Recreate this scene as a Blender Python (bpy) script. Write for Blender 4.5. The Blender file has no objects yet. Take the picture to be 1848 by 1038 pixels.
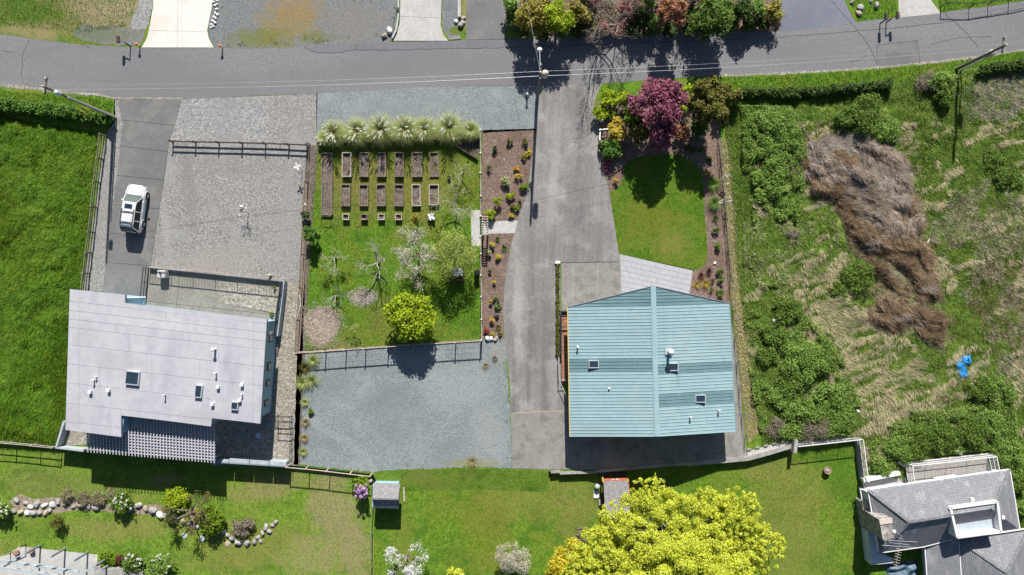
import bpy, bmesh, math, random
import numpy as np
from mathutils import Vector, Matrix, noise as mn

# ------------------------------------------------------------------ camera, sky, sun, exposure
SC = bpy.context.scene
COL = SC.collection
H = 70.0            # camera height above the upper ground (m)
SPX = 18.0          # photograph pixels per metre on the upper ground
DROP = -0.6         # level of the lower lawns
cam = bpy.data.cameras.new('camera')
cam.sensor_width = 36.0
cam.lens = 36.0 / (1848 / SPX) * H
cam.clip_end = 6000
camo = bpy.data.objects.new('camera', cam)
camo.location = (0, 0, H)
COL.objects.link(camo)
SC.camera = camo
world = bpy.data.worlds.new('World')
SC.world = world
world.use_nodes = True
_n = world.node_tree.nodes
_bg = _n['Background']
_sky = _n.new('ShaderNodeTexSky')
_sky.sky_type = 'NISHITA'
_sky.sun_disc = False
_sky.sun_elevation = math.radians(36)
_sky.sun_rotation = math.radians(3)
world.node_tree.links.new(_sky.outputs[0], _bg.inputs[0])
_sky.ozone_density = 3.0
_bg.inputs[1].default_value = 0.05
sun = bpy.data.lights.new('sun', 'SUN')
sun.energy = 5.0
sun.angle = math.radians(0.5)
sun.color = (1.0, 0.95, 0.88)
suno = bpy.data.objects.new('sun', sun)
suno.rotation_euler = (math.radians(-54), 0, math.radians(-3))
suno.location = (0, 40, 60)
COL.objects.link(suno)
SC.view_settings.view_transform = 'Standard'
SC.view_settings.look = 'None'
SC.view_settings.gamma = 1
SC.view_settings.use_curve_mapping = False
SC.view_settings.exposure = 0.75

# ------------------------------------------------------------------ helpers
R = random.Random(7)
RN = np.random.default_rng(11)

def P(px, py, z=0.0):
    f = (H - z) / H / SPX
    return Vector(((px - 924) * f, (519 - py) * f, z))

def tag(o, label=None, cat=None, group=None, kind=None):
    if label: o['label'] = label
    if cat: o['category'] = cat
    if group: o['group'] = group
    if kind: o['kind'] = kind
    return o

def empty(name, loc, label=None, cat=None, group=None, rz=0.0):
    o = bpy.data.objects.new(name, None)
    o.empty_display_size = 0.3
    o.location = loc
    o.rotation_euler = (0, 0, rz)
    COL.objects.link(o)
    return tag(o, label, cat, group)

def copy_tree(o, parent=None):
    c = o.copy()
    COL.objects.link(c)
    if parent is not None: c.parent = parent
    for ch in list(o.children):
        copy_tree(ch, c)
    return c

def wloc(o):
    v = Vector((0, 0, 0))
    while o is not None:
        v += o.location
        o = o.parent
    return v

class MB:
    """collects shapes in world coordinates, links them as one mesh object"""
    def __init__(s): s.v = []; s.f = []; s.sm = []
    def add(s, vs, fs, smooth=False):
        b = len(s.v)
        s.v += [tuple(v) for v in vs]
        s.f += [tuple(i + b for i in f) for f in fs]
        s.sm += [smooth] * len(fs)
        return s
    def box(s, c, d, rz=0.0, rx=0.0):
        m = Matrix.Rotation(rz, 3, 'Z') @ Matrix.Rotation(rx, 3, 'X')
        c = Vector(c)
        vs = [c + m @ Vector((x * d[0] / 2, y * d[1] / 2, z * d[2] / 2)) for x in (-1, 1) for y in (-1, 1) for z in (-1, 1)]
        return s.add(vs, [(0, 1, 3, 2), (4, 6, 7, 5), (0, 4, 5, 1), (2, 3, 7, 6), (0, 2, 6, 4), (1, 5, 7, 3)])
    def beam(s, a, b, w, h):
        """box from a to b, width w sideways and height h"""
        a, b = Vector(a), Vector(b)
        d = (b - a)
        if d.length < 1e-6: return s
        t = d.normalized()
        side = t.cross(Vector((0, 0, 1)))
        side = Vector((1, 0, 0)) if side.length < 1e-4 else side.normalized()
        up = side.cross(t).normalized()
        vs = [q + side * (i * w / 2) + up * (j * h / 2) for q in (a, b) for i in (-1, 1) for j in (-1, 1)]
        return s.add(vs, [(0, 1, 3, 2), (4, 6, 7, 5), (0, 4, 5, 1), (2, 3, 7, 6), (0, 2, 6, 4), (1, 5, 7, 3)])
    def prism(s, poly, z0, z1):
        """poly: list of (x, y); counter-clockwise or not"""
        n = len(poly)
        a = sum(poly[i][0] * poly[(i + 1) % n][1] - poly[(i + 1) % n][0] * poly[i][1] for i in range(n))
        if a < 0: poly = poly[::-1]
        vs = [(p[0], p[1], z0) for p in poly] + [(p[0], p[1], z1) for p in poly]
        fs = [tuple(range(n))[::-1], tuple(range(n, 2 * n))]
        fs += [(i, (i + 1) % n, n + (i + 1) % n, n + i) for i in range(n)]
        return s.add(vs, fs)
    def tube(s, a, b, r0, r1=None, n=6, caps=True):
        r1 = r0 if r1 is None else r1
        a, b = Vector(a), Vector(b)
        t = b - a
        if t.length < 1e-6: return s
        t.normalize()
        u = t.cross(Vector((0, 0, 1)) if abs(t.z) < 0.95 else Vector((1, 0, 0))).normalized()
        w = t.cross(u)
        vs = []
        for q, r in ((a, r0), (b, r1)):
            for i in range(n):
                an = 2 * math.pi * i / n
                vs.append(q + (u * math.cos(an) + w * math.sin(an)) * r)
        fs = [(i, (i + 1) % n, n + (i + 1) % n, n + i) for i in range(n)]
        s.add(vs, fs, n > 5)
        if caps: s.add(vs, [tuple(range(n))[::-1], tuple(range(n, 2 * n))])
        return s
    def lathe(s, c, prof, n=16):
        c = Vector(c)
        vs = []
        for r, z in prof:
            for i in range(n):
                a = 2 * math.pi * i / n
                vs.append((c.x + r * math.cos(a), c.y + r * math.sin(a), c.z + z))
        k = len(prof)
        fs = [(j * n + i, j * n + (i + 1) % n, (j + 1) * n + (i + 1) % n, (j + 1) * n + i) for j in range(k - 1) for i in range(n)]
        s.add(vs, fs, True)
        return s.add(vs, [tuple(range(n))[::-1], tuple(range((k - 1) * n, k * n))])
    def poly(s, pts): return s.add(pts, [tuple(range(len(pts)))])
    def build(s, name, mat, parent=None, label=None, loc=None, bevel=0.0):
        o_ = wloc(parent) if parent is not None else Vector(loc if loc is not None else (0, 0, 0))
        me = bpy.data.meshes.new(name)
        me.from_pydata([(v[0] - o_.x, v[1] - o_.y, v[2] - o_.z) for v in s.v], [], s.f)
        me.polygons.foreach_set('use_smooth', s.sm)
        me.update()
        if mat: me.materials.append(mat)
        o = bpy.data.objects.new(name, me)
        COL.objects.link(o)
        if parent is not None: o.parent = parent
        else: o.location = o_
        if label: o['label'] = label
        if bevel:
            b = o.modifiers.new('bevel', 'BEVEL'); b.width = bevel; b.segments = 2; b.limit_method = 'ANGLE'
        return o

def np_obj(name, V, k, mat, parent=None, loc=(0, 0, 0), smooth=False):
    """V (n*k, 3): n separate faces of k corners each"""
    V = np.asarray(V, dtype=np.float32).reshape(-1, 3)
    o_ = wloc(parent) if parent is not None else Vector(loc)
    V = V - np.array(o_, dtype=np.float32)
    nv = len(V); nf = nv // k
    me = bpy.data.meshes.new(name)
    me.vertices.add(nv); me.vertices.foreach_set('co', V.ravel())
    me.loops.add(nv); me.loops.foreach_set('vertex_index', np.arange(nv, dtype=np.int32))
    me.polygons.add(nf); me.polygons.foreach_set('loop_start', np.arange(0, nv, k, dtype=np.int32))
    me.update(calc_edges=True)
    me.materials.append(mat)
    o = bpy.data.objects.new(name, me)
    COL.objects.link(o)
    if parent is not None: o.parent = parent
    else: o.location = o_
    return o

def inpoly(px, py, poly):
    px = np.asarray(px, float); py = np.asarray(py, float)
    ins = np.zeros(px.shape, bool)
    n = len(poly)
    for i in range(n):
        x0, y0 = poly[i]; x1, y1 = poly[(i + 1) % n]
        if y0 == y1: continue
        c = ((y0 > py) != (y1 > py)) & (px < (x1 - x0) * (py - y0) / (y1 - y0) + x0)
        ins ^= c
    return ins

def edgedist(px, py, poly):
    d = np.full(np.shape(px), 1e9)
    n = len(poly)
    for i in range(n):
        x0, y0 = poly[i]; x1, y1 = poly[(i + 1) % n]
        dx, dy = x1 - x0, y1 - y0
        t = np.clip(((px - x0) * dx + (py - y0) * dy) / (dx * dx + dy * dy + 1e-9), 0, 1)
        d = np.minimum(d, np.hypot(px - x0 - t * dx, py - y0 - t * dy))
    return d

def rough_edge(poly, amp, step=7.0, closed=True):
    out = []
    n = len(poly)
    for i in range(n if closed else n - 1):
        x0, y0 = poly[i]; x1, y1 = poly[(i + 1) % n]
        L = math.hypot(x1 - x0, y1 - y0)
        k = max(1, int(L / step)) if amp else 1
        for j in range(k):
            t = j / k
            x, y = x0 + (x1 - x0) * t, y0 + (y1 - y0) * t
            if amp and L < 3000:
                q = min(.11, .3 / amp)
                x, y = (x + mn.noise(Vector((x * q, y * q, 3.3))) * amp * 2, y + mn.noise(Vector((x * q, y * q, 9.7))) * amp * 2)
            out.append((x, y))
    if not closed: out.append(poly[-1])
    return out

def smooth_poly(poly, it=2):
    for _ in range(it):
        q = []
        n = len(poly)
        for i in range(n):
            a, b = poly[i], poly[(i + 1) % n]
            q += [(a[0] * .75 + b[0] * .25, a[1] * .75 + b[1] * .25), (a[0] * .25 + b[0] * .75, a[1] * .25 + b[1] * .75)]
        poly = q
    return poly

def sheet(name, poly, mat, level, z=0.0, amp=0.0, parent=None, kind='structure', step=7.0):
    poly = rough_edge(poly, amp, step)
    zz = z + level * 0.004
    a = sum(poly[i][0] * poly[(i + 1) % len(poly)][1] - poly[(i + 1) % len(poly)][0] * poly[i][1] for i in range(len(poly)))
    if a > 0: poly = poly[::-1]          # pixel y runs down: keep normals up
    m = MB(); m.poly([P(x, y, zz) for x, y in poly])
    o = m.build(name, mat, parent)
    if parent is None: o['kind'] = kind
    return o

def ribbon(name, pts, w, mat, level, z=0.0, parent=None, wob=0.0):
    """thin flat strip along pixel points, w in metres"""
    pts = rough_edge(pts, wob, 4.0, closed=False) if wob else pts
    q = [P(x, y, z + level * 0.004) for x, y in pts]
    m = MB()
    vs = []
    for i, p in enumerate(q):
        t = (q[min(i + 1, len(q) - 1)] - q[max(i - 1, 0)]); t.z = 0
        t.normalize()
        s_ = Vector((-t.y, t.x, 0)) * w / 2 * (R.uniform(.6, 1.4) if wob else 1)
        vs += [p - s_, p + s_]
    m.add(vs, [(2 * i, 2 * i + 2, 2 * i + 3, 2 * i + 1) for i in range(len(q) - 1)])
    o = m.build(name, mat, parent)
    return o

# ------------------------------------------------------------------ materials
def newmat(name):
    m = bpy.data.materials.new(name)
    m.use_nodes = True
    nt = m.node_tree
    return m, nt, nt.nodes['Principled BSDF']

def ramp(nt, src, cols, lo=0.3, hi=0.7):
    r = nt.nodes.new('ShaderNodeValToRGB')
    el = r.color_ramp.elements
    n = len(cols)
    while len(el) < n: el.new(0.5)
    for i, c in enumerate(cols):
        el[i].position = lo + (hi - lo) * i / max(1, n - 1)
        el[i].color = (*c, 1)
    nt.links.new(src, r.inputs[0])
    return r.outputs[0]

def noise_node(nt, scale, detail=3, rough=.55, stretch=None, rot=0.0, dist=0.0):
    tc = nt.nodes.new('ShaderNodeNewGeometry')
    src = tc.outputs['Position']
    if stretch:
        mp = nt.nodes.new('ShaderNodeMapping')
        mp.inputs['Rotation'].default_value = (0, 0, rot)
        mp.inputs['Scale'].default_value = stretch
        nt.links.new(src, mp.inputs[0]); src = mp.outputs[0]
    n = nt.nodes.new('ShaderNodeTexNoise')
    n.inputs['Scale'].default_value = scale
    n.inputs['Detail'].default_value = detail
    n.inputs['Roughness'].default_value = rough
    n.inputs['Distortion'].default_value = dist
    nt.links.new(src, n.inputs['Vector'])
    return n.outputs[0]

def mixc(nt, fac, a, b, mode='MIX'):
    m = nt.nodes.new('ShaderNodeMix'); m.data_type = 'RGBA'; m.blend_type = mode
    if isinstance(fac, float): m.inputs[0].default_value = fac
    else: nt.links.new(fac, m.inputs[0])
    for i, q in ((6, a), (7, b)):
        if isinstance(q, tuple): m.inputs[i].default_value = (*q, 1)
        else: nt.links.new(q, m.inputs[i])
    return m.outputs[2]

def fac(nt, src, lo, hi):
    r = nt.nodes.new('ShaderNodeMapRange')
    r.inputs[1].default_value = lo; r.inputs[2].default_value = hi
    nt.links.new(src, r.inputs[0])
    return r.outputs[0]

def bump(nt, bs, src, strength, dist):
    b = nt.nodes.new('ShaderNodeBump')
    b.inputs['Strength'].default_value = strength
    b.inputs['Distance'].default_value = dist
    nt.links.new(src, b.inputs['Height'])
    nt.links.new(b.outputs[0], bs.inputs['Normal'])

def gmat(name, cols, scale=6, detail=4, big=None, bigscale=.25, bigrange=(.45, .62), rough=.9, bmp=.4, bdist=.03,
         stretch=None, rot=0.0, lo=.3, hi=.7, big2=None, big2scale=.6, big2range=(.5, .62), cell=0, grain=0.0, blots=()):
    m, nt, bs = newmat(name)
    nz = noise_node(nt, scale, detail, .6)
    c = ramp(nt, nz, cols, lo, hi)
    hsrc = nz
    if cell:
        g = nt.nodes.new('ShaderNodeNewGeometry')
        v = nt.nodes.new('ShaderNodeTexVoronoi'); v.inputs['Scale'].default_value = cell
        nt.links.new(g.outputs['Position'], v.inputs['Vector'])
        sep = nt.nodes.new('ShaderNodeSeparateColor'); nt.links.new(v.outputs['Color'], sep.inputs[0])
        c2 = ramp(nt, sep.outputs[0], cols, 0.0, 1.0)
        c = mixc(nt, .6, c, c2)
        hsrc = sep.outputs[0]
    if big:
        b = noise_node(nt, bigscale, 4, .6, stretch, rot, .4)
        c = mixc(nt, fac(nt, b, *bigrange), c, mixc(nt, .55, c, big))
    if big2:
        b = noise_node(nt, big2scale, 5, .65, None, 0, .3)
        c = mixc(nt, fac(nt, b, *big2range), c, mixc(nt, .7, c, big2))
    if grain:
        g_ = noise_node(nt, 14, 2, .8)
        c = mixc(nt, grain, c, ramp(nt, g_, [(.0, .0, .0), (1, 1, 1)], .35, .65), 'OVERLAY')
    for px, py, rx, ry, rot_, col, amt in blots:
        g = nt.nodes.new('ShaderNodeNewGeometry')
        mp = nt.nodes.new('ShaderNodeMapping'); mp.vector_type = 'TEXTURE'
        mp.inputs['Location'].default_value = ((px - 924) / SPX, (519 - py) / SPX, 0)
        mp.inputs['Rotation'].default_value = (0, 0, rot_)
        mp.inputs['Scale'].default_value = (rx / SPX, ry / SPX, 1000)
        nt.links.new(g.outputs['Position'], mp.inputs[0])
        ln = nt.nodes.new('ShaderNodeVectorMath'); ln.operation = 'LENGTH'; nt.links.new(mp.outputs[0], ln.inputs[0])
        nz2 = noise_node(nt, .9, 6, .7)
        ad = nt.nodes.new('ShaderNodeMath'); ad.operation = 'MULTIPLY_ADD'; nt.links.new(nz2, ad.inputs[0]); ad.inputs[1].default_value = 2.2; nt.links.new(ln.outputs['Value'], ad.inputs[2])
        f_ = nt.nodes.new('ShaderNodeMapRange'); f_.inputs[1].default_value = 2.3; f_.inputs[2].default_value = 1.6; f_.inputs[3].default_value = 0; f_.inputs[4].default_value = amt
        nt.links.new(ad.outputs[0], f_.inputs[0])
        hi_ = mixc(nt, .5, col, mixc(nt, 1.0, col, nzc(nt), 'MULTIPLY'))
        c = mixc(nt, f_.outputs[0], c, hi_)
    nt.links.new(c, bs.inputs['Base Color'])
    bs.inputs['Roughness'].default_value = rough
    bs.inputs['Specular IOR Level'].default_value = .25
    if bmp: bump(nt, bs, hsrc, bmp, bdist)
    return m

def nzc(nt): return ramp(nt, noise_node(nt, 5, 4, .7), [(.25, .25, .25), (1, 1, 1), (1, 1, 1)], .3, .7)

def pmat(name, col, rough=.6, metal=0.0, var=.12, scale=3.0, spec=.4, bmp=0.0):
    """plain surface with slight wear"""
    m, nt, bs = newmat(name)
    a = tuple(max(0, c * (1 - var)) for c in col); b = tuple(min(1, c * (1 + var)) for c in col)
    nz = noise_node(nt, scale, 5, .65)
    nt.links.new(ramp(nt, nz, [a, col, b], .3, .7), bs.inputs['Base Color'])
    bs.inputs['Roughness'].default_value = rough
    bs.inputs['Metallic'].default_value = metal
    bs.inputs['Specular IOR Level'].default_value = spec
    if bmp: bump(nt, bs, nz, bmp, .02)
    return m

def lmat(name, cols, trans=.25, clump=.5):
    """leaves: colour differs from leaf to leaf and from spray to spray"""
    m, nt, bs = newmat(name)
    g = nt.nodes.new('ShaderNodeNewGeometry')
    c = ramp(nt, g.outputs['Random Per Island'], cols, 0.0, 1.0)
    nz = noise_node(nt, 1.1, 3, .6)
    v = ramp(nt, nz, [(1 - clump * .6,) * 3, (1 + 0.0,) * 3], .35, .65)
    c = mixc(nt, 1.0, c, v, 'MULTIPLY')
    nt.links.new(c, bs.inputs['Base Color'])
    bs.inputs['Roughness'].default_value = .65
    bs.inputs['Specular IOR Level'].default_value = .2
    if trans:
        t = nt.nodes.new('ShaderNodeBsdfTranslucent'); nt.links.new(c, t.inputs[0])
        mx = nt.nodes.new('ShaderNodeMixShader'); mx.inputs[0].default_value = trans
        nt.links.new(bs.outputs[0], mx.inputs[1]); nt.links.new(t.outputs[0], mx.inputs[2])
        nt.links.new(mx.outputs[0], nt.nodes['Material Output'].inputs[0])
    return m

def glass(name, col=(.02, .04, .06)):
    m, nt, bs = newmat(name)
    bs.inputs['Base Color'].default_value = (*col, 1)
    bs.inputs['Roughness'].default_value = .08
    bs.inputs['Specular IOR Level'].default_value = .8
    return m

G = lambda v, b=0.0: (v, v, v * (1 + b))
M = {}
M['asphalt'] = gmat('asphalt', [G(.125, .03), G(.178, .03), G(.23, .03)], 7, 4, (.14, .139, .145), .12, (.4, .6), bmp=.25, bdist=.015,
                    stretch=(.35, 1.5, 1), rot=.06, lo=.3, hi=.7, big2=(.185, .183, .19), big2scale=.35, big2range=(.55, .8), cell=14)
M['asphalt_patch'] = gmat('asphalt_patch', [G(.12, .08), G(.155, .08), G(.19, .08)], 8, 4, G(.13, .1), .4, bmp=.2, bdist=.01, cell=14)
M['asphalt_blue'] = gmat('asphalt_blue', [(.13, .14, .175), (.16, .17, .21), (.2, .21, .25)], 7, 4, (.12, .13, .165), .25, bmp=.2, bdist=.01)
M['asphalt_side'] = gmat('asphalt_side', [G(.12), G(.155), G(.19)], 8, 4, G(.115), .3, (.4, .6), bmp=.2, bdist=.01, big2=(.19, .185, .175), big2scale=.4, cell=14)
M['crack'] = pmat('crack', (.045, .042, .045), .9)
M['crack_light'] = pmat('crack_light', (.32, .28, .21), .9)
M['driveway'] = gmat('driveway', [(.155, .148, .142), (.215, .205, .195), (.275, .263, .25)], 5, 5, (.095, .09, .093), .55, (.42, .64), bmp=.2, bdist=.01,
                     stretch=(1.5, .10, 1), rot=.10, big2=(.36, .345, .325), big2scale=.33, big2range=(.5, .7), cell=12,
                     blots=[(985, 600, 26, 110, 0, (.12, .115, .115), .45), (1040, 380, 18, 90, .1, (.13, .125, .13), .5), (1000, 300, 10, 130, -.05, (.34, .325, .31), .5), (1040, 200, 22, 60, .2, (.14, .135, .135), .5), (1080, 420, 20, 40, 0, (.15, .145, .14), .4), (935, 560, 10, 120, 0, (.33, .315, .3), .5), (1000, 690, 14, 70, 0, (.32, .31, .29), .45), (960, 450, 34, 22, 0, (.15, .145, .14), .45)])
M['slab'] = gmat('slab', [(.175, .168, .155), (.22, .212, .195), (.27, .26, .24)], 4, 5, (.30, .29, .27), .5, (.5, .7), bmp=.2, bdist=.01, big2=(.14, .135, .125), big2scale=.8, cell=12)
M['white_concrete'] = gmat('white_concrete', [(.56, .54, .49), (.62, .60, .55), (.66, .64, .59)], 3, 4, (.50, .475, .43), .4, bmp=.1, bdist=.01)
M['grey_concrete'] = gmat('grey_concrete', [(.36, .355, .34), (.42, .415, .4), (.47, .46, .45)], 3, 4, (.34, .33, .31), .4, bmp=.1, bdist=.01)
M['wall_concrete'] = gmat('wall_concrete', [(.22, .215, .2), (.29, .28, .265), (.36, .35, .33)], 3, 5, (.18, .175, .16), .6, bmp=.3, bdist=.02)
M['paver'] = gmat('paver', [(.34, .35, .375), (.37, .38, .41), (.4, .41, .44)], 2.5, 4, (.33, .335, .36), .5, bmp=.1, bdist=.01)
M['gravel'] = gmat('gravel', [(.09, .088, .085), (.205, .2, .193), (.27, .265, .255), (.41, .40, .385)], 7, 5, (.16, .155, .15), .3, (.48, .66), bmp=.7, bdist=.04, lo=.3, hi=.72, cell=10, big2=(.32, .315, .30), big2scale=.3, big2range=(.5, .7),
   blots=[(400, 470, 100, 30, .1, (.30, .275, .245), .55), (520, 400, 20, 110, 0, (.27, .26, .24), .5), (340, 330, 14, 90, .1, (.18, .175, .17), .5), (420, 300, 90, 20, 0, (.21, .205, .2), .4), (300, 420, 8, 60, .1, (.33, .32, .31), .5)])
M['gravel_pale'] = gmat('gravel_pale', [(.10, .1, .1), (.25, .25, .245), (.42, .41, .4)], 6, 5, (.22, .22, .22), .3, bmp=.6, bdist=.04, cell=8)
M['gravel_tan'] = gmat('gravel_tan', [(.075, .07, .06), (.23, .215, .18), (.33, .31, .26), (.5, .48, .42)], 5.5, 5, (.2, .185, .155), .3, bmp=.8, bdist=.05, cell=7)
M['gravel_blue'] = gmat('gravel_blue', [(.09, .112, .116), (.172, .198, .203), (.212, .24, .246), (.30, .328, .33)], 7, 5, (.145, .175, .185), .3, (.46, .66), bmp=.6, bdist=.035, cell=11, big2=(.27, .295, .295), big2scale=.35, big2range=(.52, .72), stretch=(.4, 1.2, 1), rot=.5,
   blots=[(690, 720, 60, 12, .5, (.15, .175, .18), .4), (830, 700, 70, 40, 0, (.27, .3, .3), .5), (600, 690, 30, 30, 0, (.16, .185, .19), .4), (880, 780, 30, 60, 0, (.27, .29, .285), .5), (760, 190, 120, 10, .05, (.2, .235, .24), .4), (850, 838, 50, 10, 0, (.22, .22, .1), .7), (900, 640, 16, 26, 0, (.26, .25, .21), .5)])
M['gravel_lot'] = gmat('gravel_lot', [(.095, .105, .11), (.16, .17, .175), (.22, .23, .235)], 7, 5, (.2, .17, .12), .16, (.53, .66), bmp=.6, bdist=.03, cell=10,
    blots=[(520, 45, 70, 40, .2, (.22, .17, .06), .75), (470, 70, 60, 22, 0, (.13, .15, .03), .7), (530, 10, 50, 30, 0, (.25, .17, .07), .6), (570, 68, 40, 12, 0, (.12, .14, .03), .6), (640, 40, 60, 40, 0, (.2, .18, .15), .5), (185, 62, 60, 16, 0, (.10, .13, .03), .5)])
M['mulch'] = gmat('mulch', [(.07, .045, .035), (.165, .112, .09), (.215, .152, .125), (.31, .235, .2)], 6, 5, (.13, .08, .06), .5, bmp=.8, bdist=.05, cell=9)
M['wood_chips'] = gmat('wood_chips', [(.14, .10, .075), (.30, .235, .19), (.44, .37, .31)], 6, 5, (.24, .18, .14), .8, bmp=.8, bdist=.05, cell=8)
M['soil'] = gmat('soil', [(.06, .05, .04), (.14, .115, .095), (.26, .22, .185)], 7, 5, (.1, .08, .065), .8, bmp=.9, bdist=.05, cell=8)
LW = (.165, .155, .04)
M['lawn'] = gmat('lawn', [(.038, .10, .005), (.088, .185, .01), (.15, .245, .024)], 4.5, 6, (.15, .165, .022), .28, (.47, .62), bmp=.7, bdist=.05, big2=(.03, .105, .005), big2scale=.7, big2range=(.52, .66),
    blots=[(720, 320, 180, 75, 0, (.17, .16, .03), .6), (640, 345, 70, 60, 0, (.19, .165, .05), .6), (755, 350, 60, 70, 0, (.2, .17, .05), .55), (720, 600, 130, 26, 0, (.16, .165, .03), .5), (600, 622, 60, 14, 0, (.22, .19, .09), .6), (690, 560, 40, 40, 0, (.16, .15, .04), .5)])
M['lawn_mid'] = gmat('lawn_mid', [(.04, .10, .005), (.10, .19, .012), (.175, .255, .03)], 4.2, 6, (.15, .17, .022), .3, (.45, .62), bmp=.7, bdist=.05, big2=(.03, .11, .006), big2scale=.5, big2range=(.5, .66),
    blots=[(960, 900, 110, 50, .1, (.19, .19, .04), .6), (880, 960, 50, 90, .3, (.16, .165, .02), .5), (1040, 930, 40, 60, 0, (.19, .18, .05), .55), (1430, 900, 80, 70, .2, (.19, .185, .045), .6), (1440, 1000, 70, 80, 0, (.18, .19, .045), .5), (1390, 850, 60, 24, 0, (.2, .19, .05), .5), (730, 1000, 20, 120, .1, (.15, .17, .03), .4), (1520, 850, 30, 60, 0, (.03, .11, .004), .5)])
M['lawn_rich'] = gmat('lawn_rich', [(.025, .075, .003), (.06, .135, .005), (.11, .19, .014)], 4, 6, (.135, .165, .018), .55, (.46, .62), bmp=.6, bdist=.04, big2=(.03, .065, .006), big2scale=1.2, big2range=(.62, .7),
    blots=[(1215, 440, 40, 26, .2, (.2, .18, .045), .6), (1170, 395, 60, 40, 0, (.15, .15, .015), .5)])
M['lawn_worn'] = gmat('lawn_worn', [(.06, .135, .008), (.125, .215, .018), (.20, .265, .04)], 4.5, 6, (.22, .2, .06), .3, (.5, .66), bmp=.7, bdist=.05, stretch=(.5, 1.3, 1), rot=.3, big2=(.045, .12, .007), big2scale=.55, big2range=(.5, .64),
    blots=[(600, 930, 50, 90, .2, (.27, .225, .12), .7), (490, 880, 70, 24, .3, (.24, .2, .09), .6), (640, 1000, 30, 60, .1, (.27, .22, .12), .6), (450, 990, 120, 40, .2, (.2, .185, .05), .55), (90, 880, 110, 28, -.1, (.16, .17, .05), .55), (230, 960, 90, 20, .1, (.22, .2, .06), .6), (560, 1010, 60, 40, 0, (.27, .23, .11), .6), (150, 955, 60, 16, 0, (.21, .2, .06), .5), (290, 868, 40, 10, .1, (.24, .19, .1), .6), (40, 940, 60, 40, 0, (.12, .18, .02), .4)])
M['verge'] = gmat('verge', [(.05, .10, .007), (.10, .145, .016), (.2, .175, .075)], 4, 6, (.26, .21, .11), .35, (.48, .6), bmp=.7, bdist=.05, big2=(.04, .12, .008), big2scale=.5, big2range=(.5, .6),
    blots=[(200, 22, 70, 34, 0, (.33, .27, .18), .75), (150, 10, 50, 24, 0, (.3, .24, .14), .5), (90, 50, 110, 14, .1, (.24, .2, .1), .55), (50, 20, 60, 26, 0, (.045, .14, .006), .5)])
M['meadow'] = gmat('meadow', [(.03, .085, .005), (.075, .165, .01), (.14, .235, .02)], 2.5, 6, (.18, .2, .03), .25, (.45, .62), bmp=.8, bdist=.1, blots=[(60, 380, 40, 120, -.5, (.22, .24, .05), .6), (20, 450, 30, 90, -.4, (.21, .23, .05), .5), (120, 330, 30, 50, -.6, (.2, .23, .04), .5)])
M['rough_ground'] = gmat('rough_ground', [(.06, .12, .012), (.14, .20, .03), (.27, .26, .11)], 2.4, 6, (.2, .15, .09), .22, (.5, .64), bmp=.8, bdist=.1, big2=(.045, .125, .01), big2scale=.35, big2range=(.46, .6))
M['grass_blade'] = lmat('grass_blade', [(.055, .14, .006), (.13, .24, .014), (.23, .31, .035)], .3, .4)
M['grass_lush'] = lmat('grass_lush', [(.055, .165, .006), (.135, .29, .016), (.26, .40, .04)], .4, .45)
M['grass_yellow'] = lmat('grass_yellow', [(.14, .25, .012), (.26, .37, .025), (.38, .44, .07)], .4, .4)
M['grass_worn'] = lmat('grass_worn', [(.08, .17, .012), (.17, .26, .03), (.30, .32, .09)], .25, .4)
M['straw'] = lmat('straw', [(.34, .28, .15), (.54, .47, .29), (.70, .63, .45)], .3, .4)
M['grass_field'] = lmat('grass_field', [(.09, .18, .02), (.20, .30, .05), (.36, .42, .15)], .35, .45)
M['dead_brown'] = lmat('dead_brown', [(.12, .074, .038), (.25, .165, .092), (.46, .345, .23)], .2, .7)
M['dead_grey'] = lmat('dead_grey', [(.26, .22, .19), (.44, .385, .34), (.62, .57, .52)], .2, .5)
M['bark'] = gmat('bark', [(.07, .055, .045), (.16, .135, .115), (.28, .25, .22)], 9, 5, bmp=.6, bdist=.03)
M['bark_pale'] = gmat('bark_pale', [(.20, .18, .155), (.34, .32, .28), (.48, .46, .42)], 8, 5, bmp=.5, bdist=.02)
M['boulder'] = gmat('boulder', [(.16, .155, .15), (.29, .28, .27), (.45, .44, .42)], 3, 6, (.3, .27, .23), 1.5, bmp=.6, bdist=.06)
M['boulder_white'] = gmat('boulder_white', [(.45, .45, .44), (.62, .62, .6), (.7, .7, .68)], 4, 5, bmp=.5, bdist=.05)
M['boulder_tan'] = gmat('boulder_tan', [(.2, .165, .125), (.33, .28, .22), (.45, .39, .32)], 3, 6, bmp=.6, bdist=.06)
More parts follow.
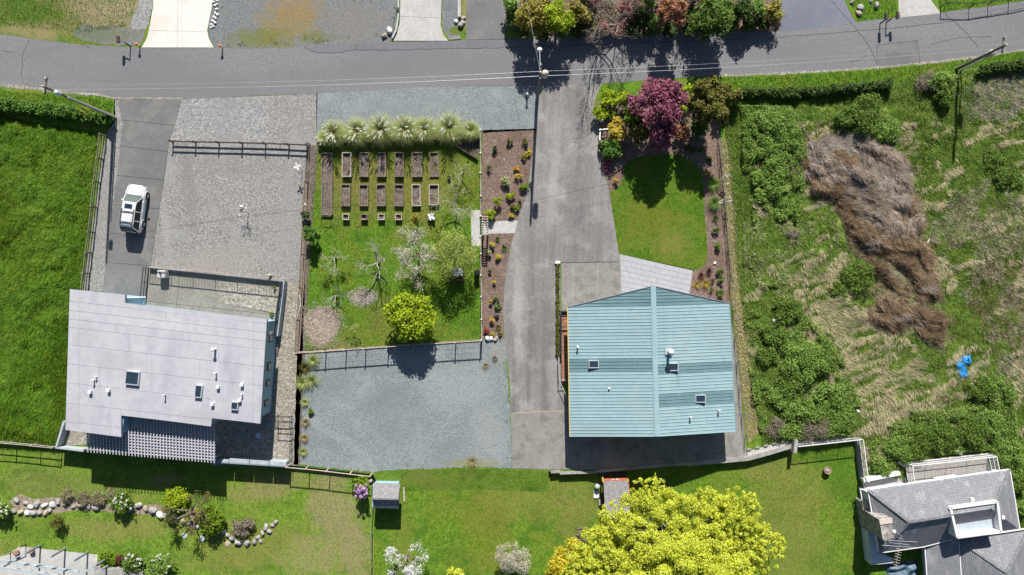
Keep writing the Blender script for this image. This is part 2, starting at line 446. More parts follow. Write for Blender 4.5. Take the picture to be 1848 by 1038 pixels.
LEAF = {
 'bright': [(.05, .115, .004), (.12, .20, .008), (.21, .28, .02)],
 'yellowgreen': [(.12, .19, .004), (.24, .33, .01), (.38, .45, .03)],
 'yellow': [(.26, .31, .012), (.46, .51, .03), (.58, .60, .12)],
 'gold': [(.25, .19, .02), (.42, .32, .04), (.55, .44, .07)],
 'orangeyellow': [(.27, .22, .01), (.45, .38, .02), (.56, .48, .05)],
 'green': [(.032, .085, .008), (.07, .15, .016), (.13, .215, .04)],
 'bramble': [(.07, .15, .015), (.15, .25, .04), (.26, .35, .09)],
 'mid': [(.05, .10, .01), (.10, .175, .022), (.17, .24, .05)],
 'dark': [(.018, .042, .006), (.042, .085, .013), (.085, .13, .025)],
 'olive': [(.045, .05, .008), (.11, .11, .018), (.21, .20, .045)],
 'oliveyellow': [(.10, .09, .012), (.23, .20, .03), (.38, .34, .07)],
 'maroon': [(.08, .016, .032), (.21, .055, .095), (.36, .14, .2)],
 'rust': [(.16, .065, .032), (.31, .14, .075), (.44, .22, .13)],
 'pink': [(.20, .07, .075), (.33, .14, .135), (.42, .22, .2)],
 'red': [(.12, .012, .014), (.26, .03, .03), (.34, .07, .05)],
 'darkred': [(.05, .012, .018), (.10, .025, .03), (.16, .05, .05)],
 'drygrass': [(.22, .17, .07), (.33, .27, .13), (.45, .38, .21)],
 'apple': [(.12, .17, .02), (.25, .32, .05), (.42, .46, .17)],
 'heather': [(.15, .14, .075), (.22, .2, .11), (.3, .275, .17)],
 'blossom': [(.26, .26, .15), (.42, .40, .30), (.55, .51, .43)],
 'white': [(.55, .55, .5), (.68, .68, .64), (.74, .73, .7)],
 'palegreen': [(.14, .20, .05), (.28, .34, .12), (.44, .46, .24)],
 'lilac': [(.30, .16, .34), (.45, .27, .48), (.6, .42, .6)],
 'greybrown': [(.11, .09, .062), (.2, .168, .122), (.3, .262, .205)],
 'orange': [(.36, .17, .02), (.5, .28, .03), (.6, .4, .05)],
 'blade': [(.14, .19, .035), (.32, .37, .11), (.52, .54, .27)],
 'plume': [(.55, .50, .38), (.68, .63, .52), (.74, .71, .62)],
}
for k, v in LEAF.items(): M['leaf_' + k] = lmat('leaf_' + k, [tuple(min(.74, q * 1.22) for q in t_) for t_ in v], .3, .4)
M['timber'] = gmat('timber', [(.10, .075, .055), (.19, .15, .115), (.30, .25, .2)], 6, 5, stretch=None, bmp=.3, bdist=.01)
M['timber_pale'] = gmat('timber_pale', [(.28, .24, .2), (.42, .37, .31), (.52, .47, .4)], 5, 5, bmp=.2, bdist=.01)
M['timber_pink'] = gmat('timber_pink', [(.36, .27, .22), (.5, .4, .33), (.6, .5, .43)], 5, 5, bmp=.2, bdist=.01)
M['timber_dark'] = gmat('timber_dark', [(.035, .026, .02), (.07, .052, .04), (.12, .09, .07)], 6, 5, bmp=.2, bdist=.01)
M['timber_green'] = gmat('timber_green', [(.12, .115, .07), (.21, .20, .13), (.31, .3, .2)], 6, 5, bmp=.2, bdist=.01)
M['redwood'] = gmat('redwood', [(.16, .075, .045), (.27, .135, .085), (.36, .2, .13)], 5, 4, bmp=.2, bdist=.01)
M['black'] = pmat('black', (.018, .018, .02), .5)
M['dark_metal'] = pmat('dark_metal', (.05, .052, .058), .45, .3)
M['steel'] = pmat('steel', (.42, .43, .45), .4, .6)
M['galv'] = pmat('galv', (.5, .52, .54), .45, .3)
M['white'] = pmat('white', (.68, .68, .68), .5, 0, .06)
M['white_trim'] = pmat('white_trim', (.62, .63, .65), .5, 0, .06)
M['plastic_grey'] = pmat('plastic_grey', (.42, .40, .39), .6)
M['cable'] = pmat('cable', (.36, .37, .39), .4, .3)
M['cable_dark'] = pmat('cable_dark', (.22, .22, .23), .5)
M['glass'] = glass('glass')
M['glass_car'] = glass('glass_car', (.014, .016, .018))
M['glass_car'].node_tree.nodes['Principled BSDF'].inputs['Specular IOR Level'].default_value = .3
M['membrane'] = gmat('membrane', [(.35, .352, .383), (.388, .39, .422), (.42, .422, .452)], 1.6, 6, (.285, .288, .318), .35, (.46, .68), rough=.7, bmp=.05, bdist=.005, stretch=(2.2, .5, 1), rot=.1, big2=(.41, .413, .44), big2scale=.5, big2range=(.5, .7), blots=[(200, 600, 20, 30, 0, (.35, .345, .37), .5), (250, 645, 60, 16, -.1, (.34, .335, .36), .4), (400, 740, 60, 14, -.1, (.34, .33, .35), .5), (160, 740, 30, 26, 0, (.35, .34, .36), .5), (330, 580, 90, 12, -.1, (.47, .47, .49), .5)])
M['membrane_seam'] = pmat('membrane_seam', (.315, .31, .33), .8)
M['fascia'] = pmat('fascia', (.22, .25, .30), .5, .1)
M['wall_blue'] = gmat('wall_blue', [(.22, .36, .45), (.25, .40, .49), (.28, .43, .52)], 4, 3, bmp=.1, bdist=.01, rough=.7)
M['wall_bluegrey'] = gmat('wall_bluegrey', [(.26, .30, .33), (.33, .37, .4), (.38, .42, .45)], 3, 4, bmp=.1, bdist=.01)
M['lattice'] = pmat('lattice', (.42, .42, .47), .55, 0, .1)
M['teal'] = gmat('teal', [(.235, .355, .38), (.26, .385, .41), (.28, .41, .435)], 2.2, 6, (.225, .325, .35), .5, (.42, .68), rough=.5, bmp=.03, bdist=.004, stretch=(.25, 2.6, 1), big2=(.31, .40, .42), big2scale=.4, big2range=(.5, .72),
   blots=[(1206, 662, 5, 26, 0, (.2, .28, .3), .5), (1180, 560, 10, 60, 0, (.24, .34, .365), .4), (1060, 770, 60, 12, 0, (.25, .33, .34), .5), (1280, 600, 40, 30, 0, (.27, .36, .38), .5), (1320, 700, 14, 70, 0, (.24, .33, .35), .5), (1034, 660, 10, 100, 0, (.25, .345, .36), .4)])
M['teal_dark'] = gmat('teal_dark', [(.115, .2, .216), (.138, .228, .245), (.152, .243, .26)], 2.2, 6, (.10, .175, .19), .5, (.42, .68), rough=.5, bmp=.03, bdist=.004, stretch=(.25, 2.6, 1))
M['teal_rib'] = pmat('teal_rib', (.15, .28, .30), .45)
M['beige_wall'] = pmat('beige_wall', (.36, .35, .33), .8)
M['shingle'] = gmat('shingle', [(.10, .105, .115), (.17, .175, .19), (.25, .26, .275)], 5, 5, (.3, .3, .31), .45, (.52, .7), bmp=.4, bdist=.02)
M['shingle_brown'] = gmat('shingle_brown', [(.14, .135, .135), (.2, .195, .2), (.27, .262, .268)], 5, 5, bmp=.4, bdist=.02)
M['house_wall'] = pmat('house_wall', (.48, .52, .56), .7)
M['stone'] = gmat('stone', [(.12, .115, .11), (.27, .255, .24), (.46, .43, .40)], 3, 6, bmp=.8, bdist=.06, cell=3.5)
M['tan_cap'] = pmat('tan_cap', (.5, .42, .36), .8)
M['deck_tan'] = gmat('deck_tan', [(.25, .235, .215), (.32, .30, .28), (.37, .355, .33)], 4, 4, bmp=.1, bdist=.01)
M['red_wall'] = pmat('red_wall', (.42, .12, .07), .7)
M['yellow_trim'] = pmat('yellow_trim', (.58, .42, .10), .6)
M['tarp'] = gmat('tarp', [(.01, .12, .36), (.02, .2, .5), (.06, .3, .58)], 3, 4, bmp=.5, bdist=.06, rough=.35)
M['tarp_dark'] = gmat('tarp_dark', [(.03, .06, .085), (.06, .11, .15), (.12, .18, .23)], 4, 5, bmp=.6, bdist=.08, rough=.4)
M['car_paint'] = pmat('car_paint', (.6, .6, .62), .25, 0, .02, 1, .6)
M['tyre'] = pmat('tyre', (.02, .02, .022), .85)
M['orange'] = pmat('orange', (.6, .17, .03), .6)
M['yellow_plastic'] = pmat('yellow_plastic', (.6, .42, .03), .5)
M['brown_paint'] = pmat('brown_paint', (.06, .04, .035), .6)
M['white_disc'] = pmat('white_disc', (.5, .52, .6), .5)
M['disc_green'] = pmat('disc_green', (.18, .25, .25), .6)
M['orange_rust'] = pmat('orange_rust', (.3, .18, .12), .8, 0, .4, 6)

# ------------------------------------------------------------------ ground
BOUND = [(-400, 790), (0, 797), (108, 806), (157, 812), (388, 838), (527, 840), (672, 856), (690, 850), (770, 848), (850, 846),
         (990, 851), (1090, 850), (1350, 826), (1430, 803), (1548, 792), (1557, 866), (1570, 1045), (1600, 1500)]
BIG = 27000
sheet('ground', [(-BIG, -BIG), (BIG, -BIG), (BIG, BIG), (1700, BIG)] + BOUND[::-1] + [(-BIG, 790)], M['meadow'], 0)
o = sheet('lower_ground', [(-BIG, 760), (1420, 760), (1640, 770), (1640, 1500), (1800, BIG), (-BIG, BIG)], M['meadow'], 0, DROP)
mb = MB()
for (a, b) in zip(BOUND[:-1], BOUND[1:]):
    soft = 680 < a[0] < 985
    da = 42 if (soft or 680 < b[0] < 985) and 690 <= a[0] <= 990 else .5
    db = 42 if 690 <= b[0] < 995 else .5
    p0, p1 = P(*a), P(*b)
    q0 = P(a[0], a[1] + da); q1 = P(b[0], b[1] + db)
    q0.z = q1.z = DROP - .02
    mb.add([p0, p1, q1, q0], [(0, 3, 2, 1)])
o = mb.build('bank', M['lawn_worn']); o['kind'] = 'structure'

def split(poly, a, b_, w=.4):
    out = []
    dx, dy = b_[0] - a[0], b_[1] - a[1]; L = math.hypot(dx, dy); nx, ny = -dy / L, dx / L
    for s_ in (1, -1):
        r = []
        f = lambda p: s_ * ((p[0] - a[0]) * nx + (p[1] - a[1]) * ny) - w
        for i in range(len(poly)):
            p, q = poly[i], poly[(i + 1) % len(poly)]
            fp, fq = f(p), f(q)
            if fp >= 0: r.append(p)
            if (fp >= 0) != (fq >= 0):
                t = fp / (fp - fq); r.append((p[0] + (q[0] - p[0]) * t, p[1] + (q[1] - p[1]) * t))
        if len(r) > 2: out.append(r)
    return out
def slabs(parent, poly, cuts, mat, z0=.0, top=.038, w=.4):
    """single concrete slabs with open joints on a bed"""
    ps = [poly]
    for a_, b_ in cuts:
        nx = []
        for p in ps: nx += split(p, a_, b_, w)
        ps = nx
    for p in ps:
        m = MB(); m.prism([tuple(P(*q))[:2] for q in p], z0 + .004, z0 + top + R.uniform(0, .004)); m.build('slab', mat, parent)

# road and everything north of it
ROAD_N = [(-300, 40), (0, 62), (60, 70), (140, 80), (250, 86), (386, 86), (460, 88), (555, 84), (640, 79), (705, 76), (808, 74), (842, 72), (910, 70), (1000, 66),
          (1200, 62), (1410, 56), (1543, 40), (1620, 31), (1700, 23), (1848, 2), (2100, -40)]
ROAD_S = [(2100, 50), (1848, 90), (1780, 100), (1700, 110), (1560, 123), (1400, 132), (1280, 137), (1085, 151), (980, 153), (770, 157), (570, 169), (460, 173), (330, 179),
          (205, 178), (180, 172), (100, 164), (0, 152), (-300, 115)]
road = sheet('road', ROAD_N + ROAD_S, M['asphalt'], 3, amp=.7)
sheet('verge_grass', [(-300, -200), (253, -200), (253, 0), (240, 30), (232, 52), (262, 56), (252, 84), (140, 80), (0, 62), (-300, 40)], M['verge'], 1, amp=1.5)
sheet('verge_gravel', [(130, 60), (150, 48), (200, 46), (232, 52), (262, 54), (256, 82), (150, 76)], M['gravel_lot'], 2, amp=3)
sheet('rock_strip', [(252, -60), (280, -60), (277, 0), (268, 45), (262, 52), (248, 54), (233, 50), (240, 30), (250, 10)], M['gravel_pale'], 3, amp=.5)
drive_a = sheet('white_driveway', [(279, -200), (386, -200), (385, 0), (374, 55), (377, 70), (386, 86), (256, 86), (266, 68), (271, 45), (277, 10)], M['white_concrete'], 4)
slabs(drive_a, [(279, -200), (386, -200), (385, 0), (374, 55), (377, 70), (386, 86), (256, 86), (266, 68), (271, 45), (277, 10)], [((258, 55), (378, 58)), ((321, -60), (321, 86))], M['white_concrete'], w=.22); drive_a.data.materials[0] = M['slab']
sheet('gravel_lot', [(386, -200), (718, -200), (717, 0), (716, 40), (710, 66), (700, 78), (640, 80), (556, 84), (460, 88), (388, 86), (378, 70), (376, 55)], M['gravel_lot'], 2, amp=1.2)
drive_b = sheet('pale_driveway', [(726, -200), (798, -200), (797, 0), (795, 45), (800, 63), (809, 74), (706, 74), (716, 62), (722, 40)], M['grey_concrete'], 4)
slabs(drive_b, [(726, -200), (798, -200), (797, 0), (795, 45), (800, 63), (809, 74), (706, 74), (716, 62), (722, 40)], [((722, 30), (796, 33))], M['grey_concrete'], w=.25); drive_b.data.materials[0] = M['slab']
sheet('gravel_strip', [(798, -200), (832, -200), (831, 30), (838, 48), (832, 62), (809, 66), (798, 50)], M['gravel_lot'], 2, amp=.8)
sheet('planting_strip', [(832, -200), (846, -200), (842, 60), (812, 62), (810, 52), (826, 48), (829, 34)], M['verge'], 3, amp=.8)
sheet('asphalt_driveway', [(845, -200), (915, -200), (912, 60), (914, 72), (842, 72), (841, 64)], M['asphalt_side'], 4)
sheet('patched_shoulder', [(549, 86), (565, 79), (640, 80), (700, 76), (910, 73), (916, 86), (800, 88), (700, 90), (635, 90), (606, 95), (563, 94)], M['asphalt_patch'], 4, amp=.5)
sheet('thicket_floor', [(912, -200), (1398, -200), (1410, 52), (1405, 58), (1200, 64), (1000, 67), (940, 64), (916, 48), (907, 20)], M['mulch'], 2, amp=1.5)
sheet('blue_driveway', [(1396, -200), (1500, -200), (1524, 0), (1535, 25), (1545, 41), (1480, 50), (1408, 57), (1411, 30)], M['asphalt_blue'], 4)
sheet('corner_lawn', [(1500, -200), (1620, -200), (1620, 31), (1546, 39), (1534, 22), (1524, 0)], M['lawn'], 3, amp=.8)
drive_c = sheet('concrete_driveway', [(1620, -200), (1665, -200), (1680, 0), (1698, 24), (1622, 32)], M['grey_concrete'], 4)
sheet('roadside_lawn', [(1660, -200), (2100, -200), (2100, -42), (1848, 1), (1700, 22), (1680, 0)], M['lawn'], 3, amp=.8)
for pts in ([(53, 70), (45, 88), (40, 100), (41, 118), (38, 135), (42, 150)], [(2, 91), (25, 95)], [(145, 80), (162, 87)], [(44, 152), (62, 158)],
            [(549, 86), (563, 94), (606, 96), (640, 90), (700, 91), (800, 88), (916, 86)], [(645, 80), (642, 91)],
            [(1386, 69), (1500, 60), (1640, 48), (1740, 36), (1800, 26), (1848, 14)], [(1500, 0), (1545, 52), (1570, 85), (1583, 118)],
            [(1705, 25), (1745, 60), (1765, 85)], [(1582, 82), (1655, 73), (1661, 112)], [(1582, 82), (1585, 118)], [(1532, 111), (1550, 109), (1563, 100)],
            [(1680, 80), (1730, 68), (1790, 66)], [(1786, 20), (1790, 30)], [(916, 86), (1100, 80), (1386, 69)], [(842, 72), (905, 71), (1000, 68)]):
    ribbon('crack', pts, .038, M['crack'], 5, parent=road, wob=.8)
sheet('road_patch', [(1583, 82), (1655, 73), (1660, 113), (1585, 119)], M['asphalt_side'], 4, amp=.3)
sheet('road_shoulder', [(-300, 108), (0, 149), (100, 161), (180, 170), (205, 176), (330, 176), (330, 179), (205, 179), (180, 174), (100, 167), (0, 156), (-300, 118)], M['gravel_tan'], 5, amp=.7)
sheet('verge_strip', [(1290, 137), (1400, 132), (1560, 123), (1700, 110), (1780, 100), (1848, 90), (2000, 60), (2000, 130), (1848, 112), (1700, 126), (1610, 148), (1440, 162), (1310, 160)], M['lawn'], 2, amp=1.5)
ribbon('dirt_edge', [(1290, 137), (1400, 133), (1560, 124), (1700, 111), (1780, 101), (1848, 91), (2000, 65)], .22, M['gravel_tan'], 4, wob=1)['kind'] = 'structure'

# left lot
sheet('hedge_bank', [(-100, 150), (0, 155), (100, 167), (180, 175), (208, 180), (206, 220), (190, 245), (100, 230), (0, 210), (-100, 200)], M['meadow'], 2, amp=1.5)
drive_l = sheet('left_driveway', [(213, 180), (328, 179), (318, 216), (306, 255), (298, 310), (284, 400), (272, 482), (264, 528), (262, 545), (200, 540), (186, 524), (196, 430), (207, 350), (218, 260), (222, 225)], M['asphalt_side'], 4, amp=.25)
CUTS = []
for (x0, y0, x1, y1) in ((222, 217, 308, 226), (220, 264, 304, 274), (214, 317, 294, 325), (205, 369, 288, 377), (199, 421, 281, 429), (194, 474, 273, 480)):
    CUTS.append(((x0, y0), (x1, y1)))
slabs(drive_l, [(213, 180), (328, 179), (318, 216), (306, 255), (298, 310), (284, 400), (272, 482), (264, 528), (262, 545), (200, 540), (186, 524), (196, 430), (207, 350), (218, 260), (222, 225)], CUTS, M['asphalt_side'], w=.3); drive_l.data.materials[0] = M['crack']
sheet('side_gravel', [(206, 180), (222, 182), (222, 228), (218, 262), (207, 350), (196, 430), (186, 526), (150, 526), (165, 420), (180, 310), (193, 240), (204, 215)], M['gravel'], 2, amp=.6)
sheet('gravel_apron', [(326, 179), (486, 173), (486, 260), (306, 256), (317, 216)], M['gravel_pale'], 3, amp=.4)
sheet('gravel_apron', [(486, 173), (573, 169), (571, 262), (486, 260)], M['gravel'], 3, amp=.4)
sheet('gravel_yard', [(306, 256), (571, 262), (562, 400), (556, 520), (550, 640), (540, 840), (380, 840), (388, 740), (500, 740), (505, 610), (516, 510), (500, 506), (272, 482), (284, 400), (298, 310)], M['gravel'], 2, amp=.3)
sheet('gravel_side', [(500, 508), (550, 512), (546, 640), (538, 840), (380, 836), (386, 740), (486, 745), (497, 610)], M['gravel_tan'], 3, amp=.6)
sheet('concrete_edge', [(274, 482), (283, 420), (285, 420), (277, 482)], M['slab'], 5)
patio = sheet('patio', [(268, 484), (508, 508), (500, 600), (482, 600), (262, 556)], M['grey_concrete'], 4)
M['patio'] = gmat('patio', [(.17, .16, .14), (.22, .21, .185), (.26, .25, .22)], 4, 5, (.15, .14, .12), .5, bmp=.15, bdist=.01)
patio.data.materials[0] = M['patio']
sheet('gravel_panel', [(396, 494), (506, 507), (502, 566), (391, 545)], M['gravel_tan'], 9)
slabs(patio, [(269, 485), (396, 497), (391, 545), (500, 567.5), (497, 600), (482, 600), (263, 555)], [((325, 489), (318, 560)), ((262, 543), (495, 568))], M['patio'], w=.3)
patio.data.materials[0] = M['crack']

# middle lot
sheet('north_gravel', [(571, 169), (770, 157), (984, 154), (976, 165), (968, 235), (870, 240), (571, 250)], M['gravel_blue'], 3, amp=.5)
GARDEN = [(572, 246), (868, 238), (871, 612), (870, 614), (700, 628), (550, 634), (553, 520), (562, 380)]
sheet('garden_lawn', GARDEN, M['lawn'], 2)
sheet('mulch_ring', smooth_poly([(550, 566), (575, 550), (604, 556), (618, 582), (604, 612), (586, 630), (558, 618), (549, 592)]), M['wood_chips'], 4, amp=2.5)
sheet('mulch_ring', smooth_poly([(632, 535), (650, 524), (672, 528), (676, 540), (655, 550), (640, 546)]), M['wood_chips'], 4, amp=2)
sheet('boundary_strip', [(553, 262), (575, 262), (565, 380), (556, 520), (550, 634), (541, 840), (530, 838), (536, 640), (544, 500), (549, 380)], M['soil'], 3, amp=.8)
sheet('garden_bed', [(820, 262), (838, 250), (867, 250), (867, 262), (861, 288)], M['soil'], 4, amp=.5)
sheet('concrete_pad', [(850, 380), (868, 379), (868, 444), (851, 445)], M['grey_concrete'], 5)
sheet('garden_path', [(870, 400), (934, 398), (929, 421), (870, 422)], M['grey_concrete'], 5)
sheet('bark_bed', [(870, 235), (968, 232), (960, 290), (952, 335), (943, 375), (934, 399), (870, 401)], M['mulch'], 3, amp=.6)
sheet('bark_bed', [(870, 421), (929, 420), (920, 450), (912, 500), (908, 560), (909, 612), (871, 614)], M['mulch'], 3, amp=.6)
BLUEG = [(550, 632), (700, 627), (872, 612), (911, 611), (914, 660), (921, 740), (925, 846), (860, 842), (770, 846), (690, 849), (672, 853), (540, 839), (545, 700)]
sheet('blue_gravel', BLUEG, M['gravel_blue'], 2, amp=1.2)
ribbon('gravel_track', [(552, 752), (580, 772), (620, 795), (650, 818), (678, 845)], .9, gmat('track', [(.115, .138, .142), (.195, .22, .224), (.235, .262, .268), (.32, .345, .347)], 7, 5, bmp=.6, cell=11), 3, wob=2)['kind'] = 'structure'
drive_m = sheet('driveway', [(984, 153), (1086, 151), (1072, 185), (1076, 215), (1083, 245), (1085, 272), (1092, 310), (1100, 345), (1108, 400), (1117, 458), (1117, 472), (1011, 474), (1011, 640), (1016, 700), (1030, 740),
                             (922, 746), (920, 690), (911, 620), (908, 560), (912, 500), (921, 450), (931, 405), (945, 368), (955, 325), (963, 265), (970, 215), (976, 170)], M['driveway'], 4, amp=.4)
ribbon('crack', [(921, 474), (950, 484), (980, 500), (1000, 500)], .05, M['crack_light'], 6, parent=drive_m, wob=.7)
ribbon('crack', [(975, 465), (1000, 475), (1011, 478)], .05, M['crack_light'], 6, parent=drive_m, wob=.7)
ribbon('crack', [(930, 745), (1030, 741)], .10, M['crack_light'], 6, parent=drive_m)
apron = sheet('south_apron', [(922, 746), (1030, 741), (1310, 741), (1304, 640), (1318, 560), (1330, 640), (1345, 800), (1348, 825), (1200, 839), (1090, 847), (990, 848), (925, 846)], M['slab'], 4)
slabs(apron, [(922, 747), (1030, 742), (1310, 742), (1304, 640), (1318, 560), (1330, 640), (1345, 800), (1348, 825), (1200, 838.5), (1090, 846), (990, 847), (925, 845)], [((1032, 700), (1032, 860)), ((1116, 700), (1115, 860)), ((1279, 700), (1278, 860)), ((1180, 700), (1180, 860))], M['slab'], w=.25)
apron.data.materials[0] = M['crack_light']
slab = sheet('concrete_slab', [(1013, 474), (1117, 472), (1121, 532), (1121, 580), (1013, 640)], M['slab'], 5)
slabs(slab, [(1013, 475), (1117, 473.5), (1121, 532), (1121, 580), (1013, 640)], [((1034, 474), (1035, 700)), ((1079, 474), (1079, 700))], M['slab'], w=.3)
slab.data.materials[0] = M['grey_concrete']
ribbon('joint', [(1012, 474.3), (1117, 472.8)], .07, M['crack'], 7, parent=slab)
pav = sheet('paver_patio', [(1117, 458), (1251, 487), (1243, 540), (1121, 540)], M['wall_concrete'], 3)
# single pavers laid along the lawn edge, joints recessed
u = Vector((134, 29)).normalized(); v = Vector((-u.y, u.x))
PATIO = [(1119, 460), (1249.5, 488), (1243, 536), (1122, 536)]
base_me = {}
for r in range(9):
    off = (r % 2) * 8.5
    c0 = -3
    for c in range(-2, 10):
        x0 = c * 17 + off; y0 = r * 9.2 + .4
        quad = [Vector((1118, 459)) + u * (x0 + a) + v * (y0 + b) for a, b in ((.2, .2), (16.8, .2), (16.8, 9.0), (.2, 9.0))]
        # clip to the patio outline (convex)
        poly = [tuple(q) for q in quad]
        for i in range(4):
            ax, ay = PATIO[i]; bx, by = PATIO[(i + 1) % 4]
            out = []
            for j in range(len(poly)):
                p, q = poly[j], poly[(j + 1) % len(poly)]
                sp = (bx - ax) * (p[1] - ay) - (by - ay) * (p[0] - ax); sq = (bx - ax) * (q[1] - ay) - (by - ay) * (q[0] - ax)
                if sp >= 0: out.append(p)
                if (sp >= 0) != (sq >= 0):
                    t = sp / (sp - sq); out.append((p[0] + (q[0] - p[0]) * t, p[1] + (q[1] - p[1]) * t))
            poly = out
            if len(poly) < 3: break
        if len(poly) < 3: continue
        ar = abs(sum(poly[i][0] * poly[(i + 1) % len(poly)][1] - poly[(i + 1) % len(poly)][0] * poly[i][1] for i in range(len(poly)))) / 2
        if ar < 6: continue
        m = MB(); m.prism([tuple(P(*p))[:2] for p in poly], .012, .03 + R.uniform(0, .004))
        m.build('paver', M['paver'], pav)
LAWN_R = smooth_poly([(1099.5, 346.5)] * 3 + [(1118, 338), (1126, 318), (1127, 295), (1150, 283), (1185, 280), (1222, 277), (1250, 290), (1268, 309), (1270, 340), (1271, 380), (1276, 430), (1277, 470), (1268, 484)] + [(1251, 489)] * 3 + [(1117, 458)] * 3, 2)
sheet('bark_bed', [(1072, 200), (1085, 165), (1290, 160), (1300, 250), (1312, 400), (1321, 560), (1240, 560), (1249, 488), (1117, 458), (1100, 345), (1085, 270), (1080, 235)], M['mulch'], 2, amp=.6)
sheet('north_lawn', [(1087, 152), (1290, 140), (1310, 158), (1295, 172), (1180, 168), (1078, 182), (1076, 176)], M['lawn'], 3, amp=1)
sheet('round_lawn', LAWN_R, M['lawn_rich'], 3)
sheet('wedge_strip', [(1303, 250), (1316, 250), (1345, 560), (1375, 780), (1348, 800), (1330, 640), (1318, 520), (1308, 400)], gmat('yellowed', [(.1, .11, .015), (.2, .18, .05), (.33, .27, .12)], 3, 6, (.08, .12, .012), .4, bmp=.7, bdist=.06), 3, amp=4)

# lower lawns
LL = [(-300, 792), (0, 800), (110, 808), (157, 815), (388, 839), (527, 842), (672, 858), (676, 900), (673, 1300), (-300, 1300)]
LMID = [(676, 852), (700, 846), (850, 842), (1090, 852), (1350, 828), (1432, 804), (1547, 793), (1556, 866), (1568, 1045), (1590, 1300), (673, 1300)]
sheet('lower_lawn', LL, M['lawn_worn'], 1, DROP, amp=.3)
sheet('lower_lawn', LMID, M['lawn_mid'], 1, DROP, amp=.3)

# ------------------------------------------------------------------ rough meadows: real hummocks
def vnoise(x, y, seed=0):
    x = np.asarray(x, float); y = np.asarray(y, float)
    xi = np.floor(x).astype(np.int64); yi = np.floor(y).astype(np.int64)
    fx = x - xi; fy = y - yi
    fx = fx * fx * (3 - 2 * fx); fy = fy * fy * (3 - 2 * fy)
    def h(a, b):
        n = (a * 374761393 + b * 668265263 + seed * 982451653) & 0x7fffffff
        n = ((n ^ (n >> 13)) * 1274126177) & 0x7fffffff
        return ((n ^ (n >> 16)) & 0xffff) / 65535.0
    return (h(xi, yi) * (1 - fx) + h(xi + 1, yi) * fx) * (1 - fy) + (h(xi, yi + 1) * (1 - fx) + h(xi + 1, yi + 1) * fx) * fy

def fbm(x, y, seed=0, o=3):
    s = 0; a = .5
    for i in range(o):
        s = s + a * vnoise(x * 2 ** i, y * 2 ** i, seed + i); a *= .5
    return s / (1 - .5 ** o)

ML = [(-200, 190), (0, 208), (100, 228), (180, 240), (172, 300), (158, 420), (148, 524), (127, 524), (119, 776), (104, 800), (0, 794), (-200, 786)]
MR = [(1300, 172), (1420, 168), (1600, 152), (1700, 130), (1848, 114), (2000, 100), (2000, 1100), (1862, 1100), (1846, 960), (1828, 850), (1790, 812), (1640, 828), (1636, 862), (1558, 862), (1550, 788),
      (1430, 796), (1375, 800), (1352, 640), (1330, 480), (1316, 300)]
def hm(px, py, poly, amp, scale, seed):
    d = np.clip(edgedist(px, py, poly) / 22.0, 0, 1)
    return amp * d * np.clip(fbm(px / SPX / scale, py / SPX / scale, seed, 4) * 1.5 - .25, 0, 1.2)

def hummocks(name, poly, mat, amp, scale, seed, step=4.0):
    xs = np.arange(min(p[0] for p in poly), max(p[0] for p in poly), step)
    ys = np.arange(min(p[1] for p in poly), max(p[1] for p in poly), step)
    X, Y = np.meshgrid(xs, ys)
    Z = hm(X, Y, poly, amp, scale, seed)
    ins = inpoly(X, Y, poly)
    cell = ins[:-1, :-1] & ins[1:, :-1] & ins[:-1, 1:] & ins[1:, 1:]
    idx = -np.ones(X.shape, int)
    used = np.zeros(X.shape, bool)
    for a in (slice(None, -1), slice(1, None)):
        for b in (slice(None, -1), slice(1, None)): used[a, b] |= cell
    idx[used] = np.arange(used.sum())
    f = (H - Z) / H / SPX
    V = np.stack([(X - 924) / SPX, (519 - Y) / SPX, Z + .012], -1)[used]
    j, i = np.nonzero(cell)
    F = np.stack([idx[j, i], idx[j + 1, i], idx[j + 1, i + 1], idx[j, i + 1]], -1)
    me = bpy.data.meshes.new(name)
    me.from_pydata(V.tolist(), [], F.tolist())
    me.polygons.foreach_set('use_smooth', [True] * len(F))
    me.materials.append(mat)
    o = bpy.data.objects.new(name, me); COL.objects.link(o)
    o['kind'] = 'structure'
    return o
hummocks('meadow', ML, M['meadow'], .55, 1.7, 5)
hummocks('rough_ground', MR, M['rough_ground'], .42, 1.5, 9)

def blades(name, poly, density, mat, z=0.0, length=(.06, .14), width=.03, lean=(.2, .9), excl=(), hfun=None, dirfun=None, dirspread=6.3, mask=None):
    x0, x1 = max(-40, min(p[0] for p in poly)), min(1890, max(p[0] for p in poly))
    y0, y1 = max(-20, min(p[1] for p in poly)), min(1070, max(p[1] for p in poly))
    n = int((x1 - x0) * (y1 - y0) / SPX ** 2 * density)
    px = RN.uniform(x0, x1, n); py = RN.uniform(y0, y1, n)
    k = inpoly(px, py, poly)
    for e in excl: k &= ~inpoly(px, py, e)
    if mask is not None: k &= mask(px, py)
    px, py = px[k], py[k]
    n = len(px)
    f = (H - z) / H / SPX
    b = np.stack([(px - 924) * f, (519 - py) * f, np.full(n, z)], -1)
    if hfun is not None: b[:, 2] += hfun(px, py)
    a = RN.uniform(0, 2 * np.pi, n)
    if dirfun is not None: a = dirfun(px, py) + RN.normal(0, dirspread, n)
    L = RN.uniform(*length, n); le = RN.uniform(*lean, n)
    d = np.stack([np.cos(a) * np.sin(le), np.sin(a) * np.sin(le), np.cos(le)], -1)
    wv = np.stack([-np.sin(a), np.cos(a), np.zeros(n)], -1) * (width / 2 * RN.uniform(.6, 1.4, n))[:, None]
    V = np.stack([b - wv, b + wv, b + d * L[:, None]], 1).reshape(-1, 3)
    o = np_obj(name, V, 3, mat)
    o['kind'] = 'stuff'
    return o

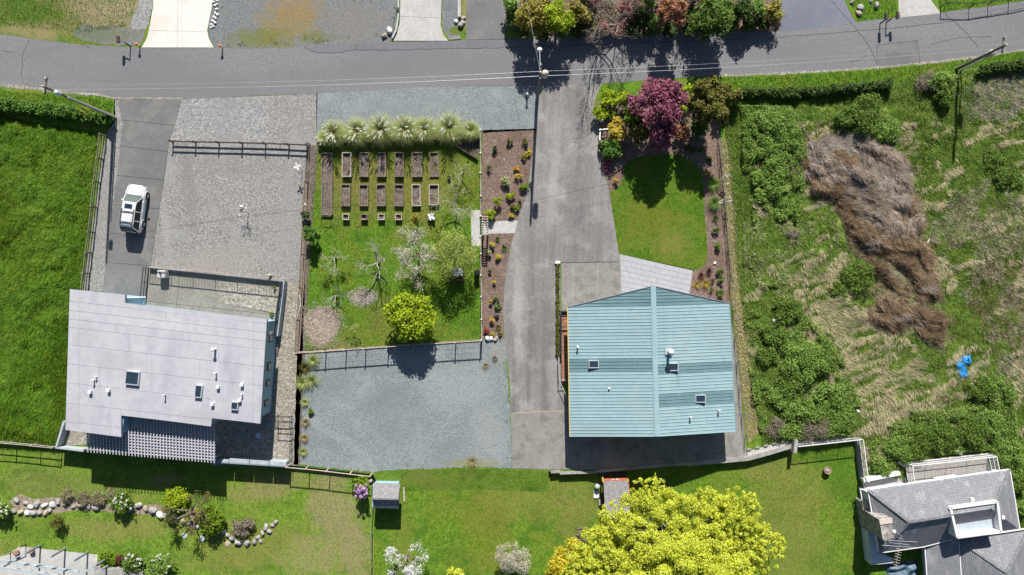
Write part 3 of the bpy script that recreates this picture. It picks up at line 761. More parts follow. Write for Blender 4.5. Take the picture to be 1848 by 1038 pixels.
# ------------------------------------------------------------------ fences and railings
def polyline(pts, spacing):
    """points every `spacing` pixels along a pixel polyline, ends included"""
    out = []
    for (a, b) in zip(pts[:-1], pts[1:]):
        L = math.hypot(b[0] - a[0], b[1] - a[1]); k = max(1, round(L / spacing))
        for i in range(k): out.append((a[0] + (b[0] - a[0]) * i / k, a[1] + (b[1] - a[1]) * i / k))
    out.append(pts[-1])
    return out

def fence(name, pts, posts, ht, rails, mat, label, cat='fence', z=0.0, pw=.1, rw=.035, rh=.1, railmat=None, wires=0, capmat=None, group=None, every=True):
    c = pts[len(pts) // 2]
    t = empty(name, P(c[0], c[1], z), label, cat, group)
    pp = posts if isinstance(posts, list) else polyline(pts, posts)
    q = [P(x, y, z) for x, y in pp]
    for i, p in enumerate(q):
        h_ = ht + R.uniform(-.03, .03)
        m = MB(); m.box((p.x, p.y, z + h_ / 2 - .05), (pw, pw, h_ + .1), R.uniform(-.1, .1))
        po = m.build('post', mat, t)
        if capmat:
            m = MB(); m.box((p.x, p.y, z + h_ + .03), (pw * 1.3, pw * 1.3, .05)); m.build('cap', capmat, po)
    for h_ in rails:
        for a, b in zip(q[:-1], q[1:]):
            d = Vector((0, 0, h_ + R.uniform(-.015, .015)))
            m = MB(); m.beam(a + d, b + d + Vector((0, 0, R.uniform(-.02, .02))), rw, rh)
            m.build('rail', railmat or mat, t)
    if wires:
        m = MB()
        for i in range(wires):
            zz = Vector((0, 0, ht * (i + .5) / wires))
            for a, b in zip(q[:-1], q[1:]): m.tube(a + zz, b + zz, .006, n=3, caps=False)
        for a, b in zip(q[:-1], q[1:]):
            k = max(2, int((b - a).length / .3))
            for j in range(1, k):
                p = a.lerp(b, j / k); m.tube(p, p + Vector((0, 0, ht * .97)), .005, n=3, caps=False)
        o = m.build('wire_mesh', M['dark_metal'], t); o['kind'] = 'stuff'
    return t

def railing(name, pts, spacing, ht, mat, label, z=0.0, bal=.12, cat='railing', mid=()):
    c = pts[len(pts) // 2]
    t = empty(name, P(c[0], c[1], z), label, cat)
    q = [P(x, y, z) for x, y in polyline(pts, spacing)]
    up = lambda h_: Vector((0, 0, h_))
    for p in q:
        m = MB(); m.box((p.x, p.y, z + ht / 2), (.06, .06, ht)); m.build('post', mat, t)
    for a, b in zip(q[:-1], q[1:]):
        m = MB(); m.beam(a + up(ht), b + up(ht), .07, .05); m.build('top_rail', mat, t)
        m = MB(); m.beam(a + up(.12), b + up(.12), .05, .05); m.build('bottom_rail', mat, t)
        for h_ in mid:
            m = MB(); m.beam(a + up(h_), b + up(h_), .05, .05); m.build('middle_rail', mat, t)
    if bal:
        m = MB()
        for a, b in zip(q[:-1], q[1:]):
            k = max(2, int((b - a).length / bal))
            for j in range(1, k):
                p = a.lerp(b, j / k); m.tube(p + up(.12), p + up(ht), .012, n=4, caps=False)
        o = m.build('baluster_row', mat, t); o['kind'] = 'stuff'
    return t

fence('post_and_rail_fence', [(192, 246), (181, 330), (171, 420), (157, 530)], 42, 1.25, (.35, .75, 1.12), M['timber_green'], 'weathered greenish post and rail fence between the tall meadow and the side gravel', pw=.14, rw=.05, rh=.14)
fence('rail_fence', [(313, 257), (435, 260), (556, 264)], [(313, 257), (354, 258), (396, 259), (438, 260), (480, 261), (522, 262.5), (556, 264)], 1.0, (.36, .76), M['timber_dark'], 'low dark brown rail fence between the two gravel areas above the parked car', pw=.13, rw=.05, rh=.13)
fence('wire_fence', [(560, 262), (553, 400), (546, 520), (538, 636)], 62, 1.25, (1.2,), M['timber_dark'], 'dark wire mesh fence with thin posts between the gravel yard and the raised bed garden', pw=.08, rw=.03, rh=.03, wires=4)
# base boards of that fence, seen as brown planks beside it
t = empty('board_edging', P(549, 560), 'brown plank edging on the ground along the wire mesh fence', 'edging')
pp = polyline([(556, 330), (549, 500), (540, 638)], 44)
for a, b in zip(pp[:-1], pp[1:]):
    m = MB(); m.beam(P(a[0] - 4, a[1], .12), P(b[0] - 4, b[1], .12), .5, .05); m.build('plank', M['timber'], t)
gf = fence('garden_fence', [(540, 635), (589, 632), (702, 624), (868, 613)], [(540, 635), (589, 632), (626, 629), (661, 627), (702, 624), (741, 621), (781, 618.5), (823, 616), (868, 613)], 1.55, (.15, 1.45), M['timber'],
      'garden fence with pale top rail along the blue gravel parking area', railmat=M['timber_pink'], wires=4, capmat=M['timber_pink'], rh=.07, rw=.06)
fence('garden_fence', [(868, 240), (868.5, 392)], [(868, 240), (868, 281), (868, 316), (868.5, 357), (868.5, 392)], 1.5, (.15, 1.42), M['timber'], 'garden fence north of the arbor between raised beds and bark bed', railmat=M['timber_pale'], wires=4, capmat=M['white'], rh=.06, rw=.05)
fence('garden_fence', [(868.5, 428), (870, 612)], [(868.5, 428), (869, 459), (869, 497), (869.5, 535), (870, 575), (870, 611)], 1.5, (.15, 1.42), M['timber'], 'garden fence south of the arbor between fruit trees and bark bed', railmat=M['timber_pale'], wires=4, capmat=M['white'], rh=.06, rw=.05)
fence('field_fence', [(675, 872), (673, 960), (672, 1080)], 54, 1.2, (1.15,), M['timber_green'], 'thin wire field fence running south from the small grey shed', z=DROP, pw=.08, rw=.03, rh=.03, wires=4)
fence('rail_fence', [(-60, 790), (24, 796), (68, 800), (108, 804)], [(-60, 790), (-18, 793), (24, 796), (68, 800), (106, 804)], 1.15, (.6, 1.1), M['timber_pale'], 'pale post and rail fence above the lawn left of the flat roofed house', pw=.1, rw=.04, rh=.08, wires=3)
fence('rail_fence', [(523, 838), (672, 854)], [(523, 838), (557, 841), (594, 845), (636, 850), (672, 854)], 1.25, (1.2,), M['timber_pink'], 'pinkish timber rail fence on the bank beside the small grey shed', pw=.09, rw=.06, rh=.07, wires=4)
fence('metal_fence', [(1697, -40), (1699, 13), (1782, 5), (1860, -6)], [(1697, -40), (1698, 12), (1749, 13), (1783, 8), (1820, 2), (1860, -6)], 1.0, (.95,), M['black'], 'thin black fence on the roadside lawn in the upper right corner', pw=.07, rw=.05, rh=.05, wires=3)
fence('wire_fence', [(1295, 250), (1308, 400), (1322, 560), (1334, 700), (1344, 790)], 50, 1.2, (1.15,), M['cable_dark'], 'thin galvanised wire fence along the bark bed and the rough meadow', pw=.06, rw=.025, rh=.025, wires=3)
t = empty('board_edging', P(1303, 290), 'pale board edging between the bark bed and the rough meadow', 'edging')
pp = polyline([(1298, 258), (1306, 340), (1319, 500)], 40)
for a, b in zip(pp[:-1], pp[1:]):
    m = MB(); m.beam(P(*a, .12), P(*b, .12), .07, .2); m.build('plank', M['timber'], t)

# railings around the sunken patio
railing('metal_railing', [(269, 484), (264, 536)], 26, 1.15, M['dark_metal'], 'black metal railing at the driveway end of the sunken patio', bal=.2, mid=(.6,))
railing('metal_railing', [(272, 484), (350, 491.5), (430, 500), (506, 508)], 39, 1.2, M['dark_metal'], 'long black metal railing on the concrete kerb above the patio', bal=.25, mid=(.42,))
m = MB(); m.beam(P(270, 483, .17), P(514, 508, .17), .28, .36)
tag(m.build('kerb_wall', M['wall_concrete'], None, loc=P(390, 495)), 'low concrete kerb wall between the gravel yard and the patio', 'wall')
t = empty('patio_wall', P(506, 552), 'whitish wall tinted with the blue grey of its shade, with dark rails, closing the patio on its gravel side', 'wall')
m = MB(); m.prism([tuple(P(*p))[:2] for p in ((511, 508), (519, 508), (507, 606), (499, 602))], -.02, .95); m.build('wall_body', M['wall_bluegrey'], t)  # blue grey puts the shade on this whitish wall into its colour
for k, h_ in enumerate((1.15, 1.4, 1.65)):
    m = MB(); m.beam(P(516, 508, 0) + Vector((0, 0, h_)), P(503, 604, 0) + Vector((0, 0, h_)), .06, .08); m.build('rail', M['dark_metal'], t)
for k in range(5):
    p = P(516 - 13 * k / 4, 509 + 94 * k / 4)
    m = MB(); m.box((p.x, p.y, 1.3), (.07, .07, .75)); m.build('post', M['dark_metal'], t)
# covered grill on the patio
t = empty('covered_grill', P(299, 494), 'round topped barbecue under a pale grey cover on the patio', 'grill')
c = P(299, 495)
m = MB(); m.prism([(c.x + .42 * sx * k_, c.y + .4 * sy * j_) for sx, sy, k_, j_ in ((1, 1, .75, 1), (1, 1, 1, .75), (1, -1, 1, .75), (1, -1, .75, 1), (-1, -1, .75, 1), (-1, -1, 1, .75), (-1, 1, 1, .75), (-1, 1, .75, 1))], .05, .95)
m.build('cover', M['plastic_grey'], t, bevel=.1)
m = MB(); m.tube((c.x, c.y - .05, .95), (c.x, c.y - .05, 1.2), .06, .05, 8); m.build('vent_cap', M['black'], t)
m = MB(); m.box((c.x - .08, c.y + .1, .97), (.2, .06, .05)); m.build('handle', M['black'], t)
for sx in (-1, 1):
    m = MB(); m.tube((c.x + .3 * sx, c.y, .0), (c.x + .3 * sx, c.y, .08), .04, n=8); m.build('leg', M['black'], t)

# ------------------------------------------------------------------ flat roofed house on the left lot
hz = 4.0
house = empty('flat_roofed_house', P(330, 650), 'blue walled modern house with a wide pale grey flat roof and lattice pergola beside it', 'house')
foot = [(174, 527), (264, 536), (264, 550), (501, 578), (489, 743), (416, 738), (412, 752), (262, 733), (258, 768), (168, 756)]
m = MB(); m.prism([tuple(P(*p))[:2] for p in foot], DROP, hz - .27); m.build('wall', M['wall_blue'], house)
roofpx = [(126, 522), (226, 532), (226, 547), (482, 576), (470, 765), (383, 755), (381, 770), (219, 750), (219, 789), (118, 776)]
m = MB(); m.prism([tuple(P(x, y, hz))[:2] for x, y in roofpx], hz - .28, hz); roof = m.build('roof', M['fascia'], house)
xl = lambda y: 126 - (y - 522) * 8 / 254
xr = lambda y: 482 - (y - 576) * 12 / 189
S_ = .113
def cell(poly):
    c = (sum(p[0] for p in poly) / len(poly), sum(p[1] for p in poly) / len(poly))
    q = []
    n = len(poly)
    for i, p in enumerate(poly):        # pull the outline in by a third of a pixel: open joints
        a, b = poly[i - 1], poly[(i + 1) % n]
        e1 = Vector((p[0] - a[0], p[1] - a[1])).normalized(); e2 = Vector((b[0] - p[0], b[1] - p[1])).normalized()
        n1 = Vector((-e1.y, e1.x)); n2 = Vector((-e2.y, e2.x))
        k = (n1 + n2); k = k / max(.3, k.dot(n1)) * .26
        q.append((p[0] + k.x, p[1] + k.y))
    m = MB(); m.prism([tuple(P(x, y, hz))[:2] for x, y in q], hz + .002, hz + .025 + R.uniform(0, .004))
    return m.build('roof_sheet', M['membrane'], roof)
m = MB(); m.prism([tuple(P(x, y, hz))[:2] for x, y in [(128, 524), (224, 534), (225, 549), (479, 578), (468, 762), (381, 753), (379, 767), (217, 748), (217, 786), (120, 774)]], hz - .05, hz + .006)
m.build('underlay', M['membrane_seam'], roof)
def rowquad(y0, y1, xa, xb):
    f = lambda x, y: y + S_ * (x - xl(y))
    return [(xa if xa is not None else xl(y0), f(xa if xa is not None else xl(y0), y0)), (xb if xb is not None else xr(f(480, y0)), f(xb if xb is not None else xr(f(480, y0)), y0)),
            (xb if xb is not None else xr(f(480, y1)), f(xb if xb is not None else xr(f(480, y1)), y1)), (xa if xa is not None else xl(y1), f(xa if xa is not None else xl(y1), y1))]
EDG = 143
cell([(126, 522), (226, 532), (226, 547), (400, 566.8), (400, 575.3), (126, 543.8)])
cell([(400, 566.8), (482, 576), (481.4, 584), (400, 575.3)])
for y0, y1, splits in ((543.8, 560, [300]), (560, 575.6, [390]), (575.6, 590.6, [210, 340]), (590.6, 622, [234, 395]), (622, 656.5, [265, 361]), (656.5, 690.7, [180, 330])):
    xs_ = [None, EDG] + splits + [458, None]
    for a, b in zip(xs_[:-1], xs_[1:]): cell(rowquad(y0, y1, a, b))
for a, b in ((None, EDG), (EDG, 200), (200, 300), (300, 383)): cell(rowquad(690.7, 727.5, a, b))
cell([(383, 720), (458, 728.6), (457, 763.3), (383, 755)])
cell([(458, 728.6), (472.4, 730), (470, 765), (457, 763.3)])
cell(rowquad(727.5, 761, None, EDG)); cell([(EDG, 730.2), (199, 736.6), (199, 769.8), (EDG, 763.6)]); cell([(199, 736.6), (219, 738.8), (219, 771.8), (199, 769.8)])
cell([(219, 738.8), (300, 748), (300, 759.4), (219, 750)]); cell([(300, 748), (382.7, 757.3), (381, 770), (300, 759.4)])
cell([(118.5, 761), (199, 769.8), (199, 786.5), (118, 776)]); cell([(199, 769.8), (219, 771.8), (219, 789), (199, 786.5)])

def skylight(px, py, w, l, z, par, frame=M['galv'], rz=-.11):
    c = P(px, py, z)
    m = MB()
    for sx, sy, dx, dy in ((-1, 0, .07, l), (1, 0, .07, l), (0, -1, w - .14, .07), (0, 1, w - .14, .07)):
        off = Matrix.Rotation(rz, 3, 'Z') @ Vector((sx * (w / 2 - .045), sy * (l / 2 - .045), 0))
        m.box((c.x + off.x, c.y + off.y, z + .14), (dx, dy, .28), rz)
    f = m.build('skylight', frame, par)
    m = MB(); m.box((c.x, c.y, z + .12), (w - .16, l - .16, .2), rz); m.build('pane', M['glass'], f)
    return f
for a in ((241, 682, 1.3, 1.3), (360, 706, .68, 1.2), (425, 732, .68, .78)): skylight(*a, hz + .02, roof)
def pipe(px, py, z, par, h_, r=.06, cap=True, mat=None):
    c = P(px, py, z)
    m = MB(); m.tube((c.x, c.y, z - .02), (c.x, c.y, z + h_), r, r, 8)
    if cap: m.tube((c.x, c.y, z + h_), (c.x, c.y, z + h_ + .1), r * 1.9, r * 1.1, 8)
    return m.build('vent_pipe', mat or M['white_trim'], par)
for px, py, h_, r in ((389, 630, .75, .1), (391, 673, .45, .06), (171, 686, .45, .06), (175, 680, .3, .06), (299, 712, .5, .05), (438, 711, .3, .05)): pipe(px, py, hz + .02, roof, h_, r)
for px, py in ((395, 698), (385, 729), (438, 694), (434, 722), (165, 707), (198, 704)):
    c = P(px, py, hz)
    m = MB(); m.box((c.x, c.y, hz + .17), (.24, .26, .3), -.1); m.box((c.x, c.y + .02, hz + .34), (.3, .3, .05), -.1); m.build('roof_vent', M['white_trim'], roof)
wd = Vector((-(743 - 598) / 18, 0, 0))
for py, w in ((608, .75), (658, .8), (687, .6), (722, .6)):
    x = 500 - (py - 598) * 11 / 145
    c = P(x, py); an = math.atan2(11, 145)
    m = MB(); m.box((c.x + .03, c.y, 1.65), (.1, w, .95), -an); f = m.build('window', M['black'], house)
    m = MB(); m.box((c.x + .07, c.y, 1.65), (.06, w - .22, .7), -an); m.build('pane', M['plastic_grey'], f)
m = MB(); m.beam(P(230, 537, 3.4), P(263, 536, 3.4), .12, .1); m.build('gutter', M['white_trim'], house)
m = MB(); m.beam(P(262, 536, 3.4), P(259, 548, 3.0), .08, .08); m.build('downspout', M['white_trim'], house)
c = P(504, 601)
m = MB(); m.box((c.x - .5, c.y + .1, 1.0), (.6, .35, 2.0)); m.build('wall_pier', M['white_trim'], house)

# lattice pergola: every slat its own part
perg = empty('lattice_pergola', P(290, 790), 'grey lattice pergola of crossed slats on the south side of the flat roofed house', 'pergola')
pz = 2.6
yb = lambda x: 812 + (x - 157) * .0866
for i in range(41):
    x = 158 + i * 5.7
    y0 = 752 if x > 221 else 777
    y0 += (x - 157) * .08
    m = MB(); m.beam(P(x, y0 - 8, pz + .155), P(x + 1, yb(x) + 4, pz + .155), .085, .11); m.build('slat', M['lattice'], perg)
for k in range(15):
    d = 2 + k * 5.35
    xa = 156 if d < 36 else 221
    m = MB(); m.beam(P(xa, yb(xa) - d, pz), P(389, yb(389) - d, pz), .08, .19); m.build('slat', M['lattice'], perg)
for x in (160, 222, 300, 384):
    p = P(x, yb(x) - 4, pz)
    m = MB(); m.box((p.x, p.y, (pz + DROP) / 2 - .03), (.14, .14, pz - DROP - .06)); m.build('post', M['fascia'], perg)
sheet('terrace', [(170, 756), (262, 735), (412, 752), (412, 815), (160, 796), (160, 780)], M['gravel_tan'], 6)
sheet('gravel_terrace', [(106, 765), (172, 757), (170, 800), (110, 806)], M['gravel_tan'], 7)
# terrace walls
t = empty('terrace_wall', P(118, 790), 'grey terrace wall around a gravel corner at the left end of the pergola', 'wall')
m = MB(); m.prism([tuple(P(*p))[:2] for p in ((124, 757), (128, 758), (114, 803), (110, 805))], DROP, .95); m.build('side_wall', M['wall_bluegrey'], t)
m = MB(); m.prism([tuple(P(*p))[:2] for p in ((110, 805.5), (114, 803.5), (165, 808), (165, 812))], DROP, .95); m.build('end_wall', M['wall_bluegrey'], t)
t = empty('parapet_wall', P(460, 830), 'stepped pale blue parapet wall of four panels edging the house gravel terrace', 'wall')
for k, (xa, xb) in enumerate(((392, 420), (421, 456), (457, 491), (492, 522))):
    ya = 822 + (xa - 392) * .062; yb_ = 822 + (xb - 392) * .062
    m = MB(); m.prism([tuple(P(*p))[:2] for p in ((xa, ya + (3 if k == 0 else 0)), (xb, yb_ + (3 if k == 0 else 0)), (xb, yb_ + 8), (xa, ya + 8))], DROP, .98 - .02 * k)
    m.build('panel', M['wall_bluegrey'], t)
    m = MB(); m.prism([tuple(P(*p))[:2] for p in ((xa, ya + 6), (xb, yb_ + 6), (xb, yb_ + 8.4), (xa, ya + 8.4))], .98, 1.02); m.build('cap', M['fascia'], t)
for px, py, mt, lab in ((484, 767, 'disc_green', 'round blue grey lid in the gravel just below the house corner'), (466, 786, 'white_disc', 'pale round lid in the shaded gravel terrace'),
                   (433, 782, 'disc_green', 'dull green round lid in the gravel beside the pale one'), (403, 779, 'disc_green', 'dull green round lid in the gravel beside the pergola')):
    c = P(px, py)
    m = MB(); m.lathe((c.x, c.y, 0), [(.3, 0), (.3, .06), (.27, .075), (.05, .08)], 20)
    tag(m.build('access_lid', M[mt], None, loc=c), lab, 'access lid')
t = empty('wire_trellis', P(516, 762), 'black wire garden frame standing on the gravel beside the house', 'trellis')
a, b, c_, d = P(503, 749), P(529, 750), P(528, 772), P(503, 771)
for p, q_ in ((a, b), (b, c_), (c_, d), (d, a)):
    for h_ in (.5, 1.0):
        m = MB(); m.beam(p + Vector((0, 0, h_)), q_ + Vector((0, 0, h_)), .05, .05); m.build('bar', M['black'], t)
for p in (a, b, c_, d):
    m = MB(); m.tube(p, p + Vector((0, 0, 1.05)), .03, n=6); m.build('leg', M['black'], t)
fence('metal_fence', [(530, 772), (527, 832)], 20, 1.0, (.4, .95), M['black'], 'short black metal fence from the wire frame down to the parapet wall', pw=.05, rw=.04, rh=.04)

# ------------------------------------------------------------------ teal metal building
ez, rz_ = 2.7, 4.7
mbld = empty('metal_building', P(1165, 650), 'metal building with a teal ribbed gable roof and darker roof bands beside the driveway', 'building')
def lerp(a, b, t): return (a[0] + (b[0] - a[0]) * t, a[1] + (b[1] - a[1]) * t)
Wn, Ws, Rn, Rs, En, Es = (1025, 554), (1029, 788), (1179, 551.5), (1186, 788), (1315.5, 547), (1327, 779)
apex = (1179, 516)
mroof = empty('roof', P(1165, 650, 3.5) - mbld.location); mroof.parent = mbld
th = Vector((0, 0, -.04))
def panel(e0, r0, e1, r1, zr0, zr1, ze, mat):
    """strip of roofing from eave (e) to ridge (r); 0 = upslope north side, 1 = south side"""
    A, B, C_, D_ = P(*e0, ze[0]), P(*r0, zr0), P(*r1, zr1), P(*e1, ze[1])
    m = MB()
    vs = [A, B, C_, D_]
    m.add([v for v in vs] + [v + th for v in vs], [(0, 3, 2, 1), (4, 5, 6, 7), (0, 1, 5, 4), (1, 2, 6, 5), (2, 3, 7, 6), (3, 0, 4, 7)])
    o = m.build('roof_panel', mat, mroof)
    n = (A - B).cross(C_ - B); n.normalize()
    if n.z < 0: n = -n
    m = MB()
    w = (B - C_).normalized() * .035
    up = n * .04
    lo = Vector((0, 0, .003))
    m.add([D_ + w + lo, C_ + w + lo, C_ - w * .2 + lo, D_ - w * .2 + lo, D_ + w * .6 + up, C_ + w * .6 + up, C_ + up * 1 + w * .1, D_ + up + w * .1],
          [(0, 4, 5, 1), (2, 6, 7, 3), (4, 7, 6, 5), (0, 3, 7, 4), (1, 5, 6, 2)])
    m.build('rib', mat, o)
N_ = 40
for side, (En_, Es_) in enumerate(((Wn, Ws), (En, Es))):
    for k in range(N_):
        t0, t1 = k / N_, (k + 1) / N_
        r0, r1 = lerp(Rn, Rs, t0), lerp(Rn, Rs, t1)
        ym = (r0[1] + r1[1]) / 2
        dark = (645 < ym < 669) if side == 0 else (655 < ym < 675 or 713 < ym < 737)
        panel(lerp(En_, Es_, t0), r0, lerp(En_, Es_, t1), r1, rz_, rz_, (ez, ez), M['teal_dark'] if dark else M['teal'])
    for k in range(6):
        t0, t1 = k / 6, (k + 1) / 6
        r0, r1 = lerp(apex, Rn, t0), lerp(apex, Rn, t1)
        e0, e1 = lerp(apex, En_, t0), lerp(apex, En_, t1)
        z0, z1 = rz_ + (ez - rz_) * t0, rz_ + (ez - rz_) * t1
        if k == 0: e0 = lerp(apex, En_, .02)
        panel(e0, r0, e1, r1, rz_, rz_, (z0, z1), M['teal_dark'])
m = MB()
for s_ in (-1, 1):
    a, b = P(*apex, rz_ + .06), P(*Rs, rz_ + .06)
    dx = Vector((s_ * .24, 0, -.05))
    m.add([a, b, b + dx, a + dx], [(0, 1, 2, 3) if s_ > 0 else (0, 3, 2, 1)])
m.build('ridge_cap', M['teal'], mroof)
for e0, e1, mt in ((apex, Wn, 'fascia'), (apex, En, 'fascia')):
    m = MB(); m.beam(P(*e0, rz_ - .02), P(*e1, ez - .02), .06, .16); m.build('fascia_board', M[mt], mroof)
m = MB(); m.beam(P(Wn[0] - .6, Wn[1], ez - .06), P(Ws[0] - .6, Ws[1], ez - .06), .10, .1); m.build('gutter', M['yellow_trim'], mroof)
m = MB(); m.beam(P(En[0] + .6, En[1], ez - .06), P(Es[0] + .6, Es[1], ez - .06), .10, .1); m.build('gutter', M['teal_rib'], mroof)
wallp = [P(1036, 565), P(1300, 556), P(1300, 757), P(1034, 764)]
m = MB(); m.prism([tuple(p)[:2] for p in wallp], 0, ez - .06); m.build('wall', M['beige_wall'], mbld)
for i, j in ((0, 1), (3, 2)):
    a, b = wallp[i].copy(), wallp[j].copy(); a.z = b.z = ez - .06
    c = (a + b) / 2; c.z = rz_ - .12
    m = MB(); d = Vector((0, .1 if i else -.1, 0))
    m.add([a, b, c, a + d, b + d, c + d], [(0, 1, 2), (5, 4, 3), (0, 2, 5, 3), (1, 4, 5, 2)]); m.build('gable_wall', M['beige_wall'], mbld)
a, b = wallp[3], wallp[2]
for t0, t1 in ((.08, .32), (.4, .64), (.72, .92)):
    p, q_ = a.lerp(b, t0), a.lerp(b, t1)
    m = MB(); m.beam(p + Vector((0, -.03, 1.05)), q_ + Vector((0, -.03, 1.05)), .05, 2.1); m.build('garage_door', M['white_trim'], mbld)
def rz_at(px, py):
    t = min(1, max(0, (py - 552) / 236)); xr_ = 1179 + 7 * t
    return rz_ + (ez - rz_) * ((xr_ - px) / (xr_ - (1025 + 4 * t)) if px < xr_ else (px - xr_) / (1315.5 + 11.5 * t - xr_))
for px, py in ((1071, 657), (1214, 662), (1263, 719)): skylight(px, py, 1.0, .75, rz_at(px, py) - .06, mroof, rz=0.02)
c = P(1206, 634, rz_at(1206, 634))
m = MB(); m.box((c.x, c.y, c.z + .1), (.66, .6, .3)); fl = m.build('flue', M['galv'], mroof)
m = MB(); m.tube((c.x, c.y, c.z + .2), (c.x, c.y, c.z + 1.25), .14, n=12); m.build('flue_pipe', M['galv'], fl)
m = MB(); m.lathe((c.x, c.y, c.z + 1.25), [(.15, 0), (.27, .04), (.27, .14), (.08, .26)], 14); m.build('flue_cap', M['white'], fl)
for px, py, h_ in ((1042, 626, .4), (1099, 701, .12), (1245, 752, .4), (1296, 740, .4)): pipe(px, py, rz_at(px, py), mroof, h_, .065)
# side deck
t = empty('side_deck', P(1019, 600), 'narrow redwood deck with metal edge along the west wall of the metal building', 'deck')
for k in range(18):
    y = 566 + k * 7
    m = MB(); m.beam(P(1013.5, y, .45), P(1030, y, .45), .36, .05); m.build('plank', M['redwood'], t)
m = MB(); m.beam(P(1012.5, 562, .5), P(1012.5, 640, .5), .12, .5); m.build('edge_rail', M['dark_metal'], t)
m = MB(); m.beam(P(1012.5, 562, .7), P(1028, 562, .7), .10, .3); m.build('edge_rail', M['dark_metal'], t)
m = MB(); m.beam(P(1013, 590, .8), P(1028, 590, .8), .10, .08); m.build('rail', M['dark_metal'], t)
for y in (566, 602, 638, 690):
    p = P(1014, y); m = MB(); m.box((p.x, p.y, .22), (.1, .1, .44)); m.build('post', M['timber_dark'], t)
t = empty('stair_railing', P(1010, 700), 'thin galvanised handrail beside the driveway at the deck steps', 'railing')
for a, b in (((1008, 645), (1009, 686)), ((1009, 686), (1026, 722)), ((1009, 686), (1024, 686))):
    m = MB(); m.beam(P(*a, .9), P(*b, .9), .05, .05); m.build('rail', M['galv'], t)
for x, y in ((1008, 645), (1009, 686), (1024, 686), (1026, 722)):
    p = P(x, y, .9); m = MB(); m.tube((p.x, p.y, 0), p, .025, n=6); m.build('post', M['galv'], t)
m = MB()
for h_ in (.3, .6): m.beam(P(1008, 645, h_), P(1009, 686, h_), .03, .03)
m.build('lower_rail', M['galv'], t)

# ------------------------------------------------------------------ walls along the lower lawns
t = empty('retaining_wall', P(1390, 812), 'long grey concrete retaining wall above the lawn right of the yellow tree', 'wall')
wpts = [(1240, 836), (1300, 830.5), (1350, 826), (1390, 815), (1430, 803)]
for a, b in zip(wpts[:-1], wpts[1:]):
    m = MB(); m.prism([tuple(P(*p))[:2] for p in ((a[0], a[1] - 3), (b[0], b[1] - 3), (b[0], b[1] + 5), (a[0], a[1] + 5))], DROP - .1, .16); m.build('wall_segment', M['wall_concrete'], t)
c = P(1430, 801); m = MB(); m.box((c.x, c.y - .1, .1), (.35, 1.3, 1.5), -.1); m.build('end_pier', M['wall_concrete'], t)
t = empty('retaining_wall', P(1060, 848), 'short stepped concrete retaining wall between the apron and the middle lawn', 'wall')
for xa, xb, dy in ((994, 1010, 0), (1010, 1040, 2), (1040, 1076, 1)):
    m = MB(); m.prism([tuple(P(*p))[:2] for p in ((xa, 849 + dy), (xb, 848.5 + dy), (xb, 853 + dy), (xa, 854 + dy))], DROP - .1, .12); m.build('wall_segment', M['wall_concrete'], t)
t = empty('retaining_wall', P(1170, 846), 'shaded dark concrete retaining wall behind the red shed', 'wall')
m = MB(); m.prism([tuple(P(*p))[:2] for p in ((1076, 848), (1240, 833), (1240, 839), (1076, 853))], DROP - .1, .1); m.build('wall_segment', M['wall_concrete'], t)
walk = sheet('concrete_walk', [(1348, 815), (1400, 800), (1424, 789), (1536, 775), (1548, 784), (1548, 792), (1432, 803), (1350, 827)], M['grey_concrete'], 4)
m = MB()
for k in range(5):
    a = lerp((1352, 811), (1412, 797), k / 4.0)
    m.box(tuple(P(a[0], a[1], .08)), (.42, .16, .14), .25)
tag(m.build('block_row', M['wall_concrete'], None, loc=P(1382, 804)), 'row of grey hollow concrete blocks lying beside the concrete walk', 'blocks', kind='stuff')
railing('white_railing', [(1434, 802), (1490, 796), (1546, 789.5)], 28, 1.0, M['white'], 'white metal railing along the top of the lawn wall near the fire bowl', bal=.14)
railing('white_railing', [(1549, 790), (1554, 830), (1559, 866)], 38, 1.0, M['white'], 'white slatted railing running down to the grey roofed house', bal=.12)
m = MB(); m.prism([tuple(P(*p))[:2] for p in ((1546, 789), (1551, 789), (1560, 868), (1555, 868))], DROP - .1, .05)
tag(m.build('lawn_wall', M['wall_concrete'], None, loc=P(1553, 828)), 'narrow grey wall under the white slatted railing', 'wall')

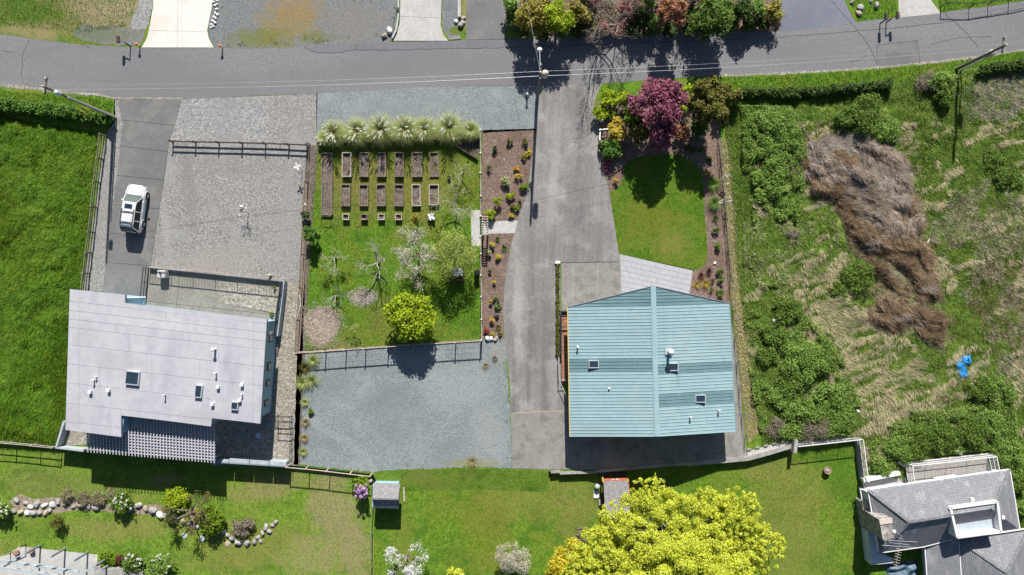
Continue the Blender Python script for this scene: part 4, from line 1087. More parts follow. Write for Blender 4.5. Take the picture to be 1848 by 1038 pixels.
# ------------------------------------------------------------------ grey roofed house, lower right corner
ge, gr = 1.9, 3.9
hs = empty('grey_roofed_house', P(1690, 930, 0), 'large house with grey hipped shingle roofs, white trim and a stone chimney', 'house')
A, B, C_ = P(1566, 884, ge), P(1822.5, 847, ge), P(1841, 957, ge)
D_, E_ = P(1641.5, 942, gr), P(1789, 918, gr)
F_, G_ = P(1586.5, 998, ge), P(1667, 987, ge)
V_ = P(1716, 930, gr)
def roofpart(pts, name='roof', mat=None):
    m = MB(); n = len(pts)
    lo = [p + Vector((0, 0, -.14)) for p in pts]
    m.add(pts + lo, [tuple(range(n)), tuple(range(n, 2 * n))[::-1]] + [(i, n + i, n + (i + 1) % n, (i + 1) % n) for i in range(n)])
    return m.build(name, mat or M['shingle'], hs)
def shingle_mat(name, rot):
    m_, nt, bs = newmat(name)
    g = nt.nodes.new('ShaderNodeNewGeometry'); mp = nt.nodes.new('ShaderNodeMapping'); mp.inputs['Rotation'].default_value = (0, 0, rot)
    nt.links.new(g.outputs['Position'], mp.inputs[0])
    br = nt.nodes.new('ShaderNodeTexBrick'); nt.links.new(mp.outputs[0], br.inputs[0])
    br.inputs['Scale'].default_value = 1.0; br.inputs['Brick Width'].default_value = .3; br.inputs['Row Height'].default_value = .15; br.inputs['Mortar Size'].default_value = .02
    br.inputs['Color1'].default_value = (.18, .188, .208, 1); br.inputs['Color2'].default_value = (.22, .228, .25, 1); br.inputs['Mortar'].default_value = (.09, .095, .108, 1)
    nz = noise_node(nt, .5, 4, .6)
    nz2 = noise_node(nt, 1.6, 5, .7, (1, .3, 1), -.14)
    c = mixc(nt, fac(nt, nz2, .52, .74), br.outputs[0], mixc(nt, .6, br.outputs[0], (.36, .365, .37)))
    c = mixc(nt, fac(nt, nz, .45, .65), c, mixc(nt, .15, c, (.13, .13, .14)))
    nt.links.new(c, bs.inputs['Base Color']); bs.inputs['Roughness'].default_value = .9
    bump(nt, bs, br.outputs[1], -.5, .03)
    return m_
sh_a = shingle_mat('shingle_along', -.145); sh_b = shingle_mat('shingle_across', 1.42)
roofpart([A, D_, E_, B][::1], 'roof', sh_a)
roofpart([A, F_, D_], 'roof', sh_b)
roofpart([F_, G_, V_, D_], 'roof', sh_a)
W_ = P(1728, 971, ge + .1)
roofpart([G_, W_, V_], 'roof', sh_b)
roofpart([B, E_, C_], 'roof', sh_b)
roofpart([E_, V_, W_, C_], 'roof', sh_a)
# lower wing and east wing
roofpart([P(1669, 989, 1.6), P(1674, 1060, 1.6), P(1736, 1060, 2.2), P(1728, 974, 2.2)], 'roof', sh_b)
K = P(1816, 1033, 3.7)
roofpart([P(1730, 974, ge), K, P(1856, 954, ge)], 'roof', sh_a)
roofpart([P(1730, 974, ge), P(1740, 1110, ge), P(1818, 1110, 3.7), K], 'roof', sh_b)
roofpart([P(1856, 954, ge), K, P(1818, 1110, 3.7), P(1885, 1110, ge)], 'roof', sh_b)
for a, b in ((A, B), (A, F_), (F_, G_), (G_, W_), (B, C_), (P(1730, 974, ge), P(1740, 1110, ge)), (P(1669, 989, 1.6), P(1674, 1060, 1.6)), (P(1728, 973, ge + .2), P(1856, 954, ge + .2))):
    m = MB(); m.beam(a + Vector((0, 0, -.04)), b + Vector((0, 0, -.04)), .09, .14); m.build('gutter', M['white'], hs)
for a, b in ((A, D_), (D_, F_), (D_, V_), (B, E_), (P(1730, 974, ge), K), (P(1856, 954, ge), K)):
    m = MB(); m.beam(a + Vector((0, 0, .03)), b + Vector((0, 0, .03)), .26, .05); m.build('ridge_cap', M['shingle'], hs)
# roof terrace sunk into the roof
M['terrace_floor'] = pmat('terrace_floor', (.36, .41, .46), .7)
tz = gr - .1
corn = [P(1714.5, 917, tz), P(1800.5, 905, tz), P(1807.5, 960, tz), P(1727, 970.5, tz)]
cc = sum(corn, Vector()) / 4
ter = empty('roof_terrace', cc - Vector((0, 0, 1.2)) - hs.location); ter.parent = hs
m = MB(); m.prism([tuple(p)[:2] for p in corn], tz - 1.6, tz - .7); m.build('floor', M['terrace_floor'], ter)
for i in range(4):
    a, b = corn[i], corn[(i + 1) % 4]
    ins = lambda p: p + (cc - p) * .02
    m = MB(); m.beam(ins(a) + Vector((0, 0, -.6)), ins(b) + Vector((0, 0, -.6)), .22, 1.3); m.build('parapet', M['white'], ter)
m = MB(); m.prism([tuple(p)[:2] for p in (P(1571, 892, ge), P(1818, 855, ge), P(1834, 952, ge), P(1845, 1100, ge), P(1750, 1110, ge), P(1738, 972, ge), P(1676, 980, ge), P(1594, 990, ge))], DROP - .1, ge - .16)
m.prism([tuple(p)[:2] for p in (P(1677, 984, 1.4), P(1734, 976, 1.4), P(1742, 1060, 1.4), P(1682, 1060, 1.4))], DROP - .1, 1.35)
m.build('wall', M['house_wall'], hs)
# stone chimney in two tiers
ch = empty('chimney', P(1557, 928, 0) - hs.location); ch.parent = hs
m = MB(); m.prism([tuple(P(*p))[:2] for p in ((1548, 902), (1567, 899), (1575, 947), (1556, 950))], DROP - .1, .9); m.build('base_tier', M['stone'], ch)
m = MB(); m.prism([tuple(P(*p))[:2] for p in ((1547, 901), (1568, 898), (1570, 912), (1549, 915))], .9, 1.0); m.build('shoulder_cap', M['tan_cap'], ch)
m = MB(); m.prism([tuple(P(*p))[:2] for p in ((1550, 915), (1570, 912), (1575, 946), (1556, 949))], .9, 3.9); m.build('stack', M['stone'], ch)
m = MB(); m.prism([tuple(P(*p))[:2] for p in ((1549, 914), (1571, 911), (1572, 920), (1550.5, 923))], 3.9, 3.99); m.build('cap', M['tan_cap'], ch)
for px, py in ((1678, 923), (1753, 901), (1808, 933)):
    c = P(px, py, 3.2 if px != 1808 else 3.0); m = MB(); m.box((c.x, c.y, c.z + .08), (.3, .3, .3), .1); m.build('roof_vent', M['white'], hs)
# bay on the west side
m = MB(); m.prism([tuple(P(*p, .8))[:2] for p in ((1566, 958), (1578, 958), (1590, 1000), (1612, 1008), (1612, 1016), (1573, 1020))], DROP, .8); m.build('bay', M['house_wall'], hs)
for a, b in (((1552, 882), (1566, 886)), ((1552, 882), (1556, 906))):
    m = MB(); m.beam(P(*a, .7), P(*b, .7), .08, .12); m.build('trim', M['white'], hs)
# antenna
t = empty('roof_antenna', P(1601, 955, 2.4), 'tall thin metal antenna mast with crossbars beside the stone chimney', 'antenna')
c = P(1600, 950, 2.2); c2 = P(1603, 962, 4.0)
m = MB(); m.tube((c.x, c.y, 2.0), (c.x, c.y, 5.0), .035, n=6); m.build('mast', M['steel'], t)
boom0, boom1 = Vector((c.x - .1, c.y + .1, 4.9)), Vector((c.x - .6, c.y - 2.9, 4.9))
m = MB(); m.tube(boom0, boom1, .03, n=6); m.build('boom', M['steel'], t)
for k in range(12):
    p = boom0.lerp(boom1, .08 + .92 * k / 11); w = 1.6 if k in (1, 3) else (.9 if k == 2 else .28)
    m = MB(); m.tube(p + Vector((-w, .05, 0)), p + Vector((w, -.15, 0)), .018, n=5); m.build('element', M['galv'] if k < 4 else M['tan_cap'], t)
m = MB(); m.lathe((c.x - .25, c.y + .15, 3.9), [(.04, 0), (.16, .06), (.18, .12)], 12); m.build('dish', M['white'], t)
# deck on the upper side of the house
dk = empty('deck', P(1712, 845), 'tan wooden deck with white railing on the upper side of the grey roofed house', 'deck')
dpx = [(1633, 834), (1782, 818), (1790, 856), (1640, 876)]
for k in range(12):
    t0, t1 = k / 12, (k + 1) / 12 - .008
    a, b = lerp(dpx[0], dpx[3], t0), lerp(dpx[1], dpx[2], t0); c_, d = lerp(dpx[1], dpx[2], t1), lerp(dpx[0], dpx[3], t1)
    m = MB(); m.prism([tuple(P(*p, .3))[:2] for p in (a, b, c_, d)], .2, .26); m.build('plank', M['deck_tan'], dk)
m = MB(); m.prism([tuple(P(*p, .3))[:2] for p in dpx], 0, .19); m.build('base', M['timber_dark'], dk)
railing('white_railing', [(1637, 866), (1633, 835), (1670, 831), (1708, 827), (1745, 822.5), (1782, 818.5), (1788, 848)], 37, 1.35, M['white'], 'white railing around the tan deck of the grey roofed house', z=.26, bal=.14, mid=(.75,))
c = P(1708, 866, .9); m = MB(); m.box(tuple(c), (2.2, .55, .9), .14); tag(m.build('deck_cabinet', M['white_trim'], None, loc=P(1708, 866, .26), bevel=.04), 'white cabinet against the house wall on the tan deck', 'cabinet')
sheet('house_walk', [(1556, 868), (1640, 850), (1645, 878), (1560, 890)], M['deck_tan'], 6)
t = empty('step_wall', P(1600, 872), 'white capped low wall beside the walk to the tan deck', 'wall')
for a, b in (((1556, 866), (1622, 853)), ((1558, 887), (1640, 874))):
    m = MB(); m.beam(P(*a, .3), P(*b, .3), .35, .6); m.build('wall_segment', M['white'], t)
t = empty('brace_beam', P(1629, 840), 'short white beams sticking out beyond the tan deck', 'beam')
for a, b in (((1621, 833), (1633, 841)), ((1724, 812), (1735, 820))):
    m = MB(); m.beam(P(*a, .3), P(*b, .3), .25, .2); m.build('beam', M['white'], t)
# tarp covered heap in front of that house
def tarp_mesh(px, py, w, l, h_, rz, z0, mat, name, label, seed):
    n = 26
    vs, fs = [], []
    for j in range(n + 1):
        for i in range(n + 1):
            a, b = i / n * 2 - 1, j / n * 2 - 1
            e = max(0, 1 - max(abs(a), abs(b)) ** 4)
            z = h_ * e ** .6 * (.75 + .35 * mn.noise(Vector((a * 1.8, b * 2.2, seed)))) + .05 * mn.noise(Vector((a * 6, b * 7, seed + 3)))
            v = Matrix.Rotation(rz, 3, 'Z') @ Vector((a * w / 2 * (1 + .12 * mn.noise(Vector((b * 3, seed, 0)))), b * l / 2 * (1 + .1 * mn.noise(Vector((a * 3, seed, 5)))), 0))
            vs.append((v.x, v.y, max(.01, z)))
    fs = [(j * (n + 1) + i, j * (n + 1) + i + 1, (j + 1) * (n + 1) + i + 1, (j + 1) * (n + 1) + i) for j in range(n) for i in range(n)]
    c = P(px, py, z0)
    m = MB(); m.add([(v[0] + c.x, v[1] + c.y, v[2] + z0) for v in vs], fs, True)
    return tag(m.build(name, mat, None, loc=c), label, 'tarp')
tarp_mesh(1622, 1028, 3.6, 2.2, 1.3, .2, DROP, M['tarp_dark'], 'tarpaulin', 'dark blue green tarpaulin heaped over things below the antenna', 2.0)
t = empty('covered_pile', P(1735, 660), 'bright blue tarpaulin over a narrow pile in the rough meadow', 'tarp')
a = tarp_mesh(1733, 664, 1.0, 2.3, .5, .28, .15, M['tarp'], 'cover', '', 7.0); b = tarp_mesh(1741, 650, 1.0, .95, .6, .1, .15, M['tarp'], 'cover', '', 4.0)
for o in (a, b):
    o.pop('category', None); o.location = o.location - t.location; o.parent = t
m = MB(); m.beam(P(1722, 648, .25), P(1731, 684, .25), .1, .1); m.build('pole', M['timber_pale'], t)

# ------------------------------------------------------------------ sheds
sd = empty('small_shed', P(699, 890, DROP), 'small shed with pale blue walls and a grey shingle gable roof', 'shed')
e_, r_ = 1.35, 2.15
m = MB(); m.prism([tuple(P(*p, DROP))[:2] for p in ((680, 866), (722, 867), (721, 905), (678, 904))], DROP, e_ - .02); m.build('wall', M['wall_blue'], sd)
N1, N2, R1, R2, S1, S2 = P(678, 872, e_), P(722, 873, e_), P(672, 900, r_), P(719, 901, r_), P(674, 917, e_ + .1), P(720, 918, e_ + .1)
def slab(parent, pts, name, mat, thick=.08):
    m = MB(); n = len(pts); lo = [p + Vector((0, 0, -thick)) for p in pts]
    m.add(pts + lo, [tuple(range(n)), tuple(range(n, 2 * n))[::-1]] + [(i, n + i, n + (i + 1) % n, (i + 1) % n) for i in range(n)])
    return m.build(name, mat, parent)
N1.x = R1.x + .05; N2.x = R2.x + .02
slab(sd, [N1, R1, R2, N2], 'roof', M['shingle_brown']); slab(sd, [R1, S1, S2, R2], 'roof', M['shingle'])  # south slope gets the darker, bluer shingle: its shade put into the colour
m = MB(); m.beam(R1 + Vector((0, 0, .02)), R2 + Vector((0, 0, .02)), .14, .05); m.build('ridge_cap', M['shingle'], sd)
for g_ in (0, 1):
    x = (N1.x + .2) if g_ == 0 else (N2.x - .2)
    m = MB(); m.add([(x, N1.y - .1, e_ - .1), (x, S1.y + .2, e_ - .1), (x, R1.y, r_ - .12), (x + .05, N1.y - .1, e_ - .1), (x + .05, S1.y + .2, e_ - .1), (x + .05, R1.y, r_ - .12)], [(0, 1, 2), (5, 4, 3), (0, 3, 4, 1), (1, 4, 5, 2), (2, 5, 3, 0)])
    m.build('gable_wall', M['wall_blue'], sd)
t = empty('timber_edging', P(725, 880, DROP), 'pale timber edging on the lawn beside the small grey shed', 'edging')
for a, b in (((728, 863), (730, 905)), ((676, 861), (728, 861))):
    m = MB(); m.beam(P(*a, DROP + .06), P(*b, DROP + .06), .14, .12); m.build('plank', M['timber_pale'], t)
rs = empty('red_shed', P(1110, 885, DROP), 'red shed with yellow trim and a brown shingle roof under the yellow tree', 'shed')
m = MB(); m.prism([tuple(P(*p, DROP))[:2] for p in ((1088, 863), (1130, 861), (1134, 925), (1090, 927))], DROP, 1.1); m.build('wall', M['red_wall'], rs)
slab(rs, [P(1089, 868.5, 1.25), P(1093, 934, 2.0), P(1140, 932, 2.0), P(1133, 867.5, 1.25)], 'roof', M['shingle_brown'])
m = MB(); m.beam(P(1089, 866, .95), P(1132, 865, .95), .1, .5); m.build('fascia_board', M['red_wall'], rs)
for x in (1087.5, 1132.5):
    m = MB(); m.beam(P(x, 862, .2), P(x + 1, 869, 1.28), .1, .14); m.build('trim', M['yellow_trim'], rs)
m = MB(); m.beam(P(1104, 865.3, 1.2), P(1108, 865.6, 1.2), .07, .03); m.beam(P(1111, 865, 1.2), P(1116, 864.6, 1.2), .07, .03); m.build('painted_mark', M['white'], rs)
for px, py, d, mt, lab, nm in ((1077, 876, (.5, .6, .6), 'galv', 'grey metal bin standing against the red shed', 'bin'), (1076, 892, (.55, .75, .12), 'white_trim', 'white board lying beside the red shed', 'board'),
                        (1082, 903, (.25, .9, .25), 'boulder', 'heap of pale rubble bags by the red shed', 'rubble_bag'), (1112, 855, (2.2, .25, .25), 'timber_dark', 'dark beam lying in shade behind the red shed', 'beam'), (1086, 854, (.5, .45, .4), 'dark_metal', 'dark metal drum in the shade behind the red shed', 'drum')):
    c = P(px, py, DROP)
    m = MB(); m.box((c.x, c.y, DROP + d[2] / 2), d, R.uniform(-.2, .2))
    if nm in ('bin', 'drum'):
        m = MB(); m.lathe((c.x, c.y, DROP), [(d[0] * .42, 0), (d[0] * .5, d[2] * .9), (d[0] * .54, d[2] * .9), (d[0] * .54, d[2]), (d[0] * .2, d[2] * 1.08)], 14)
    tag(m.build(nm, M[mt], None, loc=c, bevel=.02 if nm not in ('bin', 'drum') else 0), lab, nm.replace('_', ' '))

# ------------------------------------------------------------------ terrace and pergola in the lower left corner
sheet('corner_terrace', [(34, 986), (176, 1001), (176, 1080), (-60, 1080), (-60, 1020), (20, 1000)], M['grey_concrete'], 3, DROP)
t = empty('concrete_wall', P(230, 1022, DROP), 'grey concrete wall below the flowering shrubs at the bottom edge', 'wall')
m = MB(); m.prism([tuple(P(*p, DROP))[:2] for p in ((174, 1016), (262, 1029), (262, 1075), (174, 1075))], DROP, DROP + .5); m.build('wall_segment', M['wall_concrete'], t)
pg = empty('metal_pergola', P(90, 1020, 0), 'pale blue metal pergola frame on the terrace in the lower left corner', 'pergola')
pzz = 1.6
for a, b in (((-40, 1006), (142, 1032)), ((-40, 1018), (138, 1044))):
    m = MB(); m.beam(P(*a, pzz), P(*b, pzz), .2, .2); m.build('beam', M['wall_bluegrey'], pg)
for i in range(7):
    x = 20 + i * 25
    big = i % 2 == 0
    a = (x + 24 if big else x + 8, 999 + i * 3.6 if big else 1012 + i * 3.4); b = (x - 16, 1019 + i * 4)
    m = MB(); m.beam(P(*a, pzz + .16), P(*b, pzz + .16), .1 if big else .06, .12); m.build('rafter', M['wall_bluegrey'], pg)
for x, y in ((46, 999), (92, 1005), (134, 1012), (175, 1020)):
    p = P(x, y, pzz); m = MB(); m.box((p.x, p.y, (pzz + DROP) / 2), (.16, .16, pzz - DROP)); m.build('post', M['fascia'], pg)
m = MB(); m.beam(P(175, 1016, pzz + .1), P(138, 1044, pzz + .1), .2, .2); m.build('beam', M['wall_bluegrey'], pg)
t = empty('terrace_rail', P(20, 990, DROP), 'thin timber handrail on posts beside the lower left terrace', 'railing')
m = MB(); m.beam(P(-20, 1014, .3), P(38, 988, .3), .05, .06); m.build('rail', M['timber_pale'], t)
for x, y in ((36, 988), (8, 1001)):
    p = P(x, y, .3); m = MB(); m.box((p.x, p.y, (.3 + DROP) / 2), (.09, .09, .3 - DROP)); m.build('post', M['timber_dark'], t)
for px, py, lab in ((33, 996, 'dark red flower pot at the corner of the terrace'), (60, 992, 'terracotta pot standing on the pale terrace')):
    c = P(px, py, DROP); m = MB(); m.lathe((c.x, c.y, DROP), [(.18, 0), (.26, .35), (.28, .35), (.28, .4), (.2, .38)], 14)
    tag(m.build('flower_pot', M['orange_rust'], None, loc=c), lab, 'pot')

# ------------------------------------------------------------------ poles and cables
def utility_pole(px, py, h_, label, lamp=False, transformer=0.0, cross=True, arm=(1, 0), z0=0.0):
    b = P(px, py, z0)
    t = empty('utility_pole', b, label, 'utility pole')
    m = MB(); m.tube(b - Vector((0, 0, .3)), b + Vector((0, 0, h_)), .17, .11, 12); m.build('shaft', M['bark'], t)
    ax = Vector((arm[0], arm[1], 0)).normalized()
    top = b + Vector((0, 0, h_))
    if cross:
        m = MB(); m.beam(top - ax * .75 + Vector((0, .16, -.35)), top + ax * .75 + Vector((0, .16, -.35)), .1, .12); ca = m.build('crossarm', M['timber'], t)
    for s_ in (-.6, 0, .6):
        p = top + ax * s_ + Vector((0, .16, -.28)) if s_ else top
        m = MB(); m.lathe(tuple(p), [(.03, 0), (.07, .05), (.04, .1), (.07, .15), (.03, .2)], 8); m.build('insulator', M['white'], t)
    if transformer:
        p = b + Vector((.42, .1, h_ * transformer))
        m = MB(); m.lathe(tuple(p), [(.26, 0), (.28, .05), (.28, .75), (.3, .8), (.2, .9), (.06, .95)], 16); tr = m.build('transformer', M['tan_cap'], t)
        m = MB(); m.tube(p + Vector((.12, 0, .9)), p + Vector((.12, 0, 1.1)), .04, n=6); m.build('bushing', M['white'], tr)
        m = MB(); m.box(p + Vector((-.24, 0, .4)), (.3, .1, .1)); m.build('bracket', M['steel'], tr)
    if lamp:
        a = b + Vector((.05, .15, h_ - 1.3)); e = a + Vector((-.1, 2.0, .35))
        m = MB(); m.tube(a, e, .06, .05, 8); la = m.build('lamp_arm', M['galv'], t)
        m = MB(); m.lathe((e.x, e.y + .2, e.z - .2), [(.08, -.08), (.2, .0), (.24, .12), (.16, .24), (.08, .28)], 14); m.build('lamp_head', M['white'], la)
    return t, top
pl, tl = utility_pole(206, 211, 10.6, 'weathered utility pole leaning over the hedge at the left driveway mouth', arm=(.1, 1))
p = P(206, 211)
m = MB(); m.tube(p + Vector((.25, -.1, 0)), p + Vector((.22, -.1, 7.6)), .07, .06, 8); m.build('conduit', M['galv'], pl)
m = MB(); m.lathe((p.x + .35, p.y - .2, 9.0), [(.2, 0), (.22, .5), (.1, .6)], 12); m.build('transformer', M['galv'], pl)
pc, tc_ = utility_pole(969, 181, 9.0, 'utility pole with street lamp arm at the mouth of the main driveway', lamp=True, transformer=.86, cross=True, arm=(.05, 1))
pr, tr_ = utility_pole(1726, 125, 7.0, 'utility pole rising from the bush beside the road on the right', arm=(.1, 1), transformer=.55)
p = P(1728, 124); m = MB(); m.tube(p + Vector((.25, -.2, .0)), p + Vector((.25, -.2, 4.6)), .07, n=8); m.build('conduit', M['galv'], pr)
def cable(name, a, b, sag, r, mat, label, n=18):
    pts = [a.lerp(b, i / n) - Vector((0, 0, sag * 4 * (i / n) * (1 - i / n))) for i in range(n + 1)]
    m = MB()
    for p, q_ in zip(pts[:-1], pts[1:]): m.tube(p, q_, r, n=5, caps=False)
    return tag(m.build(name, mat, None, loc=a), label, 'cable')
z_ = lambda d: Vector((0, .16, d))
for dz, r, word in ((-.15, .006, 'upper'), (-1.5, .010, 'lower')):
    cable('power_cable', tl + z_(dz), tc_ + z_(dz), .9, r, M['cable'], f'{word} power cable from the hedge pole to the lamp pole')
    cable('power_cable', tc_ + z_(dz), tr_ + z_(dz), .8, r, M['cable'], f'{word} power cable from the lamp pole to the right hand pole')
    cable('power_cable', tl + z_(dz), tl + Vector((-22, 1.2, dz)), .4, r, M['cable'], f'{word} power cable leaving the hedge pole to the left')
    cable('power_cable', tr_ + z_(dz), tr_ + Vector((24, 6.0, dz)), .4, r, M['cable'], f'{word} power cable leaving the right hand pole past the fence')
cable('service_cable', tc_ + Vector((0, .2, -.6)), P(940, -60, 7.2), .35, .012, M['cable'], 'pale service cable crossing the road from the lamp pole to the thicket')
for px, py, lab in ((190, 219, 'yellow guy wire guard beside the hedge, nearer the pole'), (180, 222, 'yellow guy wire guard beside the hedge, farther from the pole')):
    b = P(px, py); m = MB(); m.tube(b, b + Vector((-1.1, 1.0, 1.9)), .04, n=8)
    tag(m.build('guy_guard', M['yellow_plastic'], None, loc=b), lab, 'guy wire guard')

# ------------------------------------------------------------------ street furniture
def mailbox(px, py, label, dx=0.0, dark=True):
    b = P(px, py)
    t = empty('mailbox', b, label, 'mailbox')
    m = MB(); m.box((b.x, b.y, .52), (.1, .1, 1.05)); m.build('post', M['brown_paint'], t)
    m = MB(); m.beam((b.x, b.y + .02, 1.02), (b.x + dx, b.y + .25, 1.02), .07, .08); m.build('arm', M['brown_paint'], t)
    c = Vector((b.x + dx, b.y + .25, 1.1))
    m = MB()
    pr_ = [(-.14, 0), (.14, 0), (.14, .18), (.1, .26), (0, .3), (-.1, .26), (-.14, .18)]
    vs = [(c.x + x, c.y + y_, c.z + z) for y_ in (-.32, .32) for x, z in pr_]
    n = len(pr_)
    m.add(vs, [tuple(range(n)), tuple(range(n, 2 * n))[::-1]] + [(i, n + i, n + (i + 1) % n, (i + 1) % n) for i in range(n)])
    m.build('box', M['brown_paint'], t)
    m = MB(); m.box((c.x + .16, c.y - .1, c.z + .22), (.02, .16, .12)); m.build('flag', M['red_wall'], t)
mailbox(236, 84, 'dark brown mailbox on a bent post at the road edge left of the white driveway', -.6)
mailbox(1588, 43, 'black mailbox at the road edge, left one of the pair on the corner lawn')
mailbox(1599, 41, 'black mailbox on an arm beside the concrete driveway, right one of the pair', .5)
for px, py, lab in ((253, 84, 'orange marker post at the left corner of the white driveway'), (402, 87, 'orange marker post at the right corner of the white driveway')):
    b = P(px, py); t = empty('marker_post', b, lab, 'marker post')
    m = MB(); m.tube(b, b + Vector((0, 0, .6)), .06, .05, 8); m.build('post', M['orange'], t)
    m = MB(); m.lathe((b.x, b.y, .6), [(.1, 0), (.14, .06), (.14, .16), (.06, .22)], 10); m.build('head', M['orange'], t)
    m = MB(); m.tube(b + Vector((0, 0, .36)), b + Vector((0, 0, .46)), .075, n=8); m.build('band', M['white'], t)
b = P(951.5, 174)
t = empty('bollard', b, 'white topped post standing on the blue gravel beside the lamp pole', 'bollard')
m = MB(); m.tube(b, b + Vector((0, 0, .75)), .075, n=10); m.build('post', M['galv'], t)
m = MB(); m.lathe((b.x, b.y, .75), [(.1, 0), (.12, .05), (.1, .14), (.03, .18)], 12); m.build('cap', M['white'], t)
b = P(1084, 220)
t = empty('garden_lamp', b, 'white globe lamp on a short post at the driveway edge among shrubs', 'lamp')
m = MB(); m.tube(b, b + Vector((0, 0, .45)), .06, n=8); m.build('post', M['black'], t)
m = MB(); m.lathe((b.x, b.y, .45), [(.05, 0), (.16, .06), (.2, .18), (.16, .32), (.04, .38)], 16); m.build('globe', M['white'], t)
t = empty('sign_post', P(1086, 240), 'low white wooden sign frame between the driveway and the golden shrub', 'sign frame')
for a, b in (((1081, 234), (1097, 233)), ((1083, 238), (1082, 253))):
    m = MB(); m.beam(P(*a, .6), P(*b, .6), .12, .1); m.build('bar', M['white'], t)
for x, y in ((1082, 235), (1096, 234), (1082, 253)):
    p = P(x, y); m = MB(); m.box((p.x, p.y, .3), (.1, .1, .6)); m.build('post', M['white'], t)
# garden ornaments on the gravel yard
b = P(545, 305)
t = empty('garden_ornament', b, 'white bird shaped wind ornament on a pole near the end of the dark rail fence', 'ornament')
m = MB(); m.tube(b, b + Vector((0, 0, 1.5)), .03, n=6); m.build('pole', M['white'], t)
for an in (.3, 1.9, 3.6, 5.0):
    d = Vector((math.cos(an), math.sin(an), .2)) * .4
    s_ = Vector((-d.y, d.x, 0)) * .3
    m = MB(); q_ = b + Vector((0, 0, 1.5)); m.add([q_, q_ + d * .6 + s_, q_ + d, q_ + d * .6 - s_, q_ + Vector((0, 0, .03)), q_ + d * .6 + s_ + Vector((0, 0, .03)), q_ + d + Vector((0, 0, .03)), q_ + d * .6 - s_ + Vector((0, 0, .03))],
                  [(0, 3, 2, 1), (4, 5, 6, 7), (0, 1, 5, 4), (1, 2, 6, 5), (2, 3, 7, 6), (3, 0, 4, 7)]); m.build('vane', M['white'], t)
c = P(1490, 847, DROP)
t = empty('fire_bowl', c, 'round stone fire bowl standing on the lawn below the white railing', 'fire bowl')
m = MB(); m.lathe((c.x, c.y, DROP), [(.2, 0), (.25, .1), (.36, .35), (.38, .52), (.32, .52), (.26, .4), (.05, .36)], 22); m.build('bowl', M['orange_rust'], t)
m = MB(); m.lathe((c.x, c.y, DROP + .39), [(.27, 0), (.25, .05), (.1, .09)], 12); m.build('ash', M['boulder'], t)

